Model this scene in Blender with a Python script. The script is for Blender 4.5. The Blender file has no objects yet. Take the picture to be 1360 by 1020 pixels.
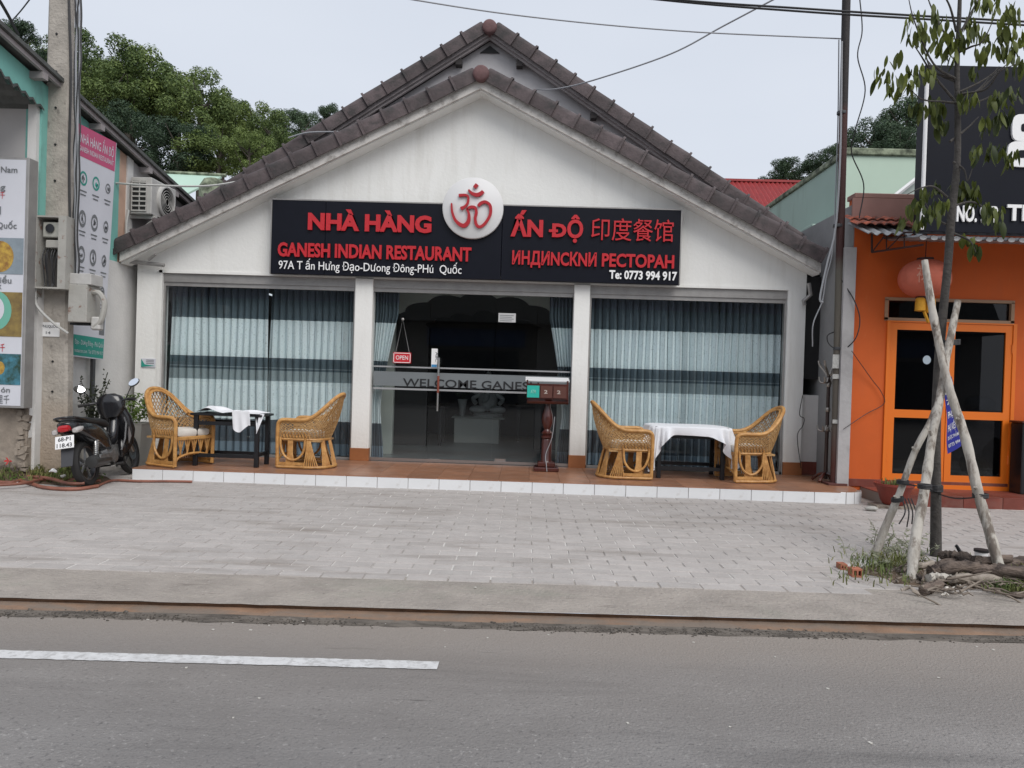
import bpy, math, random
from mathutils import Vector, Matrix
PI = math.pi
scn = bpy.context.scene
COL = scn.collection
rnd = random.Random(7)

# ------------------------------------------------------------------ camera, world, sun, exposure
F, CX, CY, CAMZ = 990.0, 680.0, 510.0, 1.5
CAMR = Matrix.Rotation(math.radians(1.2), 3, 'Z') @ Matrix.Rotation(PI/2 + math.radians(-.58), 3, 'X') @ Matrix.Rotation(.031, 3, 'Z')
cd = bpy.data.cameras.new('camera'); cam = bpy.data.objects.new('camera', cd); COL.objects.link(cam)
cam.matrix_world = Matrix.Translation((0, 0, CAMZ)) @ CAMR.to_4x4()
cd.sensor_width = 36; cd.lens = F / 1360 * 36; cd.clip_start = .05; cd.clip_end = 2000
scn.camera = cam

SUN_EL, SUN_AZ = math.radians(48), math.radians(150)
W = bpy.data.worlds.new('World'); scn.world = W; W.use_nodes = True
nt = W.node_tree; nt.nodes.clear()
wo = nt.nodes.new('ShaderNodeOutputWorld'); bg = nt.nodes.new('ShaderNodeBackground')
sky = nt.nodes.new('ShaderNodeTexSky'); sky.sky_type = 'NISHITA'; sky.sun_disc = False
sky.sun_elevation = SUN_EL; sky.sun_rotation = SUN_AZ; sky.dust_density = 4; sky.air_density = 1.2
mx = nt.nodes.new('ShaderNodeMix'); mx.data_type = 'RGBA'; mx.inputs[0].default_value = .9
# cloud layer: pale, faintly uneven grey
tc = nt.nodes.new('ShaderNodeTexCoord'); mp = nt.nodes.new('ShaderNodeMapping'); mp.inputs['Scale'].default_value = (1, 1, 3)
nz = nt.nodes.new('ShaderNodeTexNoise'); nz.inputs['Scale'].default_value = 1.6; nz.inputs['Detail'].default_value = 4
cr = nt.nodes.new('ShaderNodeMix'); cr.data_type = 'RGBA'
cr.inputs[6].default_value = (4.75, 5.12, 5.8, 1); cr.inputs[7].default_value = (5.8, 6.1, 6.65, 1)
nt.links.new(tc.outputs['Generated'], mp.inputs[0]); nt.links.new(mp.outputs[0], nz.inputs['Vector'])
nt.links.new(nz.outputs[0], cr.inputs[0])
nt.links.new(sky.outputs[0], mx.inputs[6]); nt.links.new(cr.outputs[2], mx.inputs[7])
nt.links.new(mx.outputs[2], bg.inputs[0]); bg.inputs[1].default_value = .1
nt.links.new(bg.outputs[0], wo.inputs[0])
sl = bpy.data.lights.new('sun', 'SUN'); sl.energy = 1.5; sl.angle = math.radians(40); sl.color = (1, .97, .93)
so = bpy.data.objects.new('sun', sl); COL.objects.link(so)
# sun behind and above the photographer
sd = Vector((math.sin(SUN_AZ)*math.cos(SUN_EL), math.cos(SUN_AZ)*math.cos(SUN_EL), math.sin(SUN_EL)))
so.rotation_euler = sd.to_track_quat('Z', 'Y').to_euler()
scn.view_settings.view_transform = 'Standard'; scn.view_settings.look = 'None'
scn.view_settings.gamma = 1; scn.view_settings.exposure = 0.5
scn.view_settings.use_curve_mapping = False
scn.render.engine = 'CYCLES'
scn.cycles.max_bounces = 6; scn.cycles.transparent_max_bounces = 16; scn.cycles.use_denoising = True

# ------------------------------------------------------------------ measuring the place from the photograph
def ray(px, py): return CAMR @ Vector(((px-CX)/F, -(py-CY)/F, -1.0))
def P(px, py, Y):
    d = ray(px, py); t = Y/d.y; return Vector((d.x*t, Y, CAMZ+d.z*t))
def PX(px, py, X):
    d = ray(px, py); t = X/d.x; return Vector((X, d.y*t, CAMZ+d.z*t))
def PZ(px, py, Z):
    d = ray(px, py); t = (Z-CAMZ)/d.z; return Vector((d.x*t, d.y*t, Z))
def rectY(px0, py0, px1, py1, Y):
    """real rectangle on a frontal plane: x0,z0,x1,z1"""
    a, b, c, d = P(px0, py0, Y), P(px1, py0, Y), P(px0, py1, Y), P(px1, py1, Y)
    return ((a.x+c.x)/2, (c.z+d.z)/2, (b.x+d.x)/2, (a.z+b.z)/2)

# ------------------------------------------------------------------ materials
MATS = {}
def mat(name, col, rough=.7, var=.0, scale=6.0, col2=None, bump=0.0, bscale=None, metal=0.0, spec=.5, rand=0.0,
        coat=0.0, stretch=(1, 1, 1), trans=0.0, detail=5, thr=None, alpha=None):
    m = bpy.data.materials.new(name); m.use_nodes = True; MATS[name] = m
    t = m.node_tree; N = t.nodes; L = t.links; b = N['Principled BSDF']
    b.inputs['Roughness'].default_value = rough; b.inputs['Metallic'].default_value = metal
    b.inputs['Specular IOR Level'].default_value = spec
    if coat: b.inputs['Coat Weight'].default_value = coat
    if trans: b.inputs['Transmission Weight'].default_value = trans
    c = (*col, 1)
    cd2 = (*(col2 if col2 else [max(0, x*(1-var)) for x in col]), 1)
    src = None
    if var or col2 or bump or rand:
        g = N.new('ShaderNodeTexCoord'); mp = N.new('ShaderNodeMapping'); mp.inputs['Scale'].default_value = stretch
        L.new(g.outputs['Object'], mp.inputs[0])
        if rand:
            oi = N.new('ShaderNodeObjectInfo'); cb = N.new('ShaderNodeVectorMath'); cb.operation = 'SCALE'; cb.inputs[3].default_value = 37
            ad = N.new('ShaderNodeVectorMath'); ad.operation = 'ADD'
            cx_ = N.new('ShaderNodeCombineXYZ'); L.new(oi.outputs['Random'], cx_.inputs[0]); L.new(oi.outputs['Random'], cx_.inputs[1])
            L.new(cx_.outputs[0], cb.inputs[0]); L.new(mp.outputs[0], ad.inputs[0]); L.new(cb.outputs[0], ad.inputs[1]); vec = ad.outputs[0]
        else: vec = mp.outputs[0]
        n = N.new('ShaderNodeTexNoise'); n.inputs['Scale'].default_value = scale; n.inputs['Detail'].default_value = detail
        n.inputs['Roughness'].default_value = .62
        L.new(vec, n.inputs['Vector'])
        r = N.new('ShaderNodeMapRange'); lo, hi = thr if thr else (.36, .64)
        r.inputs['From Min'].default_value = lo; r.inputs['From Max'].default_value = hi
        L.new(n.outputs[0], r.inputs['Value'])
        k = N.new('ShaderNodeMix'); k.data_type = 'RGBA'; k.inputs[6].default_value = c; k.inputs[7].default_value = cd2
        L.new(r.outputs[0], k.inputs[0]); src = k.outputs[2]
        if rand:
            mr = N.new('ShaderNodeMapRange'); mr.inputs['To Min'].default_value = 1-rand; mr.inputs['To Max'].default_value = 1+rand
            L.new(oi.outputs['Random'], mr.inputs['Value'])
            vm = N.new('ShaderNodeVectorMath'); vm.operation = 'SCALE'; L.new(src, vm.inputs[0]); L.new(mr.outputs[0], vm.inputs[3]); src = vm.outputs[0]
        L.new(src, b.inputs['Base Color'])
        if bump:
            n2 = N.new('ShaderNodeTexNoise'); n2.inputs['Scale'].default_value = bscale or scale*4; n2.inputs['Detail'].default_value = 6
            L.new(vec, n2.inputs['Vector'])
            bp = N.new('ShaderNodeBump'); bp.inputs['Strength'].default_value = bump; bp.inputs['Distance'].default_value = .02
            L.new(n2.outputs[0], bp.inputs['Height']); L.new(bp.outputs[0], b.inputs['Normal'])
    else: b.inputs['Base Color'].default_value = c
    return m
def layer(m, col, scale, lo, hi, stretch=(1, 1, 1), detail=6, coord='Object', amt=1.0, seed=0.0):
    """another noise-shaped patch of colour over what feeds Base Color"""
    t = m.node_tree; N = t.nodes; L = t.links; b = N['Principled BSDF']
    inp = b.inputs['Base Color']
    g = N.new('ShaderNodeTexCoord'); mp = N.new('ShaderNodeMapping'); mp.inputs['Scale'].default_value = stretch
    mp.inputs['Location'].default_value = (seed, seed*.7, seed*1.3)
    if coord == 'World': g = N.new('ShaderNodeNewGeometry'); coord = 'Position'
    L.new(g.outputs[coord], mp.inputs[0]); n = N.new('ShaderNodeTexNoise'); n.inputs['Scale'].default_value = scale; n.inputs['Detail'].default_value = detail
    n.inputs['Roughness'].default_value = .65
    L.new(mp.outputs[0], n.inputs['Vector'])
    r = N.new('ShaderNodeMapRange'); r.inputs['From Min'].default_value = lo; r.inputs['From Max'].default_value = hi; r.inputs['To Max'].default_value = amt
    L.new(n.outputs[0], r.inputs['Value'])
    k = N.new('ShaderNodeMix'); k.data_type = 'RGBA'; k.inputs[7].default_value = (*col, 1)
    if inp.is_linked: L.new(inp.links[0].from_socket, k.inputs[6])
    else: k.inputs[6].default_value = inp.default_value
    L.new(r.outputs[0], k.inputs[0]); L.new(k.outputs[2], inp)
    return m
def axis_band(m, axis, stops, interp='LINEAR', wob=0.0, wscale=3.0, over=None):
    """colour by position along an object axis: stops [(pos, col)], pos in metres; over: list of (pos, alpha) to lay one colour over"""
    t = m.node_tree; N = t.nodes; L = t.links; b = N['Principled BSDF']; inp = b.inputs['Base Color']
    g = N.new('ShaderNodeTexCoord'); s = N.new('ShaderNodeSeparateXYZ'); L.new(g.outputs['Object'], s.inputs[0])
    v = s.outputs[axis]
    if wob:
        n = N.new('ShaderNodeTexNoise'); n.inputs['Scale'].default_value = wscale; n.inputs['Detail'].default_value = 6; L.new(g.outputs['Object'], n.inputs['Vector'])
        ma = N.new('ShaderNodeMath'); ma.operation = 'MULTIPLY_ADD'; ma.inputs[1].default_value = wob; L.new(n.outputs[0], ma.inputs[0]); L.new(v, ma.inputs[2])
        mb = N.new('ShaderNodeMath'); mb.operation = 'SUBTRACT'; mb.inputs[1].default_value = wob/2; L.new(ma.outputs[0], mb.inputs[0]); v = mb.outputs[0]
    ps = [p for p, _ in stops]; lo, hi = min(ps), max(ps)
    r = N.new('ShaderNodeMapRange'); r.inputs['From Min'].default_value = lo; r.inputs['From Max'].default_value = hi; L.new(v, r.inputs['Value'])
    c = N.new('ShaderNodeValToRGB'); c.color_ramp.interpolation = interp
    el = c.color_ramp.elements
    while len(el) < len(stops): el.new(.5)
    for e, (p, cc) in zip(el, sorted(stops)):
        e.position = (p-lo)/(hi-lo)
    for e, (p, cc) in zip(el, sorted(stops)):
        e.color = (cc, cc, cc, 1) if over else (*cc, 1)
    L.new(r.outputs[0], c.inputs[0])
    if over:
        k = N.new('ShaderNodeMix'); k.data_type = 'RGBA'; k.inputs[7].default_value = (*over, 1)
        if inp.is_linked: L.new(inp.links[0].from_socket, k.inputs[6])
        else: k.inputs[6].default_value = inp.default_value
        L.new(c.outputs[0], k.inputs[0]); L.new(k.outputs[2], inp)
    else: L.new(c.outputs[0], inp)
    return m

white = mat('white_paint', (.80, .80, .775), .8, .04, 1.2, bump=.18, bscale=22)
layer(white, (.52, .50, .45), 1.8, .50, .8, (2.6, 1.5, .28), amt=.42); layer(white, (.5, .47, .42), 9, .66, .8, (1.5, 1.5, .3), amt=.4, seed=4)
axis_band(white, 2, [(0, .45), (.42, .12), (.7, 0)], wob=.35, over=(.5, .44, .37))
white2 = mat('white_render_low', (.68, .67, .65), .8, .1, 2, bump=.2, bscale=25)
fasc = mat('weathered_fascia', (.60, .58, .55), .8, bump=.3, bscale=40); layer(fasc, (.22, .2, .18), 7, .5, .68, (1, 1, 1), amt=.7)
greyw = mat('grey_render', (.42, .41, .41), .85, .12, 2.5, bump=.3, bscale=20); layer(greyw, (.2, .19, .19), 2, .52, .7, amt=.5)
greyfasc = mat('grey_fascia', (.34, .31, .31), .8, .2, 4)
tilem = mat('roof_tile_clay', (.098, .076, .078), .75, .35, 5, bump=.35, bscale=35, rand=.22); layer(tilem, (.035, .033, .033), 4, .48, .66, (1, 1, 1.6), amt=.85, coord='World')
tiledisc = mat('roof_disc', (.15, .078, .078), .75, .3, 9, bump=.2)
turq = mat('turquoise_paint', (.22, .52, .46), .75, .12, 1.5, bump=.15); layer(turq, (.12, .2, .18), 2, .55, .75, (1, 1, .4), amt=.6)
ltur = mat('pale_turquoise', (.40, .60, .60), .75, .12, 2)
peach = mat('peach_paint', (.60, .40, .30), .8, .15, 3)
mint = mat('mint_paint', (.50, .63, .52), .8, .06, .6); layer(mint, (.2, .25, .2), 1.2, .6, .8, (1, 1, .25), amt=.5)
mint2 = mat('mint_shaded', (.36, .48, .42), .8, .08, .6); layer(mint2, (.1, .13, .1), 2.0, .55, .8, (1, 1, .12), amt=.6)  # mint darkened so the paint carries the shade of the side wall
mould = mat('mould_edge', (.30, .34, .24), .9, col2=(.05, .06, .04), scale=5, bump=.3)
conc = mat('pole_concrete', (.43, .395, .35), .9, .25, 5, bump=.6, bscale=28); layer(conc, (.12, .11, .10), 9, .58, .7, (1, 1, .6), amt=.6)
axis_band(conc, 2, [(0, .8), (.9, .35), (1.2, 0)], wob=.5, over=(.30, .22, .15))
plinth = mat('stained_plinth', (.33, .28, .23), .9, .35, 4, bump=.6, bscale=14); layer(plinth, (.07, .05, .04), 2.5, .5, .62, amt=.9)
black = mat('black_gloss', (.012, .013, .017), .3)
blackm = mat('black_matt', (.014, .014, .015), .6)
signm = mat('sign_panel_black', (.007, .008, .014), .35, spec=.18, bump=.03, bscale=1.5, var=.1)
red = mat('letter_red', (.50, .014, .022), .35)
redl = mat('om_red', (.40, .010, .018), .35)
whitep = mat('white_plastic', (.80, .80, .80), .4)
lett = mat('white_letter', (.85, .85, .85), .5)
steel = mat('brushed_steel', (.55, .55, .54), .3, metal=1)
alu = mat('grey_aluminium', (.35, .34, .33), .45, .15, 6, metal=.4)
dalu = mat('dark_frame', (.05, .05, .055), .4)
wood = mat('turned_wood', (.085, .018, .012), .3, col2=(.04, .01, .008), scale=10, stretch=(1, 1, .2), coat=.4)
rattan = mat('rattan', (.56, .31, .105), .45, col2=(.38, .18, .05), scale=14, bump=.25, bscale=60, rand=.1)
rattand = mat('rattan_weave', (.54, .34, .15), .6, col2=(.34, .19, .07), scale=30, rand=.1)
cush = mat('cushion_white', (.68, .64, .58), .9, .12, 6, bump=.2)
cloth = mat('table_cloth', (.78, .79, .82), .9, .04, 5, bump=.15, bscale=30)
blackw = mat('black_wood', (.010, .011, .014), .4, bump=.05, var=.2)
terra = mat('porch_tile', (.34, .165, .095), .35, .25, 3, rand=.12, bump=.03); layer(terra, (.33, .27, .22), 3.0, .5, .75, amt=.5)
joint = mat('tile_joint', (.25, .2, .17), .9)
whitet = mat('white_tile', (.76, .77, .78), .25, .04, 3, rand=.03); layer(whitet, (.45, .42, .38), 6, .6, .8, amt=.5)
redt = mat('red_tile', (.19, .045, .03), .5, .25, 3, rand=.12); layer(redt, (.25, .17, .14), 3, .5, .75, amt=.5)
orange = mat('orange_paint', (.60, .105, .010), .7, .10, 1.3, bump=.12); layer(orange, (.52, .10, .02), 2.5, .5, .75, (1.5, 1, .5), amt=.6); layer(orange, (.60, .20, .06), 14, .62, .75, (1, 1, .4), amt=.35, seed=3)
orframe = mat('orange_frame', (.74, .17, .012), .4)
pinkw = mat('dusty_pink_wall', (.36, .20, .17), .85, .15, 2)
oldtile = mat('orange_old_tile', (.42, .10, .05), .8, col2=(.12, .06, .05), scale=9, rand=.25)
redroof = mat('red_metal_roof', (.32, .035, .035), .6, .2, 3)
darkroof = mat('fibro_roof', (.11, .115, .11), .85, .4, 5, bump=.4)
corr = mat('galvanised_sheet', (.42, .43, .44), .45, .3, 8, metal=.3)
asph = mat('asphalt', (.242, .230, .222), .85, .20, 1.2, bump=.65, bscale=70, detail=8)
layer(asph, (.40, .385, .37), 42, .60, .70, amt=.65, detail=3); layer(asph, (.07, .068, .07), 38, .57, .72, amt=.75, seed=3, detail=3); layer(asph, (.15, .142, .138), .5, .45, .65, (.3, 1.6, 1), amt=.6, seed=12); layer(asph, (.045, .045, .045), 2.2, .675, .70, (.25, 4, 1), amt=.8, seed=31)
layer(asph, (.08, .077, .077), 1.4, .56, .74, (.25, 2.2, 1), amt=.5, seed=8)
layer(asph, (.04, .04, .04), 5, .68, .75, (.35, 3, 1), amt=.8, seed=5)
axis_band(asph, 1, [(3.0, 0), (3.9, .3), (4.35, .75), (4.7, .95)], wob=.5, wscale=1.2, over=(.27, .235, .205))
paint = mat('road_paint', (.62, .62, .62), .7, .12, 12, bump=.3); layer(paint, (.24, .23, .22), 26, .50, .62, amt=.4, detail=3); layer(paint, (.4, .39, .38), 3, .5, .7, (1, 1, 1), amt=.4)
kerbm = mat('kerb_concrete', (.35, .312, .278), .9, .22, 2.5, bump=.9, bscale=34)
layer(kerbm, (.50, .46, .41), 34, .6, .72, amt=.5, detail=3, seed=2); layer(kerbm, (.12, .10, .09), 26, .62, .76, amt=.6, detail=3, seed=6)
layer(kerbm, (.40, .36, .31), 5, .5, .75, (.6, 2, 1), amt=.5); layer(kerbm, (.13, .11, .095), 4, .62, .72, (.5, 2.5, 1), amt=.6, seed=4)
layer(kerbm, (.20, .22, .17), 1.5, .55, .7, (.5, 1, 1), amt=.4, seed=9)
ledge = mat('clay_ledge', (.27, .165, .105), .95, .3, 5, bump=.6, bscale=20); layer(ledge, (.17, .14, .115), 3, .40, .58, (.5, 2, 1), amt=.9)
ledge2 = mat('gutter_dirt', (.155, .135, .115), .95, col2=(.07, .06, .05), scale=9, bump=.7, bscale=30, stretch=(.6, 2, 1))
kface = mat('kerb_shadowed_soil', (.15, .085, .05), .95, .4, 6, bump=.5)  # brown toned down, the shadow line of the kerb drop is in this colour
pave = mat('paver_concrete', (.43, .40, .38), .85, .12, 5, bump=.4, bscale=40, rand=.07)
for m_ in (pave,):
    layer(m_, (.46, .45, .43), 5, .5, .75, (.5, 2.6, 1), amt=.45, coord='World'); layer(m_, (.16, .145, .135), 30, .60, .74, (.6, 1, 1), amt=.4, coord='World', detail=3, seed=3); layer(m_, (.20, .17, .145), 1.6, .52, .72, (.45, 2.2, 1), amt=.65, seed=6, coord='World')
bed = mat('paver_bed', (.60, .58, .55), .95, .1, 4, bump=.3); layer(bed, (.24, .22, .20), 1.3, .46, .54, (1, 1.4, 1), amt=.85)
soil = mat('soil', (.13, .09, .06), .95, .4, 6, bump=.8, bscale=18)
rust = mat('rusty_post', (.10, .045, .035), .75, .4, 8, bump=.3)
axis_band(rust, 2, [(-10, (.09, .03, .025)), (.4, (.09, .03, .025)), (1.0, (.10, .085, .07)), (3.1, (.11, .1, .08)), (3.3, (.05, .018, .016)), (5.3, (.055, .018, .016)), (5.35, (.022, .018, .018)), (8, (.02, .016, .017))])
wire = mat('cable_black', (.02, .02, .022), .6)
wireg = mat('cable_grey', (.30, .31, .33), .6)
pvc = mat('pvc_pipe', (.46, .46, .44), .5)
bark = mat('young_bark', (.075, .068, .062), .9, .4, 12, bump=.6, bscale=40)
whbark = mat('whitewashed_pole', (.50, .47, .42), .9, bump=.6, bscale=25, var=.1, stretch=(1, 1, .35), scale=5)
layer(whbark, (.13, .10, .08), 11, .50, .60, (1, 1, .3), amt=.85); layer(whbark, (.20, .17, .14), 4, .5, .6, (1, 1, .4), amt=.6, seed=5)
logm = mat('dead_log', (.17, .13, .105), .9, col2=(.05, .038, .033), scale=11, bump=1.0, bscale=50, rand=.35, stretch=(.35, 1.6, 1.6))
loglt = mat('pale_log', (.38, .33, .28), .9, col2=(.2, .17, .14), scale=8, bump=.5)
trunkm = mat('tree_trunk', (.10, .085, .07), .9, .3, 6)
rubber = mat('tyre_rubber', (.022, .021, .021), .75, bump=.2, var=.2)
scblack = mat('scooter_black', (.012, .012, .014), .22, coat=.5)
scgrey = mat('scooter_grey', (.045, .045, .05), .45)
seatm = mat('seat_vinyl', (.016, .016, .017), .55, bump=.1, var=.1)
engm = mat('engine_metal', (.22, .22, .22), .45, .4, 20, metal=.6)
taill = mat('tail_lens', (.42, .01, .015), .15, coat=.6)
clearl = mat('clear_lens', (.45, .43, .42), .12, coat=.5)
mirrg = mat('mirror_glass', (.85, .88, .92), .03, metal=1)
hose = mat('hose_red', (.27, .105, .07), .6, .35, 6, rand=.1)
potm = mat('pot_red', (.22, .035, .022), .6, .2, 5)
potw = mat('planter_pale', (.42, .41, .38), .8, .15, 4)
brickm = mat('hollow_brick', (.42, .15, .09), .9, .25, 9, bump=.3)
lantm = mat('lantern_silk', (.55, .135, .08), .7, .15, 6)
gold = mat('tassel_yellow', (.55, .27, .015), .8, .2, 30)
blueb = mat('banner_blue', (.03, .035, .32), .7, .1, 5)
magenta = mat('poster_magenta', (.50, .07, .17), .5)
posterw = mat('poster_white', (.62, .63, .68), .5, .05, 2)
postg = mat('poster_green', (.02, .28, .22), .5)
teal = mat('teal_tag', (.02, .42, .34), .5)
sketch = mat('print_grey', (.16, .17, .18), .6)
foodY = mat('print_food_yellow', (.55, .36, .06), .5, col2=(.25, .12, .03), scale=14)
foodB = mat('print_food_blue', (.06, .22, .30), .5, col2=(.02, .05, .03), scale=9)
foodG = mat('print_food_green', (.15, .42, .32), .5)
foodO = mat('print_food_ochre', (.28, .20, .06), .5, col2=(.15, .1, .04), scale=8)
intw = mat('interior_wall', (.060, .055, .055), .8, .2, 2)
intf = mat('interior_floor', (.20, .22, .23), .3, .15, 1.5)
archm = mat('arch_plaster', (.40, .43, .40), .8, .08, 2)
statm = mat('statue_plaster', (.42, .44, .44), .6, .2, 12)
frost = mat('frosted_film', (.16, .18, .19), .7)
blt = mat('film_letter', (.012, .013, .015), .5)
grassm = mat('grass_blades', (.085, .13, .035), .8, col2=(.19, .18, .06), scale=3, rand=.2)
litter = mat('litter_mix', (.30, .25, .2), .9, col2=(.08, .06, .05), scale=25)
def leafmat(name, c1, c2, scale=.6, transl=.25):
    m = bpy.data.materials.new(name); m.use_nodes = True; t = m.node_tree; N = t.nodes; L = t.links
    b = N['Principled BSDF']; b.inputs['Roughness'].default_value = .55; b.inputs['Specular IOR Level'].default_value = .3
    g = N.new('ShaderNodeNewGeometry'); k = N.new('ShaderNodeMix'); k.data_type = 'RGBA'
    k.inputs[6].default_value = (*c1, 1); k.inputs[7].default_value = (*c2, 1)
    tc = N.new('ShaderNodeTexCoord'); n = N.new('ShaderNodeTexNoise'); n.inputs['Scale'].default_value = scale; L.new(tc.outputs['Object'], n.inputs['Vector'])
    oi = N.new('ShaderNodeObjectInfo')
    a = N.new('ShaderNodeMath'); a.operation = 'ADD'; L.new(g.outputs['Random Per Island'], a.inputs[0]); L.new(n.outputs[0], a.inputs[1])
    a2 = N.new('ShaderNodeMath'); a2.operation = 'ADD'; L.new(a.outputs[0], a2.inputs[0]); L.new(oi.outputs['Random'], a2.inputs[1])
    r = N.new('ShaderNodeMapRange'); r.inputs['From Min'].default_value = .7; r.inputs['From Max'].default_value = 2.2; L.new(a2.outputs[0], r.inputs['Value'])
    L.new(r.outputs[0], k.inputs[0]); L.new(k.outputs[2], b.inputs['Base Color'])
    tr = N.new('ShaderNodeBsdfTranslucent'); L.new(k.outputs[2], tr.inputs[0]); ms = N.new('ShaderNodeMixShader'); ms.inputs[0].default_value = transl
    L.new(b.outputs[0], ms.inputs[1]); L.new(tr.outputs[0], ms.inputs[2]); L.new(ms.outputs[0], N['Material Output'].inputs[0])
    return m
leafbg = leafmat('forest_leaves', (.050, .090, .034), (.205, .27, .08))
leafbg2 = leafmat('forest_leaves_dark', (.034, .062, .036), (.10, .15, .08))
leafy = leafmat('young_tree_leaves', (.030, .045, .014), (.17, .20, .035), 2)
leafp = leafmat('potted_leaves', (.05, .10, .02), (.14, .20, .04), 3)
leafd = leafmat('dark_leaves', (.02, .025, .015), (.05, .06, .03), 3)
# window glass: thin sheet, mirror-like by its angle, otherwise see-through
glass = bpy.data.materials.new('window_glass'); glass.use_nodes = True; t = glass.node_tree; t.nodes.remove(t.nodes['Principled BSDF'])
lw = t.nodes.new('ShaderNodeLayerWeight'); lw.inputs[0].default_value = .5; pw = t.nodes.new('ShaderNodeMath'); pw.operation = 'POWER'; pw.inputs[1].default_value = 5; t.links.new(lw.outputs['Facing'], pw.inputs[0]); fr = t.nodes.new('ShaderNodeMath'); fr.operation = 'MULTIPLY_ADD'; fr.inputs[1].default_value = .95; fr.inputs[2].default_value = .035; t.links.new(pw.outputs[0], fr.inputs[0]); tb = t.nodes.new('ShaderNodeBsdfTransparent'); tb.inputs[0].default_value = (.95, .97, .97, 1)
gb = t.nodes.new('ShaderNodeBsdfGlossy'); gb.inputs['Roughness'].default_value = .01; ms = t.nodes.new('ShaderNodeMixShader')
t.links.new(fr.outputs[0], ms.inputs[0]); t.links.new(tb.outputs[0], ms.inputs[1]); t.links.new(gb.outputs[0], ms.inputs[2]); t.links.new(ms.outputs[0], t.nodes['Material Output'].inputs[0])
dglass = glass.copy(); dglass.name = 'dark_glass'
for n_ in dglass.node_tree.nodes:
    if n_.type == 'BSDF_TRANSPARENT': n_.inputs[0].default_value = (.35, .37, .4, 1)
# curtain cloth: woven bands of its own colours by height
curt = mat('curtain_cloth', (.3, .3, .3), .8)
LT, DK, MD = (.76, .83, .85), (.10, .135, .16), (.31, .365, .385)
axis_band(curt, 2, [(0.0, (.20, .26, .32)), (.34, (.085, .105, .13)), (.70, LT), (1.235, (.84, .9, .9)), (1.25, LT), (1.31, MD), (1.47, DK), (1.505, MD), (1.52, DK), (1.67, LT), (2.27, DK), (2.58, (.10, .12, .16)), (3.0, DK)], 'CONSTANT')
layer(curt, (.16, .2, .22), 34, .56, .64, (1, 1, 1), amt=.35)

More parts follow.
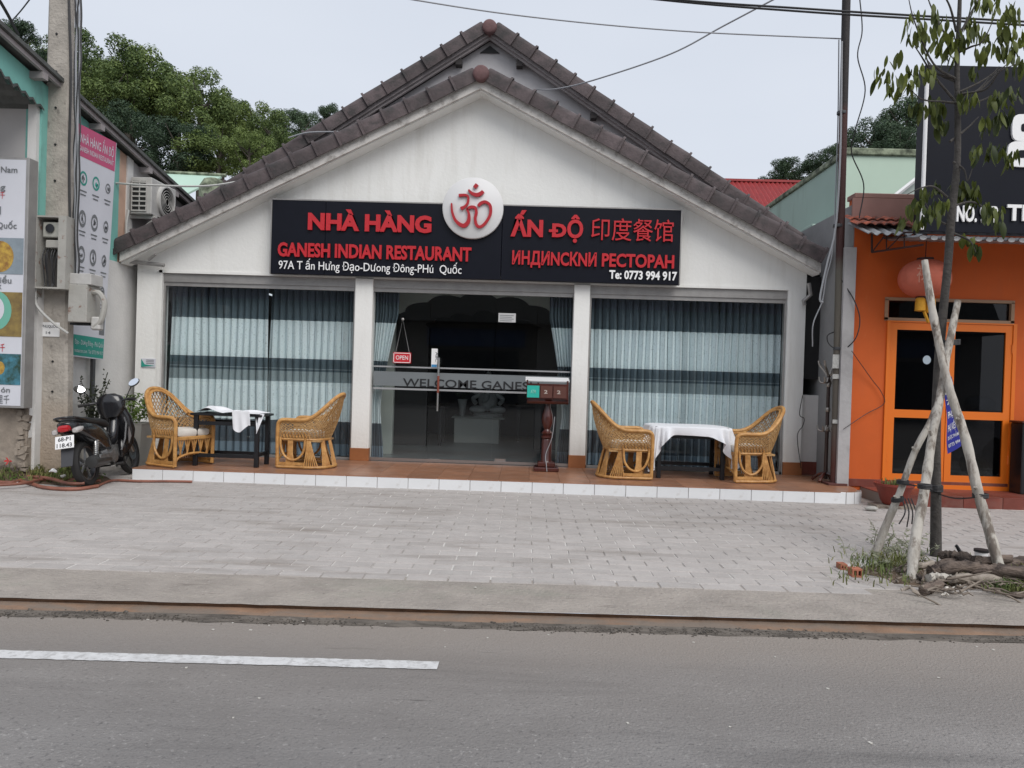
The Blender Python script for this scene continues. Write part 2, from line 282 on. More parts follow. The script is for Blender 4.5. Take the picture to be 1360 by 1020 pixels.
# ------------------------------------------------------------------ mesh helpers
class MB:
    def __init__(s): s.v = []; s.f = []
    def add(s, v, f):
        n = len(s.v); s.v += [tuple(x) for x in v]; s.f += [tuple(i+n for i in q) for q in f]; return s
    def box(s, x0, y0, z0, x1, y1, z1, M=None):
        v = [Vector(p) for p in ((x0,y0,z0),(x1,y0,z0),(x1,y1,z0),(x0,y1,z0),(x0,y0,z1),(x1,y0,z1),(x1,y1,z1),(x0,y1,z1))]
        if M: v = [M @ p for p in v]
        return s.add(v, [(3,2,1,0),(4,5,6,7),(0,1,5,4),(1,2,6,5),(2,3,7,6),(3,0,4,7)])
    def bev(s, x0, y0, z0, x1, y1, z1, b=.01, M=None):
        """box with chamfered edges"""
        v = []; idx = {}
        X, Y, Z = (x0, x1), (y0, y1), (z0, z1)
        for i in (0, 1):
            for j in (0, 1):
                for k in (0, 1):
                    for a in range(3):
                        p = [X[i], Y[j], Z[k]]
                        for q, (bit) in enumerate((i, j, k)):
                            if q != a: p[q] += b*(1 if bit == 0 else -1)
                        idx[(i, j, k, a)] = len(v); v.append(Vector(p))
        f = []
        g = lambda i, j, k, a: idx[(i, j, k, a)]
        for a in range(3):
            o = [q for q in range(3) if q != a]
            for s_ in (0, 1):
                cs = [(0, 0), (1, 0), (1, 1), (0, 1)]
                q = []
                for c in cs:
                    t_ = [0, 0, 0]; t_[a] = s_; t_[o[0]] = c[0]; t_[o[1]] = c[1]; q.append(g(*t_, a))
                f.append(tuple(q))
            # edges along axis a
            for c0 in (0, 1):
                for c1 in (0, 1):
                    A = [0, 0, 0]; A[o[0]] = c0; A[o[1]] = c1; B = list(A); B[a] = 1
                    f.append((g(*A, o[0]), g(*B, o[0]), g(*B, o[1]), g(*A, o[1])))
        for i in (0, 1):
            for j in (0, 1):
                for k in (0, 1): f.append((g(i,j,k,0), g(i,j,k,1), g(i,j,k,2)))
        if M: v = [M @ p for p in v]
        # orient outward from centre
        c = sum(v, Vector())/len(v); ff = []
        for q in f:
            n = (v[q[1]]-v[q[0]]).cross(v[q[2]]-v[q[0]]); m = sum((v[i] for i in q), Vector())/len(q)
            ff.append(q if n.dot(m-c) > 0 else tuple(reversed(q)))
        return s.add(v, ff)
    def tube(s, pts, r, n=8, cap=True, flat=1.0):
        pts = [Vector(p) for p in pts]; m = len(pts)
        rr = r if isinstance(r, (list, tuple)) else [r]*m
        v = []; f = []; up = Vector((0, 0, 1)); prev = None
        for i, p in enumerate(pts):
            d = (pts[min(i+1, m-1)]-pts[max(i-1, 0)]).normalized()
            if prev is None:
                a = d.cross(up)
                if a.length < 1e-3: a = d.cross(Vector((1, 0, 0)))
                a.normalize()
            else:
                a = prev-d*prev.dot(d); a.normalize()
            prev = a; b = d.cross(a)
            for k in range(n):
                t_ = 2*PI*k/n; v.append(p+a*math.cos(t_)*rr[i]+b*math.sin(t_)*rr[i]*flat)
        for i in range(m-1):
            for k in range(n):
                f.append((i*n+k, i*n+(k+1) % n, (i+1)*n+(k+1) % n, (i+1)*n+k))
        if cap: f.append(tuple(reversed(range(n)))); f.append(tuple((m-1)*n+k for k in range(n)))
        return s.add(v, f)
    def lathe(s, prof, c=(0, 0, 0), n=20, M=None, cap=True):
        v = []; f = []
        for r, z in prof:
            for k in range(n):
                a = 2*PI*k/n; p = Vector((c[0]+r*math.cos(a), c[1]+r*math.sin(a), c[2]+z)); v.append(M @ p if M else p)
        for i in range(len(prof)-1):
            for k in range(n): f.append((i*n+k, i*n+(k+1) % n, (i+1)*n+(k+1) % n, (i+1)*n+k))
        if cap: f.append(tuple(reversed(range(n)))); f.append(tuple((len(prof)-1)*n+k for k in range(n)))
        return s.add(v, f)
    def prism(s, poly, a, b, axis='Y'):
        """poly in the two other axes, extruded from a to b"""
        def mk(p, t_):
            return (p[0], t_, p[1]) if axis == 'Y' else ((t_, p[0], p[1]) if axis == 'X' else (p[0], p[1], t_))
        n = len(poly); v = [mk(p, a) for p in poly]+[mk(p, b) for p in poly]
        f = [tuple(range(n)), tuple(reversed(range(n, 2*n)))]
        f += [(i, i+n, (i+1) % n+n, (i+1) % n) for i in range(n)]
        return s.add(v, f)
    def grid(s, fn, nu, nv, close=False):
        v = []; f = []
        for i in range(nu+1):
            for j in range(nv+1): v.append(fn(i/nu, j/nv))
        for i in range(nu):
            for j in range(nv):
                a = i*(nv+1)+j; f.append((a, a+nv+1, a+nv+2, a+1))
        return s.add(v, f)
    def ell(s, c, r, n=16, m=10, M=None):
        pr = [(math.sin(PI*i/m), -math.cos(PI*i/m)) for i in range(m+1)]
        v = []; f = []
        for q, z in pr:
            for k in range(n):
                a = 2*PI*k/n; p = Vector((q*math.cos(a)*r[0], q*math.sin(a)*r[1], z*r[2]))
                if M: p = M @ p
                v.append(p+Vector(c))
        for i in range(m):
            for k in range(n): f.append((i*n+k, i*n+(k+1) % n, (i+1)*n+(k+1) % n, (i+1)*n+k))
        return s.add(v, f)
    def loft(s, secs, n=16, ex=.75, axis='y'):
        """secs: (pos, other centre, half width x, half height, x offset)"""
        v = []; f = []
        for q in secs:
            y, z, hw, hh = q[:4]; xo = q[4] if len(q) > 4 else 0
            for k in range(n):
                a = 2*PI*k/n; c, t_ = math.cos(a), math.sin(a)
                x = xo+hw*math.copysign(abs(c)**ex, c); w = hh*math.copysign(abs(t_)**ex, t_)
                v.append((x, y, z+w) if axis == 'y' else (x, z+w, y))
        for i in range(len(secs)-1):
            for k in range(n): f.append((i*n+k, i*n+(k+1) % n, (i+1)*n+(k+1) % n, (i+1)*n+k))
        f.append(tuple(reversed(range(n)))); f.append(tuple((len(secs)-1)*n+k for k in range(n)))
        return s.add(v, f)
    def mesh(s, name, m, smooth=False, fix=True):
        me = bpy.data.meshes.new(name); me.from_pydata(s.v, [], s.f); me.materials.append(m)
        if fix:
            import bmesh
            b = bmesh.new(); b.from_mesh(me); bmesh.ops.recalc_face_normals(b, faces=b.faces); b.to_mesh(me); b.free()
        if smooth:
            for p in me.polygons: p.use_smooth = True
            if smooth != 'all': me.set_sharp_from_angle(angle=math.radians(40))
        me.update(); return me
def link(name, me, parent=None, loc=None, rot=None):
    o = bpy.data.objects.new(name, me); COL.objects.link(o)
    if parent: o.parent = parent
    if loc is not None: o.location = loc
    if rot is not None: o.rotation_euler = rot
    return o
def part(name, mb, m, parent, smooth=False, loc=None, rot=None, kind=None, label=None, fix=True):
    """geometry given in world space when loc is None and the parent sits unrotated at its own location"""
    o = link(name, mb.mesh(name, m, smooth, fix), parent, loc, rot)
    if loc is None and parent is not None:
        p = parent; off = Vector()
        while p is not None: off += p.location; p = p.parent
        o.location = -off
    if kind: o['kind'] = kind
    if label: o['label'] = label
    return o
def lpart(name, mb, m, parent, smooth=False, **k):
    """geometry given in the parent's own space"""
    return part(name, mb, m, parent, smooth, loc=(0, 0, 0), **k)
def tag(o, label=None, cat=None, group=None, kind=None):
    if label: o['label'] = label
    if cat: o['category'] = cat
    if group: o['group'] = group
    if kind: o['kind'] = kind
    return o
def thing(name, loc, label, cat, group=None, rot=(0, 0, 0)):
    o = bpy.data.objects.new(name, None); COL.objects.link(o); o.location = loc; o.rotation_euler = rot; o.empty_display_size = .2
    return tag(o, label, cat, group)
def struct(name, loc=(0, 0, 0)):
    o = bpy.data.objects.new(name, None); COL.objects.link(o); o.location = loc; o['kind'] = 'structure'; return o
def solo(name, mb, m, label, cat, smooth=False, group=None, kind=None):
    o = link(name, mb.mesh(name, m, smooth)); return tag(o, label, cat, group, kind)
def copy_tree(o, parent=None):
    c = o.copy(); COL.objects.link(c); c.parent = parent
    for ch in list(o.children): copy_tree(ch, c)
    return c
def smoothpath(pts, n=6):
    """Catmull-Rom through the points"""
    p = [Vector(q) for q in pts]; p = [p[0]*2-p[1]]+p+[p[-1]*2-p[-2]]; out = []
    for i in range(1, len(p)-2):
        for k in range(n):
            t_ = k/n; a, b, c, d = p[i-1], p[i], p[i+1], p[i+2]
            out.append(.5*((2*b)+(c-a)*t_+(2*a-5*b+4*c-d)*t_*t_+(3*b-a-3*c+d)*t_**3))
    out.append(p[-2]); return out
# lettering
_tc = {}
def textdata(body, offset, extrude):
    k = (body, offset, extrude)
    if k in _tc: return _tc[k]
    c = bpy.data.curves.new('t', 'FONT'); c.body = body; c.size = 1; c.offset = offset; c.extrude = extrude; c.resolution_u = 3
    o = bpy.data.objects.new('t', c); COL.objects.link(o); bpy.context.view_layer.update()
    me = o.evaluated_get(bpy.context.evaluated_depsgraph_get()).to_mesh()
    v = [tuple(q.co) for q in me.vertices]; f = [tuple(p.vertices) for p in me.polygons]
    bpy.data.objects.remove(o); bpy.data.curves.remove(c)
    _tc[k] = (v, f); return v, f
def capheight(offset):
    v, _ = textdata('H', offset, 0); zs = [q[1] for q in v]; return min(zs), max(zs)
def lettering(name, body, m, parent, origin, right, up, width, cap, depth=0.0, bold=.02, letters=False, shear=0.0, local=False):
    """fits text into width x cap height; origin is the left end of its baseline"""
    ex = 1.0 if depth else 0.0
    v, f = textdata(body, bold, ex)
    x0 = min(q[0] for q in v); x1 = max(q[0] for q in v); lo, hi = capheight(bold)
    sx = width/(x1-x0); sz = cap/(hi-lo); right = Vector(right).normalized(); up = Vector(up).normalized(); nrm = right.cross(up)
    W_ = [Vector(origin)+right*((q[0]-x0)*sx+shear*(q[1]-lo)*sz)+up*((q[1]-lo)*sz)+nrm*(q[2]*depth/2) for q in v]
    if not letters:
        mb = MB(); mb.add(W_, f); return part(name, mb, m, parent, fix=False, loc=(0, 0, 0) if local else None)
    # islands, joined when they overlap sideways
    n = len(v); pr = list(range(n))
    def fd(a):
        while pr[a] != a: pr[a] = pr[pr[a]]; a = pr[a]
        return a
    for q in f:
        for i in q[1:]: pr[fd(i)] = fd(q[0])
    isl = {}
    for q in f: isl.setdefault(fd(q[0]), []).append(q)
    it = []
    for k, fs in isl.items():
        xs = [v[i][0] for q in fs for i in q]; it.append([min(xs), max(xs), fs])
    it.sort(key=lambda a: a[0]); gr = []
    for a in it:
        if gr and a[0] < gr[-1][1]-.04: gr[-1][1] = max(gr[-1][1], a[1]); gr[-1][2] = gr[-1][2]+a[2]
        else: gr.append(list(a))
    for g in gr:
        ids = sorted({i for q in g[2] for i in q}); mp_ = {i: j for j, i in enumerate(ids)}
        mb = MB(); mb.add([W_[i] for i in ids], [tuple(mp_[i] for i in q) for q in g[2]])
        part(name, mb, m, parent, fix=False)
def flat(name, pts, m, parent, loc=None):
    mb = MB(); mb.add(pts, [tuple(range(len(pts)))]); return part(name, mb, m, parent, fix=False, loc=loc)

# ================================================================== THE SETTING
YF = 11.3            # restaurant front
PZT = .15            # porch top
g = MB(); g.add([(-300, 5.0, -.06), (300, 5.0, -.06), (300, 600, -.06), (-300, 600, -.06)], [(0, 1, 2, 3)])
tag(link('ground', g.mesh('ground', soil)), kind='structure')
g = MB(); g.add([(-300, -40, -.055), (300, -40, -.055), (300, 4.90, -.055), (-300, 4.90, -.055)], [(0, 1, 2, 3)])
tag(link('road', g.mesh('road', asph)), kind='structure')
g = MB()   # worn white lane line, ragged at its edges
N_ = 160; xs = [-6+(5.57)*i/N_ for i in range(N_+1)]; v = []; f = []
for i, x in enumerate(xs):
    yc = 3.965+.034*x; v += [(x, yc-.054+rnd.uniform(-.004, .004), -.051), (x, yc+.054+rnd.uniform(-.004, .004), -.051)]
    if i: f.append((2*i-2, 2*i, 2*i+1, 2*i-1))
g.add(v, f); tag(link('road_marking', g.mesh('road_marking', paint)), kind='structure')
# kerb: concrete band, its dark edge, clay ledge and grit
def kx(x): return 4.745+.033*x
def strip(name, m, fa, za, fb, zb, n=220, jit=.0, x0=-14, x1=14, kind='structure', seed=1):
    r = random.Random(seed); mb = MB(); v = []; f = []
    for i in range(n+1):
        x = x0+(x1-x0)*i/n
        v += [(x, fa(x)+r.uniform(-jit, jit), za+r.uniform(-jit, jit)*.3), (x, fb(x)+r.uniform(-jit, jit)*.4, zb)]
        if i: f.append((2*i-2, 2*i, 2*i+1, 2*i-1))
    mb.add(v, f); o = link(name, mb.mesh(name, m)); o['kind'] = kind; return o
strip('kerb_band', kerbm, kx, 0.0, lambda x: 5.53+.043*x, -.006, jit=.005)
strip('kerb_face', kface, lambda x: kx(x)+.022, -.028, lambda x: kx(x)+.004, -.002, seed=2)
strip('gutter_ledge', ledge, lambda x: kx(x)-.10+.012*math.sin(x*2.3), -.044, lambda x: kx(x)+.03, -.026, jit=.010, seed=3)
strip('gutter_edge', ledge2, lambda x: kx(x)-.19, -.0545, lambda x: kx(x)-.095+.012*math.sin(x*2.3), -.040, jit=.014, seed=4)
# loose grit along the gutter
g = MB(); r = random.Random(5)
for i in range(3800):
    x = r.uniform(-5, 5)
    if math.sin(x*1.7)+math.sin(x*4.1+1) < r.uniform(-2, 1): continue
    y = kx(x)-.145+r.gauss(0, .028)-.01*math.sin(x*3); s_ = r.uniform(.002, .0065)*(2.5 if r.random() < .03 else 1)
    z = -.053+max(0, min(.1, (y-kx(x)+.19)))*.12
    a = r.uniform(0, PI); M = Matrix.Translation((x, y, z)) @ Matrix.Rotation(a, 4, 'Z') @ Matrix.Rotation(r.uniform(-.5, .5), 4, 'X')
    g.box(-s_, -s_*.7, -s_*.4, s_, s_*.7, s_*.6, M)
grit = mat('grit', (.16, .14, .12), .95, col2=(.045, .04, .035), scale=60)
tag(link('gutter_grit', g.mesh('gutter_grit', grit)), kind='stuff')
g = MB(); r = random.Random(15)
for i in range(90):
    x = r.uniform(-5, 5); y = r.choice([kx(x)-r.uniform(.15, .34), r.uniform(5, 8.5), r.uniform(3, 4.6)]); s_ = r.uniform(.002, .007)
    z = 0.004 if y > 4.8 else (-.054 if y < kx(x)-.17 else -.045)
    g.box(-s_*1.6, -s_, 0, s_, s_, s_*.5, Matrix.Translation((x, y, z)) @ Matrix.Rotation(r.uniform(0, PI), 4, 'Z'))
tag(link('pale_litter_flecks', g.mesh('pale_litter_flecks', mat('fleck', (.5, .48, .44), .8))), kind='stuff')

# pavement of pavers, laid in a running bond
pv = struct('pavement'); BW, BH = .31, .155
bedm = MB(); bedm.add([(-14, 5.3+.043*-14-.02, -.0058), (14, 5.3+.043*14-.02, -.0058), (14, 11.0, -.0058), (-14, 16.0, -.0058)], [(0, 1, 2, 3)])
part('paver_bed', bedm, bed, pv)
cell = []
row = 0; y = 4.4
def edge(x): return 5.35+.043*x
tree_hole = lambda x, y: (2.75 < x < 4.9 and 5.82 < y < 6.5+.1*math.sin(x*7) and (x > 3.0 or y > 6.0))
while y < 16:
    off = (row % 2)*BW/2; x = -8.6+off
    while x < 8.4:
        yc = y+.02*x
        if yc-BH/2 > edge(x)+.0 and not tree_hole(x, yc) and not (yc > 9.62-.02*x+.1 and x > -5.14) and abs(x) < .78*yc+1.2: cell.append((x, yc))
        elif yc > 9.62 and x > -5.14: break
        x += BW
    y += BH; row += 1
def bev_paver():
    mb = MB(); w, h = BW/2-.0048, BH/2-.0042; b = .004
    v = [(-w, -h, -.012), (w, -h, -.012), (w, h, -.012), (-w, h, -.012), (-w, -h, -.006), (w, -h, -.006), (w, h, -.006), (-w, h, -.006), (-w+b, -h+b, 0), (w-b, -h+b, 0), (w-b, h-b, 0), (-w+b, h-b, 0)]
    f = [(8, 9, 10, 11)]+[(a+0, (a+1) % 4, (a+1) % 4+4, a+4) for a in range(4)]+[(a+4, (a+1) % 4+4, (a+1) % 4+8, a+8) for a in range(4)]
    mb.add(v, f); return mb
bp = bev_paver(); pme = bp.mesh('paver', pave)
inv = lambda c: abs(c[0]) < .72*c[1]
near = sorted([c for c in cell if inv(c)], key=lambda c: c[1]+.02*abs(c[0]))[:300]; ns = set(near); r = random.Random(3)
def pz(x, y): return .0015*math.sin(x*2.1+y)+.001*math.sin(y*3.3)
for c in near:
    o = link('paver', pme, pv, (c[0]+r.uniform(-.002, .002), c[1], pz(*c)+r.uniform(-.0015, .0015)), (r.gauss(0, .004), r.gauss(0, .003), .02+r.gauss(0, .006)))
mb = MB()
for c in cell:
    if c in ns: continue
    M = Matrix.Translation((c[0], c[1], pz(*c)+r.uniform(-.0015, .0015))) @ Matrix.Rotation(r.gauss(0, .004), 4, 'X') @ Matrix.Rotation(.02+r.gauss(0, .005), 4, 'Z')
    mb.add([M @ Vector(q) for q in bp.v], bp.f)
pave2 = pave.copy(); pave2.name = 'paver_concrete_far'
part('farther_pavers', mb, pave2, pv, kind='stuff', fix=False)

# porch: white-tiled riser, terracotta floor tiles
po = struct('porch'); PX0, PX1, PY0 = -5.14, 4.43, 9.64
mb = MB(); mb.box(PX0, PY0+.012, -.05, PX1-.3, YF-.01, PZT-.012); mb.lathe([(.29, -.05), (.29, PZT-.012)], (PX1-.3, PY0+.302, 0), 32); mb.box(PX1-.3, PY0+.31, -.05, PX1-.012, YF-.01, PZT-.012)
part('porch_base', mb, joint, po)
tw = .402
n = int((PX1-.3-PX0)/tw); tw = (PX1-.3-PX0)/n
mb = MB(); mb.bev(.003, 0, -.02, tw-.003, .011, PZT-.004, .003); rt = mb.mesh('riser_tile', whitet)
for i in range(n): link('riser_tile', rt, po, (PX0+i*tw, PY0, 0))
for i in range(4):
    a = PI/2*i/4; b_ = PI/2*(i+1)/4
    mb = MB(); R_ = .302; v = []
    for k in range(4):
        t_ = a+.01+(b_-a-.02)*k/3; v += [(PX1-.3+R_*math.sin(t_), PY0+.302-R_*math.cos(t_), -.02), (PX1-.3+R_*math.sin(t_), PY0+.302-R_*math.cos(t_), PZT-.004)]
    mb.add(v, [(2*k, 2*k+2, 2*k+3, 2*k+1) for k in range(3)]); part('riser_tile', mb, whitet, po, True)
fw = .40; nx = int((PX1-PX0)/fw); mb = MB(); mb.bev(.0015, .0015, 0, fw-.0015, .412, .012, .001); ft = mb.mesh('floor_tile', terra)
for i in range(nx+1):
    for j in range(4):
        if i == nx and j == 0: continue
        sx = 1 if i < nx else (PX1-.01-PX0-nx*fw)/fw
        if sx < .15: continue
        o = link('floor_tile', ft, po, (PX0+i*fw, PY0-.004+j*.413, PZT-.012)); o.scale.x = sx
mb = MB(); mb.lathe([(.40, 0), (.40, .012)], (PX1-.42, PY0+.41, PZT-.0125), 40); part('corner_tile', mb, terra, po)

# ================================================================== RESTAURANT BUILDING
rb = thing('restaurant_building', (-.8, YF, 0), 'white gabled restaurant with brown barrel tile roof and wide curtained windows', 'building')
AX, AZ, SL = -.82, 5.80, .508
WL, WR = -6.02, 4.14
zt = lambda x: AZ-SL*abs(x-AX)
wins = [(-5.63, -2.66), (-2.39, .66), (.90, 3.87)]; WT = 2.92
mb = MB()
mb.prism([(WL, WT), (WR, WT), (WR, zt(WR)), (AX, AZ), (WL, zt(WL))], YF, YF+.2)
mb.box(WL, YF, -.05, -5.63, YF+.2, WT); mb.box(3.87, YF, -.05, WR, YF+.2, WT)
part('front_wall', mb, white, rb)
for a, b_ in ((-2.66, -2.39), (.66, .90)):
    mb = MB(); mb.bev(a, YF-.03, PZT, b_, YF+.2, WT, .008); part('pillar', mb, white, rb)
for a, b_ in ((-2.67, -2.38), (.65, .91), (3.865, WR+.01)):
    mb = MB(); mb.bev(a, YF-.045, PZT-.002, b_, YF-.005 if a > 3 else YF+.05, PZT+.19, .004); part('skirting_tile', mb, mat('skirt%d' % int(a*10), (.34, .13, .05), .4, .2, 4), rb)
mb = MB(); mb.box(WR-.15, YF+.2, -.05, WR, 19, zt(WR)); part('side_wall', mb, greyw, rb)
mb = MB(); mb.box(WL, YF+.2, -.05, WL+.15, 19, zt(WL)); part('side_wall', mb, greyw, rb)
# raised plaster reveal round each window
for i in (0, 2):
    a, b_ = wins[i]; mb = MB(); mb.box(a-.05 if i == 0 else a, YF-.012, PZT, a, YF, WT+.04); 
    mb.box(a-.05 if i == 0 else a, YF-.012, WT, b_+(.05 if i == 2 else 0), YF-.0, WT+.04)
    if i == 2: mb.box(b_, YF-.012, PZT, b_+.05, YF, WT)
    part('window_surround', mb, white, rb)
# roof slabs behind the verge tiles
def roofslab(name, ax, az, sl, l, r_, y0, y1, th=.10, m=tilem):
    for s_, e in ((-1, l), (1, r_)):
        mb = MB(); dx = abs(e-ax); mb.prism([(ax, az), (e, az-sl*dx), (e, az-sl*dx+th), (ax, az+th)], y0, y1); part(name, mb, m, rb)
roofslab('roof_slab', AX, AZ-.01, SL, WL-.08, 4.2, 11.02, 12.7)
RX, RZ, RS = -.80, 7.06, .66
roofslab('rear_roof_slab', RX, RZ+.02, RS, -5.2, 4.75, 12.30, 19)
mb = MB(); mb.prism([(-5.1, 3.2), (4.1, 3.2), (4.1, 4.0), (RX, RZ), (-5.1, RZ-.66*4.3)], 12.45, 12.6); part('rear_gable_wall', mb, mat('rear_wall', (.50, .49, .50), .85, .1, 2, bump=.2), rb)
# verge boards
def board(name, ax, az, sl, e, y0, y1, h, m, drop=0.0):
    dx = abs(e-ax); mb = MB(); s_ = 1 if e > ax else -1
    mb.prism([(ax, az-drop-h), (e, az-sl*dx-drop-h), (e, az-sl*dx-drop), (ax, az-drop)], y0, y1); part(name, mb, m, rb)
for e in (-6.12, 4.22): board('verge_board', AX, AZ+.065, SL, e, 10.97, 11.02, .15, fasc)
for e in (-6.12, 4.22): board('soffit', AX, AZ-.085, SL, e, 11.02, YF, .02, white)
for e in (-5.15, 4.75):
    board('rear_verge_board', RX, RZ+.10, RS, e, 12.24, 12.29, .085, greyfasc); board('rear_verge_strip', RX, RZ+.02, RS, e, 12.29, 12.34, .05, greyfasc)
# purlin ends under the rear verge
for dx in (.5, 1.75, 3.0):
    for s_ in (-1, 1):
        x = RX+s_*dx; mb = MB(); mb.box(x-.05, 12.30, RZ-RS*dx-.12, x+.05, 12.45, RZ-RS*dx-.03); part('purlin_end', mb, mat('purl%d%d' % (int(dx*10), s_), (.04, .035, .035), .8), rb)
mb = MB(); mb.prism([(RX-.16, RZ-.20), (RX+.16, RZ-.20), (RX, RZ-.08)], 12.42, 12.44); part('gable_vent', mb, blackm, rb)
# barrel verge tiles: front lip, rounded shoulder, back flange
def verge_tile(L, h=.185, r_=.085, d=.20):
    prof = [(.0, -.02), (-.012, .06)]
    prof = [(-.02, -.03), (-.028, h-r_)]+[(-.028+r_*(1-math.cos(a)), h-r_+r_*math.sin(a)) for a in [PI/10*k for k in range(1, 6)]]+[(r_+.04, h-.015), (d, h-.07)]
    th = .018; inn = [(min(y+th, d), z-th if i > 1 else z) for i, (y, z) in enumerate(prof)]
    prof2 = prof+list(reversed([(y+(th if i < 5 else 0), z-(th if i >= 2 else 0)) for i, (y, z) in enumerate(prof)]))
    v = []; n = len(prof2)
    for x, g_ in ((0, .0), (L*.05, .006), (L*.90, .012), (L*.91, .034), (L, .036)):
        for (y, z) in prof2: v.append((x, y-g_ if y < .05 else y, z+(g_ if z > .05 else -g_*.4)))
    f = [(i*n+k, i*n+(k+1) % n, (i+1)*n+(k+1) % n, (i+1)*n+k) for i in range(4) for k in range(n)]+[tuple(range(n)), tuple(4*n+k for k in range(n))]
    mb = MB(); mb.add(v, f); return mb
vt = verge_tile(.385).mesh('verge_tile', tilem, True); vt2 = verge_tile(.395).mesh('verge_tile', tilem, True)
r = random.Random(9)
def verge(me, ax, az, sl, e, y, step, name='verge_tile', start=.05):
    ang = math.atan(sl); L = abs(e-ax)/math.cos(ang); s_ = 1 if e > ax else -1; d = start
    while d < L-.12:
        x = ax+s_*d*math.cos(ang); z = az-d*math.sin(ang)
        o = link(name, me, rb); o.scale = (s_*1.0, 1, 1)
        M = Matrix.Translation((x, y+r.uniform(-.006, .006), z+r.uniform(-.004, .004))) @ Matrix.Rotation(s_*(ang+r.gauss(0, .012)), 4, 'Y') @ Matrix.Diagonal((s_, 1, 1, 1))
        o.matrix_parent_inverse = Matrix.Identity(4); o.matrix_local = Matrix.Translation(-rb.location) @ M
        d += step
for e in (-6.02, 4.14): verge(vt, AX, AZ+.07, SL, e, 10.93, .372)
for e in (-5.3, 4.62): verge(vt2, RX, RZ+.10, RS, e, 12.2, .382)
for (x, z, y) in ((AX, AZ+.10, 10.86), (RX, RZ+.11, 12.13)):
    mb = MB(); M = Matrix.Translation((x, y, z)) @ Matrix.Rotation(-PI/2, 4, 'X')
    mb.lathe([(.02, -.018), (.09, -.014), (.112, 0), (.122, .03), (.122, .05), (.11, .06), (.11, 1.2)], n=28, M=M); part('ridge_end_disc', mb, tiledisc, rb, True)
# gutter ends
mb = MB(); mb.tube([(-6.1, 11.15, 3.06), (-5.55, 11.18, 3.02)], .03, 8); mb.tube([(-5.75, 11.1, 3.08), (-5.62, 11.05, 3.16)], .02, 6); part('pipe_bracket', mb, alu, rb)
mb = MB(); mb.tube([(4.12, 11.16, 3.02), (4.16, 11.18, 2.85), (4.08, 11.24, 2.76), (4.10, 11.24, 2.7)], .03, 8); part('pipe_bracket', mb, alu, rb)

# windows: frame > glass panes
for wi, (a, b_) in enumerate(wins):
    fr_ = MB(); fr_.box(a, YF+.03, WT-.13, b_, YF+.12, WT-.002); fr_.box(a, YF+.05, WT-.19, b_, YF+.10, WT-.13)
    if wi != 1:
        fr_.box(a+.002, YF+.04, PZT, a+.03, YF+.1, WT-.19); fr_.box(b_-.03, YF+.04, PZT, b_-.002, YF+.1, WT-.19)
    wf = part('shutter_track' if wi == 1 else 'window_frame', fr_, alu, rb)
    sb = MB(); sb.box(a+.002, YF+.04, PZT, b_-.002, YF+.1, PZT+.05 if wi == 1 else PZT+.035); part('sill_rail', sb, steel if wi == 1 else alu, rb)
    cuts = [a+.03, (a+b_)/2, b_-.03] if wi != 1 else [a+.01, -1.52, -.52, .12, b_-.01]
    for k in range(len(cuts)-1):
        mb = MB(); yy = YF+.07+(.025 if (wi == 1 and k in (1, 2)) else 0); mb.box(cuts[k]+.004, yy, PZT+.05, cuts[k+1]-.004, yy+.008, WT-.19); part('glass_pane', mb, glass, rb)
# the hall behind the glass
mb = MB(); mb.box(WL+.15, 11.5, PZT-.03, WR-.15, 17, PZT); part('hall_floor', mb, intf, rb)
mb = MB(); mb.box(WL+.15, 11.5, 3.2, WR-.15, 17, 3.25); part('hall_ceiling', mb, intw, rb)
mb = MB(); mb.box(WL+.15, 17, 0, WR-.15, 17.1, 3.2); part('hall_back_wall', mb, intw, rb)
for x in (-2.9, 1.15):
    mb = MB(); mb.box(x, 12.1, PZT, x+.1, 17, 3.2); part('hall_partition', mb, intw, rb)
# cusped plaster arch
YA = 12.35
a0, a1 = P(523, 500, YA).x, P(741, 500, YA).x; top = P(640, 386, YA).z; spr = P(523, 430, YA).z
def cusps(ax0, ax1, zs, zt_, n=7):
    cx_ = (ax0+ax1)/2; w = (ax1-ax0)/2; pts = []
    for k in range(n):
        t0, t1 = PI-PI*k/n, PI-PI*(k+1)/n
        p0 = Vector((cx_+w*math.cos(t0), zs+(zt_-zs)*math.sin(t0))); p1 = Vector((cx_+w*math.cos(t1), zs+(zt_-zs)*math.sin(t1)))
        for q in range(8):
            u = q/8; m_ = p0.lerp(p1, u); nrm = Vector(((p1-p0).y*-1, (p1-p0).x)).normalized()
            if nrm.y < 0 and 1 < k < n-2: nrm = -nrm
            o_ = (m_-Vector((cx_, zs))).normalized(); pts.append(m_+o_*math.sin(PI*u)*.11)
    pts.append(Vector((cx_+w, zs))); return pts
cp = cusps(a0, a1, spr, top-.1)
poly = [(-2.75, PZT), (-2.75, 3.19), (1.12, 3.19), (1.12, PZT), (a1, PZT)]+[(p.x, p.y) for p in reversed(cp)]+[(a0, PZT)]
mb = MB(); mb.prism(poly, YA, YA+.12)
import bmesh
me = mb.mesh('plaster_arch', archm); b_m = bmesh.new(); b_m.from_mesh(me); bmesh.ops.triangulate(b_m, faces=b_m.faces); b_m.to_mesh(me); b_m.free()
o = link('plaster_arch', me, rb); o.location = -rb.location
cp = cusps(a0+.35, a1-.35, spr+.05, top-.28)
poly = [(-2.75, PZT), (-2.75, 3.19), (1.12, 3.19), (1.12, PZT), (a1-.35, PZT)]+[(p.x, p.y) for p in reversed(cp)]+[(a0+.35, PZT)]
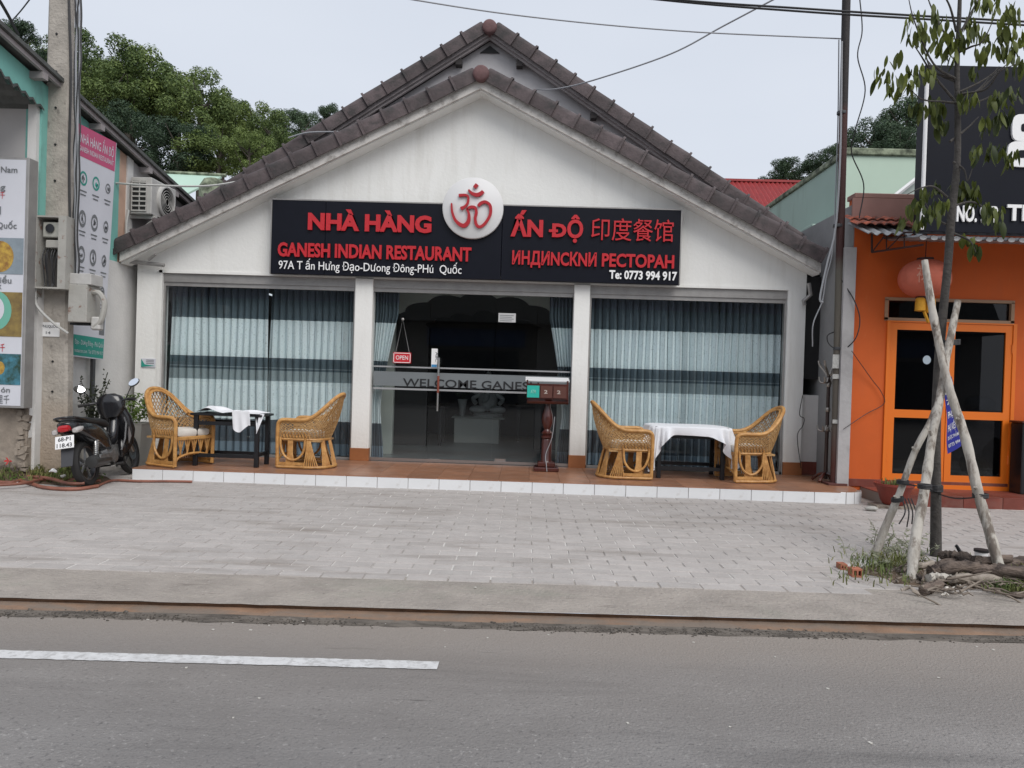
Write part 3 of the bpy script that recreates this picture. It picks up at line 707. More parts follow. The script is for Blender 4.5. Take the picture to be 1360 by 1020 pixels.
mb = MB(); mb.prism(poly, YA+1.6, YA+1.7); me = mb.mesh('inner_arch', mat('inner_arch_paint', (.05, .05, .052), .8)); b_m = bmesh.new(); b_m.from_mesh(me); bmesh.ops.triangulate(b_m, faces=b_m.faces); b_m.to_mesh(me); b_m.free()
o = link('inner_arch', me, rb); o.location = -rb.location

# curtains, each a pleated sheet
def curtain(x0, x1, y, ztop, zbot, pleats, label, group='curtains behind the front glass', gather=None, seed=0):
    r = random.Random(seed); ph = [r.uniform(-.5, .5) for _ in range(pleats+2)]; am = [r.uniform(.7, 1.3) for _ in range(pleats+2)]
    nu = pleats*10; nv = 26
    def fn(u, v):
        z = ztop+(zbot-ztop)*v; k = int(u*pleats); fu = u*pleats-k
        a = am[k]*(1-fu)+am[k+1]*fu; p_ = ph[k]*(1-fu)+ph[k+1]*fu
        x = x0+(x1-x0)*u; d = .055*a*math.sin(2*PI*u*pleats+p_*.6)+.012*math.sin(11*u+4*v+seed)
        x += .012*math.sin(2*PI*u*pleats*2+p_)+.01*math.sin(5*v+u*9+seed)
        if gather:
            gz, gx, gw = gather; tt = (z-gz)
            w = 1.0 if tt > 1.5 else (gw+(1-gw)*(max(0, tt)/1.5)**1.3 if tt > 0 else gw+.35*min(1, -tt/.6)*gw)
            side = x0 if gx < (x0+x1)/2 else x1
            x = gx+(x-side)*w+(side-gx)*(1 if tt > 1.5 else max(0, tt)/1.5)
        return (x, y+d, z)
    mb = MB(); mb.grid(fn, nu, nv); o = solo('curtain', mb, curt, label, 'curtain', smooth='all', group=group); return o
YC = YF+.30
curtain(-5.62, -4.08, YC, 2.80, PZT+.02, 14, 'pleated blue-grey banded curtain at the far left of the left window', seed=1)
curtain(-4.08, -2.64, YC+.05, 2.80, PZT+.02, 13, 'pleated blue-grey banded curtain in the right half of the left window', seed=2)
curtain(.88, 2.36, YC, 2.80, PZT+.02, 13, 'pleated blue-grey banded curtain in the left half of the right window', seed=3)
curtain(2.37, 3.90, YC+.05, 2.80, PZT+.02, 14, 'pleated blue-grey banded curtain at the far right of the right window', seed=4)
curtain(-2.42, -2.05, YC, 2.80, PZT+.02, 7, 'narrow banded curtain tied back at the left of the glass door', gather=(.92, -2.44, .42), seed=5)
curtain(.30, .69, YC, 2.80, PZT+.02, 7, 'narrow banded curtain tied back at the right of the glass door', gather=(.92, .71, .42), seed=6)

# ================================================================== RESTAURANT SIGNS
sg = thing('restaurant_sign', (-.85, 11.15, 2.94), 'long black sign board with red and white restaurant lettering above the glass door', 'sign')
YS = 11.13; SZ0, SZ1 = 2.935, 4.04
for a, b_ in ((-3.91, -3.105), (-3.1, -.455), (-.45, 2.195)):
    mb = MB(); mb.bev(a, YS, SZ0, b_, YS+.10, SZ1, .004); part('sign_panel', mb, signm, sg)
mb = MB(); mb.box(-3.93, YS-.005, SZ1, 2.215, YS+.10, SZ1+.018); mb.box(-3.93, YS-.004, SZ0, -3.912, YS+.10, SZ1); mb.box(2.197, YS-.004, SZ0, 2.215, YS+.10, SZ1); part('sign_trim', mb, alu, sg)
def line(body, px0, px1, ybase, cappx, m, name='letter', depth=.035, bold=.03, letters=True, Y=YS-.02, parent=sg):
    a, b_ = P(px0, ybase, Y), P(px1, ybase, Y); ym = (px0+px1)/2
    y0 = ybase; zc = P(ym, ybase+.031*(ym-px0), Y).z
    return lettering(name, body, m, parent, (a.x, Y, zc), (1, 0, 0), (0, 0, 1), b_.x-a.x, cappx/86.5, depth, bold, letters)
line('NHÀ HÀNG', 409, 573, 305, 22, red, bold=.045)
line('GANESH INDIAN RESTAURANT', 369, 626, 340, 18, red, bold=.035)
line('97A T ấn Hưng Đạo-Dưong Đông-PHú  Quốc', 370, 613, 356.5, 10.5, lett, 'letter', .012, 0, True)
for bx_ in ((438.2, 347.4, 440.0, 350.0),):
    bq = rectY(*bx_, YS-.02); mb = MB(); mb.box(bq[0], YS-.026, bq[1], bq[2], YS-.014, bq[3]); part('letter_hook', mb, lett, sg)
line('ẤN', 678, 721, 314, 22, red, bold=.045); line('D', 733, 752, 315, 17.5, red, bold=.045); line('Ộ', 753, 774, 316, 22, red, bold=.03)
bq = rectY(729, 305, 741, 308.5, YS-.02); mb = MB(); mb.box(bq[0], YS-.04, bq[1], bq[2], YS, bq[3]); part('letter_bar', mb, red, sg)
line('印度餐馆', 785, 894, 316, 21, red, bold=0)
line('ИНДИNCКNИ', 680, 792, 351, 17, red, bold=.03)
line('PECTOPAH', 799, 895, 354, 17, red, bold=.03)
line('Te: 0773 994 917', 809, 899, 370, 11, lett, 'letter', .012, .03, True)
om = thing('round_emblem', (-.9, 11.1, 3.99), 'round white disc with a red om symbol at the middle of the sign', 'emblem')
oc = P(628, 276, 11.05)
M = Matrix.Translation((oc.x, 11.10, oc.z)) @ Matrix.Rotation(PI/2, 4, 'X')
mb = MB(); mb.lathe([(.44, -.03), (.452, -.025), (.452, .035), (.44, .045), (.0, .045)], n=64, M=M); part('disc', mb, mat('disc_white', (.68, .68, .68), .5), om, True)
def stroke(name, pts, ws, square=True):
    """flat brush stroke, points in the zoomed crop of the emblem"""
    q = smoothpath([(p[0], p[1], w) for p, w in zip(pts, ws)], 6); L_ = []; R_ = []
    for i, p in enumerate(q):
        d = (q[min(i+1, len(q)-1)]-q[max(i-1, 0)]); d = Vector((d.x, d.y)).normalized(); nn = Vector((-d.y, d.x))*p.z/2
        L_.append(Vector((p.x, p.y))+nn); R_.append(Vector((p.x, p.y))-nn)
    def w3(p, dy): return (oc.x+(p.x-634)/9.27/88.5, 11.05-dy, oc.z-(p.y-525-.0*(p.x-634))/9.27/88.5)
    v = [w3(p, .035) for p in L_]+[w3(p, .035) for p in R_]+[w3(p, 0) for p in L_]+[w3(p, 0) for p in R_]; n = len(L_); f = []
    for i in range(n-1):
        f += [(i, i+1, n+i+1, n+i), (i, 2*n+i, 2*n+i+1, i+1), (n+i, n+i+1, 3*n+i+1, 3*n+i)]
    f += [(0, n, 3*n, 2*n), (n-1, 3*n-1, 4*n-1, 2*n-1)]
    mb = MB(); mb.add(v, f); part(name, mb, redl, om)
stroke('om_curve', [(460, 385), (540, 378), (575, 400), (572, 470), (540, 515), (490, 545)], [36, 30, 26, 28, 30, 44])
stroke('om_hook', [(375, 480), (385, 580), (425, 680), (490, 738), (545, 745), (588, 690), (588, 600), (560, 540)], [18, 26, 34, 44, 50, 44, 30, 24])
stroke('om_arch', [(560, 548), (610, 522), (665, 530), (680, 590), (668, 660), (690, 740), (740, 755), (800, 700), (850, 600), (845, 500), (790, 455), (735, 470), (700, 505)], [24, 36, 34, 34, 34, 36, 34, 34, 34, 36, 34, 40, 34])
stroke('om_crescent', [(575, 312), (620, 355), (680, 372), (730, 352), (755, 325)], [20, 36, 46, 46, 40])
stroke('om_dot', [(648, 285), (664, 265), (680, 245)], [44, 44, 44])

# door furniture
dr = thing('sliding_door_fittings', (-1.5, 11.34, 1.2), 'frosted welcome band and lock plates on the glass door', 'door fittings')
YD = 11.36
x0, z0, x1, z1 = rectY(518, 497, 756, 516, YD)
mb = MB(); mb.box(-2.36, YD, z0, .64, YD+.003, z1); part('frosted_band', mb, frost, dr)
for (ya, yb) in ((489.5, 491.5), (518.5, 521)):
    q = rectY(518, ya, 756, yb, YD); mb = MB(); mb.box(-2.36, YD, q[1], .64, YD+.003, q[3]); part('band_stripe', mb, mat('strp%d' % ya, (.30, .31, .32), .7), dr)
line('WELCOME GANESH', 535, 716, 513, 10.5, blt, 'welcome_lettering', .002, .01, False, YD-.004, dr)
for px in (577, 664):
    q = rectY(px-7, 611, px+7, 618, YD); mb = MB(); mb.box(q[0], YD-.01, q[1]+.02, q[2], YD+.03, q[3]+.02); part('patch_lock', mb, steel, dr)
a = P(583, 475, 11.28); b_ = P(581, 546, 11.28)
hd = thing('pull_bar', (a.x, 11.28, b_.z), 'long upright steel pull handle with a rust red middle on the glass door', 'handle')
mb = MB(); mb.tube([(a.x, 11.28, b_.z), (a.x, 11.28, a.z)], .016, 10); part('bar', mb, steel, hd, True)
mb = MB(); zm = (a.z+b_.z)/2; mb.tube([(a.x, 11.28, zm-.13), (a.x, 11.28, zm+.13)], .0175, 10); part('grip_sleeve', mb, mat('sleeve', (.22, .05, .03), .5), hd, True)
for z in (b_.z+.08, a.z-.08):
    mb = MB(); mb.tube([(a.x, 11.28, z), (a.x, 11.38, z)], .011, 8); part('standoff', mb, steel, hd, True)
q = rectY(573, 463, 581, 488, 11.355)
st = thing('door_sticker', (q[0], 11.355, q[1]), 'narrow white sticker beside the door handle', 'sticker')
mb = MB(); mb.box(q[0], 11.352, q[1], q[2], 11.356, q[3]); part('sheet', mb, whitep, st)
mb = MB(); mb.box(q[0]+.005, 11.349, q[1]+.005, q[2]-.005, 11.352, q[1]+.045); part('blue_foot', mb, mat('stk_blue', (.05, .25, .5), .5), st)
lettering('characters', 'ABC', sketch, st, (q[0]+.062, 11.349, q[3]-.05), (0, 0, -1), (1, 0, 0), .15, .04, .001)
q = rectY(662, 416, 685, 428, 11.355)
st = thing('paper_notice', (q[0], 11.355, q[1]), 'small white notice high on the glass door', 'notice')
mb = MB(); mb.box(q[0], 11.352, q[1], q[2], 11.356, q[3]); part('sheet', mb, mat('notice_paper', (.5, .5, .5), .6), st)
for k in range(4):
    mb = MB(); zz = q[3]-.03-.027*k; mb.box(q[0]+.02, 11.349, zz-.008, q[2]-.03*(k % 2+1), 11.352, zz); part('print_line', mb, sketch, st)
op = P(534, 475, 11.30)
os_ = thing('open_sign', (op.x, 11.30, op.z), 'small red sign reading OPEN hung on two cords inside the door', 'sign')
q = rectY(522, 468, 546, 482.5, 11.31)
mb = MB(); mb.bev(q[0], 11.30, q[1], q[2], 11.312, q[3], .003); part('board', mb, mat('open_red', (.55, .02, .03), .4), os_)
mb = MB(); 
for (a, b_, c, d) in ((0, 0, 1, .06), (0, .94, 1, 1), (0, 0, .035, 1), (.965, 0, 1, 1)):
    w, h = q[2]-q[0], q[3]-q[1]; mb.box(q[0]+w*(.03+a*.94), 11.297, q[1]+h*(.05+b_*.9), q[0]+w*(.03+c*.94), 11.30, q[1]+h*(.05+d*.9))
part('white_border', mb, whitep, os_)
lettering('letters', 'OPEN', whitep, os_, (q[0]+.045, 11.297, q[1]+.055), (1, 0, 0), (0, 0, 1), q[2]-q[0]-.09, .062, .003, .0)
hk = P(535, 424, 11.31)
mb = MB(); mb.tube([(q[0]+.04, 11.305, q[3]), hk, (q[2]-.03, 11.305, q[3])], .004, 5); part('cord', mb, mat('cord', (.25, .25, .25), .7), os_)
mb = MB(); mb.ell((hk.x, 11.31, hk.z), (.022, .012, .022)); part('suction_cup', mb, alu, os_, True)
# little plate on the wall
q = rectY(187, 476, 206, 488, 11.28)
pl = thing('wall_plate', (q[0], 11.28, q[1]), 'small white plate with a green stripe on the wall left of the window', 'sign')
mb = MB(); mb.bev(q[0], 11.285, q[1], q[2], 11.299, q[3], .002); part('plate', mb, posterw, pl)
mb = MB(); mb.prism([(q[0]+.005, q[1]+.005), (q[2]-.005, q[1]+.03), (q[0]+.06, q[1]+.045), (q[0]+.005, q[3]-.01)], 11.281, 11.284); part('green_mark', mb, postg, pl)
for k in range(3):
    mb = MB(); zz = q[3]-.02-.025*k; mb.box(q[0]+.08, 11.281, zz-.008, q[2]-.02, 11.284, zz); part('print_line', mb, sketch, pl)

# ================================================================== INSIDE THE HALL
q = rectY(603, 556, 663, 588, 14.8)
ct = thing('pale_counter', (q[0], 14.8, PZT), 'low pale counter box seen through the glass door', 'counter')
mb = MB(); mb.bev(q[0], 14.8, PZT, q[2], 15.4, q[3], .01); part('box', mb, mat('counter_paint', (.62, .64, .60), .6, .05, 3), ct)
mb = MB(); mb.bev(q[0]-.05, 14.76, q[3], q[2]+.1, 15.45, q[3]+.03, .006); part('top', mb, archm, ct)
zc = q[3]+.03
v_ = P(614, 540, 14.95); vs = thing('flower_vase', (v_.x, 14.95, zc), 'slim pale vase of flowers on the left of the counter', 'vase')
mb = MB(); mb.lathe([(.045, 0), (.055, .1), (.075, .24), (.10, .34), (.085, .345), (.06, .3)], (v_.x, 14.95, zc), 16); part('vase', mb, statm, vs, True)
mb = MB(); r = random.Random(4)
for k in range(9):
    a = r.uniform(0, 2*PI); p = Vector((v_.x+.12*math.cos(a), 14.95+.1*math.sin(a), zc+.42+r.uniform(0, .12))); mb.tube([(v_.x, 14.95, zc+.33), p], .005, 4); mb.ell(p, (.04, .04, .035), 7, 5)
part('flowers', mb, leafd, vs)
sx_ = P(648, 540, 15.1).x; ga = thing('seated_statue', (sx_, 15.1, zc), 'pale seated elephant-headed statue on the counter', 'statue')
mb = MB(); z = zc
mb.lathe([(.30, 0), (.30, .05), (.26, .08)], (sx_, 15.1, z), 24); part('base', mb, statm, ga, True)
mb = MB(); mb.ell((sx_, 15.1, z+.33), (.20, .16, .22)); mb.ell((sx_-.2, 14.958, z+.15), (.17, .12, .08)); mb.ell((sx_+.2, 14.958, z+.15), (.17, .12, .08))
for s_ in (-1, 1):
    mb.tube(smoothpath([(sx_+s_*.17, 15.1, z+.45), (sx_+s_*.30, 15.05, z+.36), (sx_+s_*.24, 14.95, z+.27)]), .045, 8); mb.tube(smoothpath([(sx_+s_*.16, 15.12, z+.48), (sx_+s_*.32, 15.1, z+.52), (sx_+s_*.33, 15.05, z+.68)]), .038, 8)
part('body', mb, statm, ga, True)
mb = MB(); mb.ell((sx_, 15.05, z+.63), (.12, .12, .13)); mb.ell((sx_-.16, 15.08, z+.64), (.08, .02, .1)); mb.ell((sx_+.16, 15.08, z+.64), (.08, .02, .1))
mb.tube(smoothpath([(sx_, 14.95, z+.62), (sx_, 14.91, z+.48), (sx_-.03, 14.91, z+.36), (sx_-.10, 14.89, z+.33)]), [.05+0*i for i in range(19)], 8)
part('head', mb, statm, ga, True)
mb = MB(); mb.lathe([(.11, .72), (.12, .76), (.08, .84), (.03, .93), (.01, .97)], (sx_, 15.07, z), 14); part('crown', mb, statm, ga, True)
# dark dining set deeper in the hall
for k, (x, y) in enumerate(((-2.15, 14.4), (.35, 15.9))):
    dt = thing('dining_table', (x, y, PZT), ('dark dining table in the left of the dim hall', 'dark dining table behind the pale counter')[k], 'table')
    mb = MB(); mb.bev(x-.6, y-.4, PZT+.72, x+.6, y+.4, PZT+.76, .01); part('table_top', mb, mat('dk%d' % k, (.03, .025, .02), .4), dt)
    for sx in (-1, 1):
        for sy in (-1, 1):
            mb = MB(); mb.box(x+sx*.52-.03, y+sy*.32-.03, PZT, x+sx*.52+.03, y+sy*.32+.03, PZT+.72); part('leg', mb, blackw, dt)

# ================================================================== MENU STAND
md = P(725, 623, 10.83); mxp = md.x
ms_ = thing('menu_stand', (mxp, 10.83, PZT), 'turned dark red wooden menu stand in front of the glass door', 'stand')
mb = MB(); mb.bev(mxp-.18, 10.65, PZT, mxp+.18, 11.01, PZT+.06, .012); mb.bev(mxp-.125, 10.705, PZT+.06, mxp+.125, 10.955, PZT+.13, .012); part('stepped_base', mb, wood, ms_)
mb = MB(); mb.lathe([(.085, 0), (.075, .02), (.075, .30), (.065, .33), (.085, .35), (.085, .37), (.06, .385), (.075, .40), (.085, .42), (.06, .44), (.045, .47), (.07, .52), (.085, .60), (.075, .68), (.045, .78), (.035, .88), (.055, .93), (.055, .98)], (mxp, 10.83, PZT+.13), 24); part('turned_post', mb, wood, ms_, True)
T0 = PZT+1.09; M = Matrix.Translation((mxp, 10.80, T0)) @ Matrix.Rotation(math.radians(42), 4, 'X')
q0, q1 = P(698, 500, 10.7).x, P(757, 500, 10.7).x; hw = (q1-q0)/2; cx_ = (q0+q1)/2-mxp
mb = MB(); mb.bev(cx_-hw+.03, -.16, -.02, cx_+hw-.01, .16, .03, .006, M); part('lectern_box', mb, wood, ms_)
mb = MB(); mb.bev(cx_-hw, -.02, .20, cx_+hw, .30, .225, .004, Matrix.Translation((mxp, 10.80, T0)) @ Matrix.Rotation(math.radians(8), 4, 'X')); part('top_board', mb, whitep, ms_)
for k, (a, b_) in enumerate(((0, .30), (.33, .62), (.65, .97))):
    w = 2*hw-.06; xa, xb = cx_-hw+.03+w*a, cx_-hw+.03+w*b_
    mb = MB(); mb.box(mxp+xa, 10.62, T0-.03, mxp+xb, 10.635, T0+.14); pn = part('front_panel', mb, teal if k == 0 else mat('brown_panel%d' % k, (.10, .035, .025), .5), ms_)
    lettering('mark', 'ATM' if k == 0 else '2', mat('mk%d' % k, (.25, .6, .5) if k == 0 else (.5, .45, .4), .5), ms_, (mxp+xa+.05, 10.618, T0+.03), (1, 0, 0), (0, 0, 1), (xb-xa)-.1 if k == 0 else .05, .05, .002)
mb = MB(); mb.box(mxp+cx_-hw+.02, 10.64, T0-.05, mxp+cx_+hw-.02, 10.66, T0+.17); mb.box(mxp-.05, 10.66, T0-.05, mxp+.05, 10.9, T0+.02)
for sx in (cx_-hw+.02, cx_+hw-.04): mb.box(mxp+sx, 10.66, T0-.05, mxp+sx+.02, 10.95, T0+.22)
part('frame', mb, wood, ms_)
mb = MB(); mb.tube(smoothpath([(mxp+.1, 10.72, T0-.3), (mxp+.07, 10.73, T0-.6), (mxp-.01, 10.72, PZT+.25), (mxp, 10.64, PZT+.1), (mxp+.01, 10.62, PZT+.01)]), .006, 5); part('flex', mb, wireg, ms_)

# ================================================================== RATTAN ARMCHAIRS
def chair():
    root = thing('rattan_armchair', (0, 0, 0), 'x', 'chair', 'rattan armchairs on the porch')
    half = [(.34, .31, .02), (.345, .315, .35), (.345, .315, .56), (.325, .32, .635), (.26, .325, .665), (.10, .33, .665), (-.04, .325, .675), (-.16, .30, .73), (-.27, .26, .83), (-.37, .20, .94), (-.435, .11, 1.01), (-.455, 0, 1.03)]
    full = half+[(x, -y, z) for x, y, z in reversed(half[:-1])]
    rim = smoothpath(full, 4)
    mb = MB(); mb.tube(rim, .026, 8); lpart('rim', mb, rattan, root, True)
    inner = [p*1.0 for p in rim]; ii = [Vector((p.x+(.045 if p.z > .72 else .0), p.y*(.86 if p.z > .72 else .955), p.z-(.035 if p.z > .6 else 0))) for p in rim]
    mb = MB(); mb.tube(ii, .014, 6); lpart('inner_rim', mb, rattan, root, True)
    # rim band between the two
    k0, k1 = 24, len(rim)-25
    mb = MB(); mb.add([rim[i] for i in range(k0, k1)]+[ii[i] for i in range(k0, k1)], [(i, i+1, (k1-k0)+i+1, (k1-k0)+i) for i in range(k1-k0-1)]); lpart('rim_band', mb, rattan, root, 'all')
    # seat-level rail and floor rail, open at the front
    def U(w, xf, xb, z, t):
        """t 0..1 from front +y round the back to front -y"""
        s = t*2-1; ang = s*PI/2
        L = (xf-(xb+w*.85)); tot = L*2+PI*w*.9
        d = t*tot
        if d < L: return Vector((xf-d, w, z))
        if d > tot-L: return Vector((xf-(tot-d), -w, z))
        a = (d-L)/(tot-2*L)*PI; return Vector((xb+w*.85-w*.85*math.sin(a), w*math.cos(a), z))
    seat = lambda t: U(.295, .33, -.27, .40, t)
    base = lambda t: U(.325, .345, -.36, .025, t)
    mb = MB(); mb.tube([seat(i/40) for i in range(41)], .018, 7); lpart('seat_rail', mb, rattan, root, True)
    mb = MB(); mb.tube([base(i/40) for i in range(41)], .02, 7); lpart('base_hoop', mb, rattan, root, True)
    # woven shell: two crossing families of split cane
    def rimt(t):
        a = 10+(len(rim)-21)*t; i = min(int(a), len(rim)-2); return rim[i].lerp(rim[i+1], a-i)
    def shell(u, v):
        a = rimt(u); b_ = seat(u); p = a.lerp(b_, v); bulge = .03*math.sin(PI*v)*(1-abs(2*u-1)*.6); p.x -= bulge*(1 if abs(2*u-1) < .5 else 0); return p
    mb = MB(); nn = 38
    for sgn in (-1, 1):
        for k in range(-10, nn+10):
            pts = []
            for j in range(13):
                v = j/12; u = k/nn+sgn*(v-.5)*.17
                if 0 <= u <= 1: pts.append(shell(u, v*.98)+Vector((0, 0, .002*sgn)))
            if len(pts) > 1: mb.tube(pts, .0072, 3, cap=False)
    for j in range(1, 9):
        mb.tube([shell(i/50, j/9*.97) for i in range(51)], .0045, 3, cap=False)
    lpart('woven_panel', mb, rattand, root, kind='stuff', fix=False)
    # fanned bundles of sticks below the seat
    def bundle(tc, wt, wm, wb, n=7, z0=.40, z1=.03):
        mb = MB()
        for i in range(n):
            s = (i/(n-1)-.5)*2; pts = []
            for j in range(7):
                v = j/6; w = wt+(wm-wt)*min(1, v*2) if v < .5 else wm+(wb-wm)*((v-.5)*2)
                t_ = min(1, max(0, tc+s*w)); a, b_ = seat(t_), base(t_); p = a.lerp(b_, v); p.z = z0+(z1-z0)*v; pts.append(p)
            mb.tube(pts, .0095, 5, cap=False)
        lpart('cane_bundle', mb, rattan, root, True)
    for tc, a, b_, c in ((.105, .02, .018, .036), (.27, .012, .03, .055), (.40, .015, .02, .035), (.5, .015, .02, .035), (.60, .015, .02, .035), (.73, .012, .03, .055), (.895, .02, .018, .036)): bundle(tc, a, b_, c)
    for s_ in (-1, 1):
        y = s_*.325
        mb = MB(); mb.tube(smoothpath([(.30, y, .42), (.29, y, .30), (.24, y, .18), (.14, y+s_*.005, .12), (.04, y, .15), (-.03, y, .25), (-.05, y, .42)], 5), .016, 7); lpart('side_loop', mb, rattan, root, True)
        mb = MB(); mb.box(-.05, y-.005, .05, .335, y+.005, .09); mb.tube([(.34, y*.97, .08), (.34, y*.97, .40)], .02, 7); lpart('side_skirt', mb, rattan, root)
        # scalloped wrap above the seat rail
        mb = MB()
        for k in range(9): 
            x = .30-.045*k; mb.tube([(x, s_*.31, .42), (x-.02, s_*.318, .50), (x-.045, s_*.31, .42)], .007, 4)
        lpart('scallop', mb, rattan, root)
    # front apron
    mb = MB(); mb.bev(.32, -.30, .36, .35, .30, .41, .008); mb.tube(smoothpath([(.34, -.31, .05), (.34, -.26, .13), (.34, -.12, .17), (.34, 0, .18), (.34, .12, .17), (.34, .26, .13), (.34, .31, .05)]), .016, 7); lpart('front_apron', mb, rattan, root)
    mb = MB()
    for y in (-.22, -.11, 0, .11, .22):
        for d in (-.035, 0, .035): mb.tube([(.335, y+d*1.2, .37), (.335, y-d*.3, .16)], .01, 5)
    lpart('apron_slats', mb, rattan, root)
    mb = MB(); mb.box(-.24, -.28, .37, .32, .28, .395); lpart('seat_deck', mb, rattand, root)
    mb = MB(); mb.loft([(-.18, .445, .10, .03), (-.17, .45, .14, .045), (-.08, .453, .23, .05), (0, .455, .265, .052), (.30, .455, .265, .052), (.325, .455, .262, .045), (.335, .455, .24, .02)], 28, .35)
    cu = MB(); cu.add([(v[1], v[0], v[2]) for v in mb.v], mb.f); lpart('cushion', cu, cush, root, True)
    return root
ch0 = chair()
CH = [((-4.80, 10.14), -24, 1.0, 'rattan armchair beside the scooter, turned half towards the street'),
      ((-3.02, 10.38), 176, 1.0, 'rattan armchair left of the door, its back to the left pillar'),
      ((1.36, 10.42), 2, 1.0, 'rattan armchair right of the door, facing the table under the white cloth'),
      ((3.13, 10.50), 190, 1.0, 'rattan armchair at the far right end of the porch')]
for k, ((x, y), a, s_, lb) in enumerate(CH):
    o = ch0 if k == 0 else copy_tree(ch0)
    o.location = (x, y, PZT+.001); o.rotation_euler = (0, 0, math.radians(a) if a > 90 or True else 0); o['label'] = lb

# ================================================================== TABLES
def table(x, y, w, d, h, label, rz=0.0):
    root = thing('black_table', (x, y, PZT+.001), label, 'table', 'narrow black wooden tables on the porch', (0, 0, rz))
    mb = MB(); mb.bev(-w/2, -d/2, h-.03, w/2, d/2, h, .006); lpart('table_top', mb, blackw, root)
    for sx in (-1, 1):
        for sy in (-1, 1):
            mb = MB(); X = sx*(w/2-.07); Y_ = sy*(d/2-.05); mb.bev(X-.028, Y_-.028, 0, X+.028, Y_+.028, h-.03, .004); lpart('leg', mb, blackw, root)
    for sy in (-1, 1):
        Y_ = sy*(d/2-.05)
        for z in (h-.16, .12):
            mb = MB(); mb.box(-w/2+.10, Y_-.012, z, w/2-.10, Y_+.012, z+.05); lpart('rail', mb, blackw, root)
    for sx in (-1, 1):
        X = sx*(w/2-.07); mb = MB(); mb.box(X-.012, -d/2+.08, .14, X+.012, d/2-.08, .19); lpart('rail', mb, blackw, root)
    return root
table(-4.08, 10.27, .98, .50, .72, 'black wooden table with a crumpled white cloth, left of the door')
table(2.30, 10.72, 1.02, .72, .72, 'black wooden table under the draped white cloth, right of the door')
# draped cloth, right table: square cloth laid cornerwise
tx, ty, tz = 2.30, 10.72, PZT+.728
def drape(u, v):
    a = 2*PI*u; c, s = math.cos(a), math.sin(a)
    e = .28; hx, hy = .545, .39
    bx, by = hx*math.copysign(abs(c)**e, c), hy*math.copysign(abs(s)**e, s)
    if v < .35: k = v/.35; return (tx+bx*k, ty+by*k, tz+.002*math.sin(9*bx*k)+.001)
    k = (v-.35)/.65
    cl = sum(wt*math.exp(-((a-c0+PI) % (2*PI)-PI)**2/(2*.30**2)) for c0, wt in ((PI*1.23, .50), (PI*1.77, .46), (PI*.25, .3), (PI*.75, .3)))
    drop = .13+cl+.025*math.sin(9*a)+.012*math.sin(17*a+1)
    rip = (.022+.034*k)*(math.sin(a*17+1.6*math.sin(2*a))+.5*math.sin(a*29+2*math.sin(3*a)))*k**.7
    nx, ny = c, s; out = .02+.05*k+rip
    return (tx+bx*1.01+nx*out, ty+by*1.01+ny*out, tz-drop*k**1.0-.004*(1-k))
mb = MB(); mb.grid(drape, 220, 22); solo('table_cloth', mb, cloth, 'clean white tablecloth draped over the right table, its corners hanging', 'tablecloth', smooth='all')
# crumpled cloth, left table
cx0, cy0, cz0 = -4.08, 10.27, PZT+.726
def crum(u, v):
    x = cx0-.44+.90*u; y = cy0-.27+.46*v
    z = cz0+.008+.022*abs(math.sin(7*u+3*v))*math.sin(PI*u)+.03*max(0, math.sin(13*u-5*v+1))*max(0, math.sin(PI*v))+(.05*math.exp(-((u-.2)/.12)**2))
    y += .05*math.sin(8*u)*v; x += .02*math.sin(11*v)
    return (x, y, z)
mb = MB(); mb.grid(crum, 60, 30)
def hang1(u, v):
    x = cx0+.10+.24*u+.02*v; d = v*(.22+.05*math.sin(5*u)); return (x, cy0-.275-.012-.012*math.sin(u*14)*v, cz0+.022-.0-d+.02*(1-v))
mb.grid(hang1, 16, 10)
def hang2(u, v):
    w = 1-v; x = cx0+.40+.12*u*w+.03*v; return (x, cy0-.22-.04*v+.012*math.sin(u*9), cz0+.01-.27*v)
mb.grid(hang2, 10, 10)
solo('crumpled_cloth', mb, cloth, 'crumpled white cloth thrown over the left table, hanging off its front edge', 'cloth', smooth='all')

# ================================================================== LEFT NEIGHBOUR
XL = -6.17
lb = thing('turquoise_shop', (XL, 9.3, 0), 'turquoise walled shop at the left edge, its grey sheet roof sloping down to the back', 'building')
def pyz(px, py, X=XL):
    q = PX(px, py, X); return (q.y, q.z)
t0, t1 = pyz(-45, 12), pyz(260, 283)
slope = (t1[1]-t0[1])/(t1[0]-t0[0]); ztop = lambda y: t0[1]+slope*(y-t0[0])-.06
ya = pyz(52, 300)[0]; y158 = pyz(158, 250)[0]; y167 = pyz(167, 250)[0]; y175 = pyz(175, 250)[0]; yend = t1[0]
zl = pyz(120, 338)[1]
def wallpan(name, y0, y1, z0, m, dx=0.0):
    mb = MB(); mb.prism([(y0, z0), (y1, z0 if not callable(z0) else z0), (y1, ztop(y1)), (y0, ztop(y0))], XL-.2, XL+dx, 'X'); return part(name, mb, m, lb)
wallpan('side_wall', ya, y158, zl, turq); wallpan('peach_strip', y158, y167, zl, peach); wallpan('corner_pilaster', y167, y175, zl, white2, .02); wallpan('rear_side_wall', y175, yend, zl, greyw)
mb = MB(); mb.box(XL-.2, ya, -.05, XL+.01, yend, zl); part('lower_side_wall', mb, white2, lb)
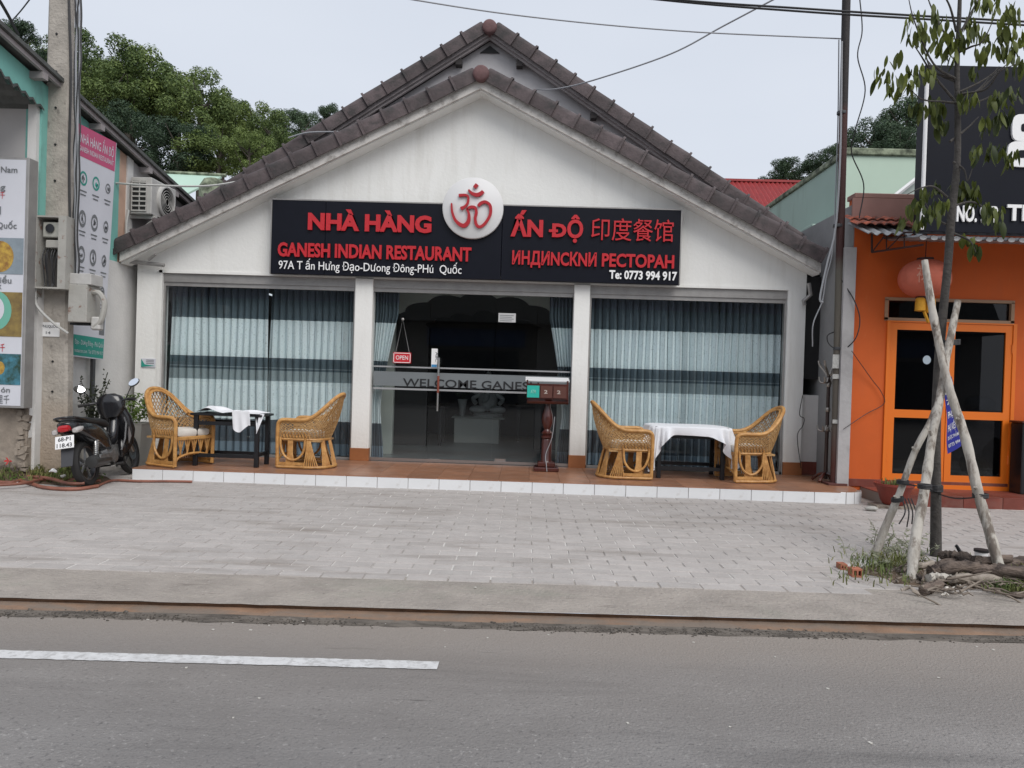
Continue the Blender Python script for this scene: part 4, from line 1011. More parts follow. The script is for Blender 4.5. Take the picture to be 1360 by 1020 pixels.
# upper fascia over the shop's recessed front, with its jagged lower edge
j0, j1 = pyz(-45, 58), pyz(52, 142); r = random.Random(21); pts = []
for k in range(19):
    t_ = k/18; pts.append((j0[0]+(ya-j0[0])*t_, j0[1]+(j1[1]-j0[1])*t_+(.03 if k % 2 else -.02)+r.uniform(-.01, .01)))
poly = pts+[(ya, ztop(ya)), (j0[0], ztop(j0[0]))]
mb = MB(); mb.prism(poly, XL-.05, XL, 'X'); me = mb.mesh('porch_fascia', turq); b_m = bmesh.new(); b_m.from_mesh(me); bmesh.ops.triangulate(b_m, faces=b_m.faces); b_m.to_mesh(me); b_m.free(); o = link('porch_fascia', me, lb); o.location = -lb.location
mb = MB()
for k in range(18):
    a, b_ = pts[k], pts[k+1]; mb.add([(XL+.03, a[0], a[1]), (XL+.03, b_[0], b_[1]), (XL-4, b_[0], b_[1]), (XL-4, a[0], a[1])], [(0, 1, 2, 3)]); mb.add([(XL+.03, a[0], a[1]), (XL+.03, b_[0], b_[1]), (XL+.03, b_[0], b_[1]-.03), (XL+.03, a[0], a[1]-.03)], [(0, 1, 2, 3)])
part('porch_sheet_roof', mb, darkroof, lb)
mb = MB(); mb.box(-10.5, ya, 0, XL-.2, ya+.2, min(4.9, ztop(ya+.2)-.05)); part('front_wall', mb, mat('shop_front', (.50, .48, .47), .85, .1, 1.2, bump=.1), lb)
xs_ = P(46, 300, ya-.05).x
mb = MB(); mb.box(xs_-.11, ya-.06, .55, xs_+.0, ya-.001, 5.0); part('corner_post', mb, white2, lb)
# roof with purlin ends
mb = MB(); mb.prism([(t0[0]-.2, t0[1]-slope*.2+.0), (yend+.3, t1[1]+slope*.3), (yend+.3, t1[1]+slope*.3+.05), (t0[0]-.2, t0[1]-slope*.2+.05)], -11, XL+.20, 'X'); part('roof_sheet', mb, darkroof, lb)
mb = MB(); mb.prism([(t0[0]-.2, t0[1]-slope*.2-.06), (yend+.25, t1[1]+slope*.25-.06), (yend+.25, t1[1]+slope*.25-.005), (t0[0]-.2, t0[1]-slope*.2-.005)], XL+.12, XL+.16, 'X'); part('verge_board', mb, greyfasc, lb)
for px in (40, 120, 187, 224, 246):
    y = pyz(px, 200)[0]; mb = MB(); mb.box(XL, y-.05, ztop(y)-.08, XL+.17, y+.05, ztop(y)+.0); part('purlin_end', mb, greyfasc, lb)
# broken plinth
mb = MB(); q = rectY(-60, 541, 44, 610, 9.15)
def pl_(u, v): 
    x = -10.5+(XL-.06+10.5)*u; return (x, 9.12-.05*v*0-.02*math.sin(9*x), q[3]*(v))
mb.box(-10.5, 9.13, -.05, XL-.03, ya-.001, q[3]); part('plinth', mb, plinth, lb)
mb = MB(); r = random.Random(2)
for k in range(26):
    z = r.uniform(0, q[3]-.05); mb.box(0, 0, 0, r.uniform(.04, .1), .05, r.uniform(.03, .09), Matrix.Translation((XL-.10+r.uniform(-.06, .02), 9.10+r.uniform(-.02, .02), z)) @ Matrix.Rotation(r.uniform(-.4, .4), 4, 'Y'))
part('broken_edge', mb, plinth, lb, kind='stuff')

# lightbox with food pictures
q = rectY(-70, 208, 35, 541, 8.95); LX1, LZ0, LZ1 = q[2], q[1], q[3]; LX0 = LX1-1.5
fs = thing('food_lightbox', (LX1, 8.95, LZ0), 'tall shop light box with food pictures cut off by the left edge', 'sign')
mb = MB(); mb.bev(LX0, 8.95, LZ0, LX1, 9.12, LZ1, .006); part('case', mb, alu, fs)
mb = MB(); mb.box(LX0+.03, 8.944, LZ0+.03, LX1-.035, 8.951, LZ1-.03); part('print_sheet', mb, posterw, fs)
def fz(py): return P(12, py, 8.94).z
def fx_(px, py): return P(px, py, 8.94).x
xr = LX1-.04
for (a, b_, m_, nm) in ((316, 364, mat('pr_slate', (.25, .30, .34), .5, .2, 9), 'picture'), (388, 447, foodO, 'picture'), (470, 511, foodB, 'picture')):
    mb = MB(); mb.box(LX0+.03, 8.939, fz(b_), xr, 8.944, fz(a)); part(nm, mb, m_, fs)
mb = MB(); c_ = (fx_(2, 345), fz(343))
def disc(cx_, cz_, rx_, rz_, y, n=24, xmax=None):
    pts = [(cx_+rx_*math.cos(2*PI*k/n), y, cz_+rz_*math.sin(2*PI*k/n)) for k in range(n)]
    return [(min(p[0], xmax) if xmax else p[0], p[1], p[2]) for p in reversed(pts)]
def dflat(nm, cx_, cz_, rx_, rz_, y, m, par, xmax=None):
    mb = MB(); mb.add(disc(cx_, cz_, rx_, rz_, y, xmax=xmax), [tuple(range(24))]); part(nm, mb, m, par, fix=False)
dflat('print_pancake', fx_(0, 342), fz(341), .17, .19, 8.937, foodY, fs, xr)
dflat('print_plate', fx_(-6, 412), fz(413), .20, .24, 8.937, foodG, fs, xr); dflat('print_bowl', fx_(-8, 412), fz(411), .13, .16, 8.935, posterw, fs, xr)
dflat('print_dish', fx_(0, 486), fz(489), .06, .08, 8.937, foodY, fs, xr)
for body, px0, px1, py, cap, m_ in (('Nam', 1, 23, 229, 8, sketch), ('ng', -6, 7, 252, 8, sketch), ('千', 0, 6, 263, 7, red), ('Quốc', -5, 22, 303, 8, sketch), ('iểu', 0, 15, 376, 8, sketch), ('K', -2, 2, 384, 6, sketch), ('千', 0, 6, 466, 8, red), ('ón', 1, 13, 521, 7, sketch), ('里千', -4, 12, 535, 9, sketch), ('J', -3, 1, 283, 9, sketch)):
    a = P(px0, py, 8.938); b_ = P(px1, py, 8.938)
    lettering('print_lettering', body, m_, fs, (a.x, 8.938, a.z), (1, 0, 0), (0, 0, 1), b_.x-a.x, cap/110, .002, 0.0 if body in '里千' else .01)

# tall poster on the side wall
XP = -6.03
C = [PX(103, 163, XP), PX(155, 190, XP), PX(137, 478, XP), PX(97, 473, XP)]   # tl tr br bl
pt = thing('menu_poster', C[2], 'tall poster with pink head and green foot on the side wall behind the concrete pole', 'poster')
def pu(u, v, d=0.0):
    a = C[0].lerp(C[1], u); b_ = C[3].lerp(C[2], u); p = a.lerp(b_, v); p.x += d; return p
def pq(nm, u0, v0, u1, v1, m, d):
    mb = MB(); mb.add([pu(u0, v1, d), pu(u1, v1, d), pu(u1, v0, d), pu(u0, v0, d)], [(0, 1, 2, 3)]); part(nm, mb, m, pt, fix=False)
mb = MB(); mb.add([pu(0, 1), pu(1, 1), pu(1, 0), pu(0, 0), pu(0, 1, -.03), pu(1, 1, -.03), pu(1, 0, -.03), pu(0, 0, -.03)], [(0, 1, 2, 3), (7, 6, 5, 4), (0, 4, 5, 1), (1, 5, 6, 2), (2, 6, 7, 3), (3, 7, 4, 0)]); part('board', mb, posterw, pt)
pq('pink_head', .0, .0, .985, .135, magenta, .002); pq('green_foot', .0, .905, .985, .995, postg, .002)
def ptext(body, u0, u1, v, capv, m, bold=.02):
    vv, ff = textdata(body, bold, 0); x0 = min(a[0] for a in vv); x1 = max(a[0] for a in vv); lo, hi = capheight(bold)
    mb = MB(); mb.add([pu(u0+(u1-u0)*(a[0]-x0)/(x1-x0), v-capv*(a[1]-lo)/(hi-lo), .005) for a in vv], ff); part('print_lettering', mb, m, pt, fix=False)
ptext('NHÀ HÀNG ẤN ĐỘ', .07, .93, .075, .038, posterw, .01); ptext('GANESH INDIAN RESTAURANT', .04, .94, .112, .022, posterw, .01)
ptext('Đạo - Dương Đông - Phú Quốc', .03, .96, .945, .02, posterw, .0); ptext('restaurant.com  Tel: 0773 994 917', .03, .96, .98, .016, posterw, .0)
r = random.Random(12)
for j, v in enumerate((.225, .40, .555, .70)):
    for i, u in enumerate((.17, .50, .83)):
        cu_ = MB(); n = 20
        rr = .095 if i < 2 else .07
        outer = [pu(u+rr*math.cos(2*PI*k/n), v+rr*.33*math.sin(2*PI*k/n)*(1.2 if j else 1), .004) for k in range(n)]; innr = [pu(u+rr*.72*math.cos(2*PI*k/n), v+rr*.24*math.sin(2*PI*k/n), .004) for k in range(n)]
        cu_.add(outer+innr, [(k, (k+1) % n, n+(k+1) % n, n+k) for k in range(n)]); part('printed_dish', cu_, postg if (j == 0 and i < 2) else sketch, pt)
        cu_ = MB()
        for q_ in range(6):
            a = r.uniform(0, 2*PI); d = r.uniform(0, .5)*rr; uu, v2 = u+d*math.cos(a), v+d*.33*math.sin(a); w = .016
            cu_.add([pu(uu-w, v2+.006, .0045), pu(uu+w, v2+.006, .0045), pu(uu+w*.6, v2-.006, .0045), pu(uu-w*.6, v2-.006, .0045)], [(0, 1, 2, 3)])
        part('printed_food', cu_, teal if (j == 0 and i == 1) else sketch, pt)
        cu_ = MB()
        for q_ in range(2):
            v2 = v+.055+.016*q_; w = .09-.02*q_; cu_.add([pu(u-w, v2+.003, .0045), pu(u+w, v2+.003, .0045), pu(u+w, v2-.003, .0045), pu(u-w, v2-.003, .0045)], [(0, 1, 2, 3)])
        part('print_line', cu_, sketch, pt)
pq('printed_photo', .80, .79, .97, .89, sketch, .003)
a = pu(.72, 1.0, -.02)
mb = MB(); mb.box(a.x-.03, a.y-.03, 0, a.x+.01, a.y+.03, a.z+.05); solo('poster_post', mb, dalu, 'thin dark post under the tall poster, behind the scooter', 'post')

# air conditioner on the side wall
a = PX(178, 284, XL+.12); b_ = PX(203, 236, XL+.12)
ya0 = a.y; zb = a.z; hgt = .56
ac = thing('air_conditioner', (XL, ya0, zb), 'pale air conditioning unit on brackets high on the left side wall', 'air conditioner')
acm = mat('ac_shell', (.50, .49, .47), .5, .15, 6)
mb = MB(); mb.bev(XL+.06, ya0, zb, XL+.38, ya0+.78, zb+hgt, .012); part('casing', mb, acm, ac)
mb = MB(); mb.box(XL+.09, ya0-.004, zb+.05, XL+.30, ya0+.004, zb+hgt-.06); part('coil', mb, blackm, ac)
for k in range(7):
    z = zb+.05+k*(hgt-.13)/6; mb = MB(); mb.bev(XL+.08, ya0-.018, z-.012, XL+.31, ya0-.004, z+.012, .004); part('louvre_slat', mb, acm, ac)
for x in (XL+.08, XL+.195, XL+.30):
    mb = MB(); mb.box(x, ya0-.016, zb+.04, x+.012, ya0-.003, zb+hgt-.05); part('grille_bar', mb, acm, ac)
M = Matrix.Translation((XL+.38, ya0+.42, zb+hgt/2)) @ Matrix.Rotation(PI/2, 4, 'Y')
mb = MB(); mb.lathe([(.26, 0), (.26, .03), (.235, .05), (.225, .05), (.22, .01)], n=32, M=M, cap=False); part('fan_shroud', mb, acm, ac, True)
mb = MB(); mb.lathe([(.001, .012), (.22, .012)], n=32, M=M); part('fan_dark', mb, blackm, ac)
for k in range(5):
    q_ = .05+.04*k; mb = MB(); mb.lathe([(q_, .035), (q_+.008, .035), (q_+.008, .042), (q_, .042), (q_, .035)], n=28, M=M, cap=False); part('guard_ring', mb, acm, ac)
mb = MB()
for y in (ya0+.1, ya0+.68): mb.box(XL, y-.02, zb-.05, XL+.42, y+.02, zb-.002); mb.tube([(XL+.01, y, zb-.35), (XL+.38, y, zb-.05)], .014, 6)
part('bracket', mb, acm, ac, kind='stuff')
mb = MB(); mb.tube(smoothpath([(XL+.05, ya0-.03, zb+.05), (XL+.04, ya0-.06, zb-.2), (XL+.05, ya0-.02, zb-.5), (XL+.05, ya0+.2, zb-.55)]), .02, 6); part('drain_pipe', mb, pvc, ac)

# ================================================================== CONCRETE POLE AND ITS BOXES
YP = 9.33
b0 = P(46, 600, YP).x; b1 = P(87, 600, YP).x; t0_ = P(63, 0, YP).x; t1_ = P(93, 0, YP).x; zt0 = P(80, 0, YP).z; zb0 = P(70, 600, YP).z
def ex(xa, xb, z): return xa+(xb-xa)*(z-zb0)/(zt0-zb0)
bx0, bx1 = ex(b0, t0_, -.1), ex(b1, t1_, -.1); HT = 9.5; tx0, tx1 = ex(b0, t0_, HT), ex(b1, t1_, HT)
up = thing('concrete_utility_pole', ((bx0+bx1)/2, YP, 0), 'stained grey concrete utility pole at the left in front of the turquoise shop', 'utility pole')
def polesec(x0, x1, y0, y1, z, c=.03): return [(x0+c, y0, z), (x1-c, y0, z), (x1, y0+c, z), (x1, y1-c, z), (x1-c, y1, z), (x0+c, y1, z), (x0, y1-c, z), (x0, y0+c, z)]
v = []; f = []; nz_ = 24; r = random.Random(8)
for k in range(nz_+1):
    z = -.1+(HT+.1)*k/nz_; t_ = k/nz_; a, b_ = bx0+(tx0-bx0)*t_, bx1+(tx1-bx1)*t_
    v += [(p[0]+r.uniform(-.004, .004), p[1]+r.uniform(-.004, .004), p[2]) for p in polesec(a, b_, YP, YP+(b_-a)*.46, z)]
for k in range(nz_):
    for j in range(8): f.append((k*8+j, k*8+(j+1) % 8, (k+1)*8+(j+1) % 8, (k+1)*8+j))
mb = MB(); mb.add(v, f); part('shaft', mb, conc, up)
for py in (45, 95, 143, 192, 240, 372, 480, 520):
    p = P(76-py*.012, py, YP-.002); mb = MB(); mb.lathe([(.001, 0), (.014, 0), (.014, .01)], n=10, M=Matrix.Translation(p) @ Matrix.Rotation(PI/2, 4, 'X')); part('bolt_hole', mb, blackm, up)
q = rectY(54, 428, 79, 447, YP-.01); mb = MB(); mb.box(q[0], YP-.012, q[1], q[2], YP-.004, q[3]); pp = part('number_plate', mb, whitep, up)
lettering('print_lettering', 'PHUQUOC', sketch, pp, (q[0]+.02, YP-.014, q[3]-.07), (1, 0, 0), (0, 0, 1), q[2]-q[0]-.04, .035, .001); lettering('print_lettering', '14', sketch, pp, (q[0]+.07, YP-.014, q[1]+.03), (1, 0, 0), (0, 0, 1), .06, .035, .001)
# open meter cabinet
q = rectY(52, 290, 92, 382, YP-.15)
mc = thing('meter_cabinet', (q[0], YP-.1, q[1]), 'open rusty white meter cabinet on the front of the concrete pole', 'meter box')
rwh = mat('rusty_white_steel', (.38, .37, .34), .6, bump=.2, var=.1); layer(rwh, (.16, .06, .03), 9, .58, .68, amt=.9)
x0, z0, x1, z1 = q; D0, D1 = YP-.22, YP-.005
mb = MB(); mb.box(x0, D1-.012, z0, x1, D1, z1); part('back_plate', mb, mat('cab_dark', (.09, .085, .08), .8), mc)
for (a, b_, c, d) in ((x0-.01, z0, x0+.012, z1), (x1-.10, z0, x1-.0, z1), (x0-.01, z1, x1, z1+.02), (x0, z0-.02, x1, z0)):
    mb = MB(); mb.box(a, D0, b_, c, D1-.013, d); part('side_plate', mb, rwh, mc)
mb = MB(); mb.bev(x0+.05, D0+.05, z1-.24, x1-.12, D1-.02, z1-.05, .01); part('meter', mb, mat('meter_body', (.38, .38, .34), .4, .2, 12), mc)
mb = MB(); mb.lathe([(.001, 0), (.05, 0), (.055, .02)], n=16, M=Matrix.Translation(((x0+x1)/2-.04, D0+.052, z1-.13)) @ Matrix.Rotation(PI/2, 4, 'X')); part('meter_window', mb, black, mc)
mb = MB(); mb.bev(x0+.08, D0+.06, z1-.37, x1-.12, D1-.02, z1-.27, .01); part('breaker', mb, rwh, mc)
mb = MB(); r = random.Random(5)
for k in range(7):
    xa = x0+.05+.035*k; mb.tube(smoothpath([(xa, D0+.1, z1-.37), (xa+r.uniform(-.03, .03), D0+.05, z1-.5), (xa+r.uniform(-.05, .05), D0+.08, z0+.05), (xa+r.uniform(-.06, .06), D0+.02, z0-.02)], 4), .008, 5)
part('wiring', mb, wire, mc, kind='stuff')
mb = MB(); mb.box(x0-.14, D0+.02, z0-.12, x0-.02, D1-.04, z0+.25); part('conduit_box', mb, rwh, mc)
mb = MB(); mb.tube(smoothpath([(x0-.02, D0+.05, z0-.02), (x0+.0, D0+.04, z0-.22), (x0+.16, D0+.1, z0-.42), (x1-.05, D1-.05, z0-.56)]), .016, 7); part('bent_pipe', mb, pvc, mc, True)
# closed boxes on the right side of the pole
q = rectY(92, 378, 117, 428, YP-.1); x0, z0, x1, z1 = q
bx = thing('junction_box', (x0, YP-.12, z0), 'closed pale grey steel box on the right flank of the concrete pole', 'junction box')
mb = MB(); mb.bev(x0, YP-.13, z0, x1, YP+.18, z1, .008); part('body', mb, rwh, bx)
mb = MB(); mb.bev(x0+.0, YP-.12, z1+.0, x1+.04, YP+.15, z1+.14, .008); part('upper_hood', mb, acm, bx)
mb = MB(); mb.box(x0-.02, YP-.05, z0-.03, x1-.02, YP+.1, z0-.002); part('foot_bracket', mb, blackm, bx)
mb = MB(); mb.tube(smoothpath([(x1, YP, z1-.08), (x1+.10, YP-.02, z1-.1), (x1+.16, YP-.02, z1-.22), (x1+.13, YP-.02, z0+.05), (x1+.04, YP-.02, z0-.05)]), .035, 8); part('cable_elbow', mb, rwh, bx, True)
mb = MB(); mb.bev(x1+.0, YP-.05, z0-.09, x1+.12, YP+.06, z0+.08, .02); part('cable_hood', mb, acm, bx)

# ================================================================== WIRES
def wire_thing(name, pts, r_, m, label, cat='cable', n=8, sides=5, group=None):
    mb = MB(); mb.tube(smoothpath(pts, n), r_, sides); return solo(name, mb, m, label, cat, smooth=True, group=group)
r = random.Random(31)
for k in range(5):
    pts = []
    for py in range(-40, 440, 30):
        pts.append(P(101+k*1.6+r.uniform(-1.5, 1.5)-py*.010, py, YP-.03-.02*k))
    wire_thing('pole_cable', pts, .010+.003*(k % 2), wire if k % 2 == 0 else wireg, ['leftmost black cable of the bundle down the right edge of the concrete pole', 'grey cable second in the bundle down the concrete pole', 'black cable in the middle of the bundle down the concrete pole', 'grey cable fourth in the bundle down the concrete pole', 'rightmost black cable of the bundle beside the tall poster'][k], group='cables down the concrete pole')
wire_thing('pole_cable', [P(91, -20, YP-.02), P(94, 100, YP-.02), P(92, 200, YP-.02), P(93, 290, YP-.03), P(97, 340, YP-.04)], .016, wire, 'thick black cable down the face of the concrete pole')
wire_thing('pole_cable', [P(54, 190, YP-.05), P(52, 260, YP-.06), P(44, 330, YP-.06), P(38, 390, YP-.06), P(46, 400, YP-.05)], .016, wireg, 'grey cable looping left of the meter cabinet')
wire_thing('overhead_wire', [P(-10, -15, 8.5), P(8, 15, 9), P(24, 45, 9.6)], .02, wire, 'thick dark wire at the top left corner')
wire_thing('overhead_wire', [P(48, -12, 8), P(28, 14, 8.8), P(12, 32, 9.6)], .008, wire, 'thin wire crossing the top left corner')
wire_thing('overhead_wire', [P(200, -60, 9.2), P(520, -5, 9.5), P(700, 22, 10), P(900, 41, 10.3), P(1117, 51.5, 10.5)], .010, wireg, 'thin grey wire slanting from the top edge to the black post')
wire_thing('overhead_wire', [P(560, -40, 8), P(870, -3, 8), P(1060, 11, 8), P(1220, 21, 8), P(1420, 32, 8)], .012, wire, 'upper one of the two black power lines across the top right')
wire_thing('overhead_wire', [P(560, -38, 8.1), P(870, -1, 8.1), P(1060, 15, 8.1), P(1220, 25, 8.1), P(1420, 37, 8.1)], .012, wire, 'lower one of the two black power lines across the top right')
wire_thing('roof_wire', [P(712, 119, 12.4), P(740, 118, 12.1), P(790, 106, 11.6), P(890, 72, 11), P(960, 35, 10.6), P(1030, -2, 10)], .012, wireg, 'slack grey wire rising from the rear gable to the top edge')
wire_thing('thin_conduit', [P(148, 243, 10.9), P(200, 246, 11), P(275, 247, 11.1), P(334, 238, 11.3)], .016, pvc, 'white conduit running from the tall poster across to the roof', 'pipe')
wire_thing('thin_conduit', [P(383, 183, 12.1), P(410, 176, 12.1), P(452, 175, 12.1)], .012, wireg, 'short grey wire lying on the rear roof tiles')
wire_thing('hanging_wire', [P(1141, -10, 9.5), P(1145, 40, 9.5), P(1139, 75, 9.5), P(1149, 120, 9.5), P(1136, 172, 9.6), P(1131, 203, 9.8), P(1147, 245, 10), P(1141, 290, 10)], .008, wire, 'wavy thin wire hanging just right of the black post')
wire_thing('hanging_wire', [P(1114, 53, 10.4), P(1113, 150, 10.4), P(1110, 250, 10.4), P(1106, 330, 10.4), P(1097, 370, 10.4), P(1092, 400, 10.4), P(1080, 430, 10.4), P(1079, 460, 10.5)], .009, wireg, 'grey wire running down the left of the black post to a loose end')
wire_thing('hanging_wire', [P(1118, 55, 10.3), P(1116, 200, 10.3), P(1110, 300, 10.3), P(1098, 352, 10.3), P(1089, 395, 10.3), P(1093, 402, 10.3)], .014, wireg, 'thicker grey wire tied off at the end of the roof beside the black post')
wire_thing('wire_loop', [P(1118, 372, 10.3), P(1135, 400, 10.2), P(1142, 425, 10.2), P(1136, 450, 10.2), P(1118, 465, 10.3), P(1102, 458, 10.4), P(1099, 446, 10.4), P(1110, 440, 10.4)], .008, wire, 'black wire looping out from the black post over the orange wall')
wire_thing('wire_loop', [P(1131, 466, 10.2), P(1158, 504, 10.3), P(1170, 520, 10.3), P(1174, 536, 10.3), P(1150, 550, 10.3), P(1120, 570, 10.2)], .005, wire, 'thin wire tacked across the orange wall left of the door')
wire_thing('wall_wire', [P(1066, 525, 11.2), P(1062, 550, 11.2), P(1068, 556, 11.2), P(1066, 566, 11.2), P(1059, 580, 11.2), P(1064, 622, 11.2)], .006, wire, 'thin squiggly wire down the wall right of the right window')

# ================================================================== BLACK POST, COAT RACK, GAP
bpx = P(1108, 638, 10.35).x; tpx = P(1124, 0, 10.35); 
rp = thing('steel_post', (bpx, 10.35, PZT), 'tall thin steel post, black above and rusty below, at the right end of the porch', 'post')
mb = MB(); top_ = Vector((bpx, 10.35, PZT)).lerp(tpx, 1.25); mb.tube([(bpx, 10.35, PZT), Vector((bpx, 10.35, PZT)).lerp(tpx, .5), top_], [.052, .054, .056], 12); part('shaft', mb, rust, rp, True)
mb = MB(); mb.bev(bpx-.13, 10.22, PZT, bpx+.13, 10.48, PZT+.03, .004); part('foot_plate', mb, rust, rp)
for py, h in ((480, 18), (500, 6), (560, 5)):
    p = P(1111, py, 10.28); mb = MB(); mb.box(p.x-.05, 10.285, p.z-h/190, p.x+.04, 10.295, p.z+h/190); part('stuck_label', mb, mat('lab%d' % py, (.45, .45, .43), .7, .3, 40), rp)
for py in (150, 300, 463):
    p = P(1113 if py > 250 else 1118, py, 10.35); mb = MB(); mb.lathe([(.064, -.02), (.066, -.015), (.066, .015), (.064, .02)], p, 12); part('clamp', mb, dalu, rp)
cxr = P(1096, 637, 10.55).x
ck = thing('coat_rack', (cxr, 10.55, PZT), 'dark coat rack with bare metal hooks beside the steel post', 'coat rack')
zt_ = P(1098, 497, 10.55).z; crm = mat('rack_brown', (.05, .03, .025), .4); mtl = mat('rack_metal', (.35, .32, .29), .35, metal=.8)
mb = MB(); mb.lathe([(.03, .05), (.026, .3), (.024, zt_-PZT)], (cxr, 10.55, PZT), 12); part('pole', mb, crm, ck, True)
for h in (.75, 1.02, zt_-PZT-.15): 
    mb = MB(); mb.lathe([(.03, -.03), (.036, -.02), (.036, .02), (.03, .03)], (cxr, 10.55, PZT+h), 12); part('collar', mb, mtl, ck, True)
for k in range(4):
    a = PI/4+k*PI/2; d = Vector((math.cos(a), math.sin(a), 0)); c0 = Vector((cxr, 10.55, 0)); 
    zz = zt_
    mb = MB(); mb.tube(smoothpath([c0+d*.02+Vector((0, 0, zz-.02)), c0+d*.07+Vector((0, 0, zz+.05)), c0+d*.13+Vector((0, 0, zz+.12)), c0+d*.15+Vector((0, 0, zz+.19))]), [.016]*19, 7); part('top_hook', mb, mtl, ck, True)
    mb = MB(); mb.tube(smoothpath([c0+d*.02+Vector((0, 0, zz-.05)), c0+d*.06+Vector((0, 0, zz-.12)), c0+d*.12+Vector((0, 0, zz-.11)), c0+d*.14+Vector((0, 0, zz-.04))]), .012, 6); part('hook', mb, mtl, ck, True)
    mb = MB(); mb.tube(smoothpath([c0+d*.02+Vector((0, 0, PZT+.80)), c0+d*.06+Vector((0, 0, PZT+.72)), c0+d*.12+Vector((0, 0, PZT+.73)), c0+d*.14+Vector((0, 0, PZT+.79))]), .010, 6); part('hook', mb, mtl, ck, True)
    mb = MB(); mb.tube(smoothpath([c0+d*.02+Vector((0, 0, PZT+.13)), c0+d*.10+Vector((0, 0, PZT+.10)), c0+d*.19+Vector((0, 0, PZT+.025))]), .022, 7); part('foot', mb, wood, ck, True)
q = rectY(1063, 525, 1108, 622, 11.35)
gw = thing('gap_wall', (q[0], 11.35, 0), 'low white wall closing the gap between the two buildings', 'wall')
mb = MB(); mb.bev(WR+.01, 11.36, 0, 4.80, 11.46, q[3], .006); part('wall_panel', mb, white2, gw)
mb = MB(); mb.box(WR+.01, 11.34, PZT, 4.80, 11.358, PZT+.2); part('skirting_tile', mb, redt, gw)

# ================================================================== ORANGE SHOP
YO = 10.35
OX0 = P(1128, 500, YO).x; OX1 = 10.5
ob = thing('orange_shop', (OX0, YO, 0), 'orange shop front with a framed glass door and dark red step', 'building')
FZ = .14
dx0, dz0, dx1, dz1 = rectY(1176, 428, 1343, 640, YO); dz0 = FZ+.06
tx0_, tz0_, tx1_, tz1_ = rectY(1178, 400, 1343, 427, YO)
ZT = P(1170, 262, YO).z
mb = MB(); mb.box(OX0, YO, 0, dx0, YO+.2, ZT); mb.box(dx1, YO, 0, OX1, YO+.2, ZT); mb.box(dx0, YO, tz1_, dx1, YO+.2, ZT); part('front_wall', mb, orange, ob)
mb = MB(); mb.box(OX0-.02, YO+.0, 0, OX0-.001, 16, ZT-.1); part('side_wall', mb, mat('side_cement', (.30, .30, .30), .85, .15, 2.5, bump=.2), ob)
mb = MB(); mb.box(OX0-.16, YO-.10, FZ-.05, OX0-.003, YO+.1, 3.4); part('corner_pier', mb, greyw, ob)
mb = MB(); mb.bev(OX0-.02, YO-.02, ZT-.02, OX1, YO+.24, ZT+.05, .01); part('parapet_cap', mb, pinkw, ob)
pz0 = P(1150, 300, YO).z
mb = MB(); mb.box(OX0-.05, YO-.03, pz0, OX1, YO-.001, ZT-.02); part('parapet_face', mb, pinkw, ob)
for k in range(10):
    mb = MB(); xx = OX0+.02+k*.56; 
    if xx+.55 < dx0-.05 or xx > dx1-.2 or True: mb.bev(xx, YO-.02, FZ, xx+.55, YO-.001, FZ+.10, .002); part('skirting_tile', mb, redt, ob)
# transom
mb = MB(); w = .035
for (a, b_, c, d) in ((tx0_-w, tz0_-.01, tx1_+w, tz0_+.03), (tx0_-w, tz1_-.01, tx1_+w, tz1_+.03), (tx0_-w, tz0_, tx0_+.01, tz1_), (tx1_-.01, tz0_, tx1_+w, tz1_)): mb.box(a, YO-.02, b_, c, YO+.03, d)
tf = part('transom_frame', mb, mat('transom_wood', (.33, .20, .12), .6), ob)
mb = MB(); mb.box(tx0_+.01, YO+.03, tz0_+.03, tx1_-.01, YO+.038, tz1_-.01); part('pane', mb, dglass, tf)
# two door leaves
xm = P(1256, 530, YO).x
zm = P(1256, 551, YO).z
for li, (a, b_) in enumerate(((dx0+.03, xm-.005), (xm+.005, dx1-.02))):
    lf = None; s_ = .09
    mb = MB()
    for (p, q_, u, v_) in ((a, dz0, a+s_, dz1-.02), (b_-s_, dz0, b_, dz1-.02), (a+s_, dz0, b_-s_, dz0+.13), (a+s_, dz1-.12, b_-s_, dz1-.02), (a+s_, zm-.055, b_-s_, zm+.055)): mb.box(p, YO-.01, q_, u, YO+.04, v_)
    lf = part('door_leaf', mb, orframe, ob)
    for z0, z1 in ((dz0+.13, zm-.055), (zm+.055, dz1-.12)):
        mb = MB(); mb.box(a+s_, YO+.01, z0, b_-s_, YO+.018, z1); part('pane', mb, dglass, lf)
    for z in (dz0+.3, dz1-.4):
        xx = a if li == 0 else b_; mb = MB(); mb.tube([(xx, YO-.015, z), (xx, YO-.015, z+.12)], .014, 7); part('hinge', mb, orframe, lf)
mb = MB()
for (a, b_, c, d) in ((dx0-.02, dz0-.06, dx0+.028, dz1+.0), (dx1-.018, dz0-.06, dx1+.03, dz1+.0), (dx0+.028, dz1-.018, dx1-.018, dz1+.0), (dx0+.028, dz0-.06, dx1-.018, dz0-.002)): mb.box(a, YO-.025, b_, c, YO+.06, d)
part('door_frame', mb, orframe, ob)
mb = MB(); mb.box(dx0-.02, YO+.001, dz1, dx1+.03, YO+.06, tz0_-.01); part('lintel', mb, orange, ob)
mb = MB(); c_ = P(1231, 478, YO+.008); mb.add(disc(c_.x, c_.z, .055, .06, YO+.008), [tuple(range(24))]); part('round_sticker', mb, mat('stk', (.40, .48, .55), .5), ob)
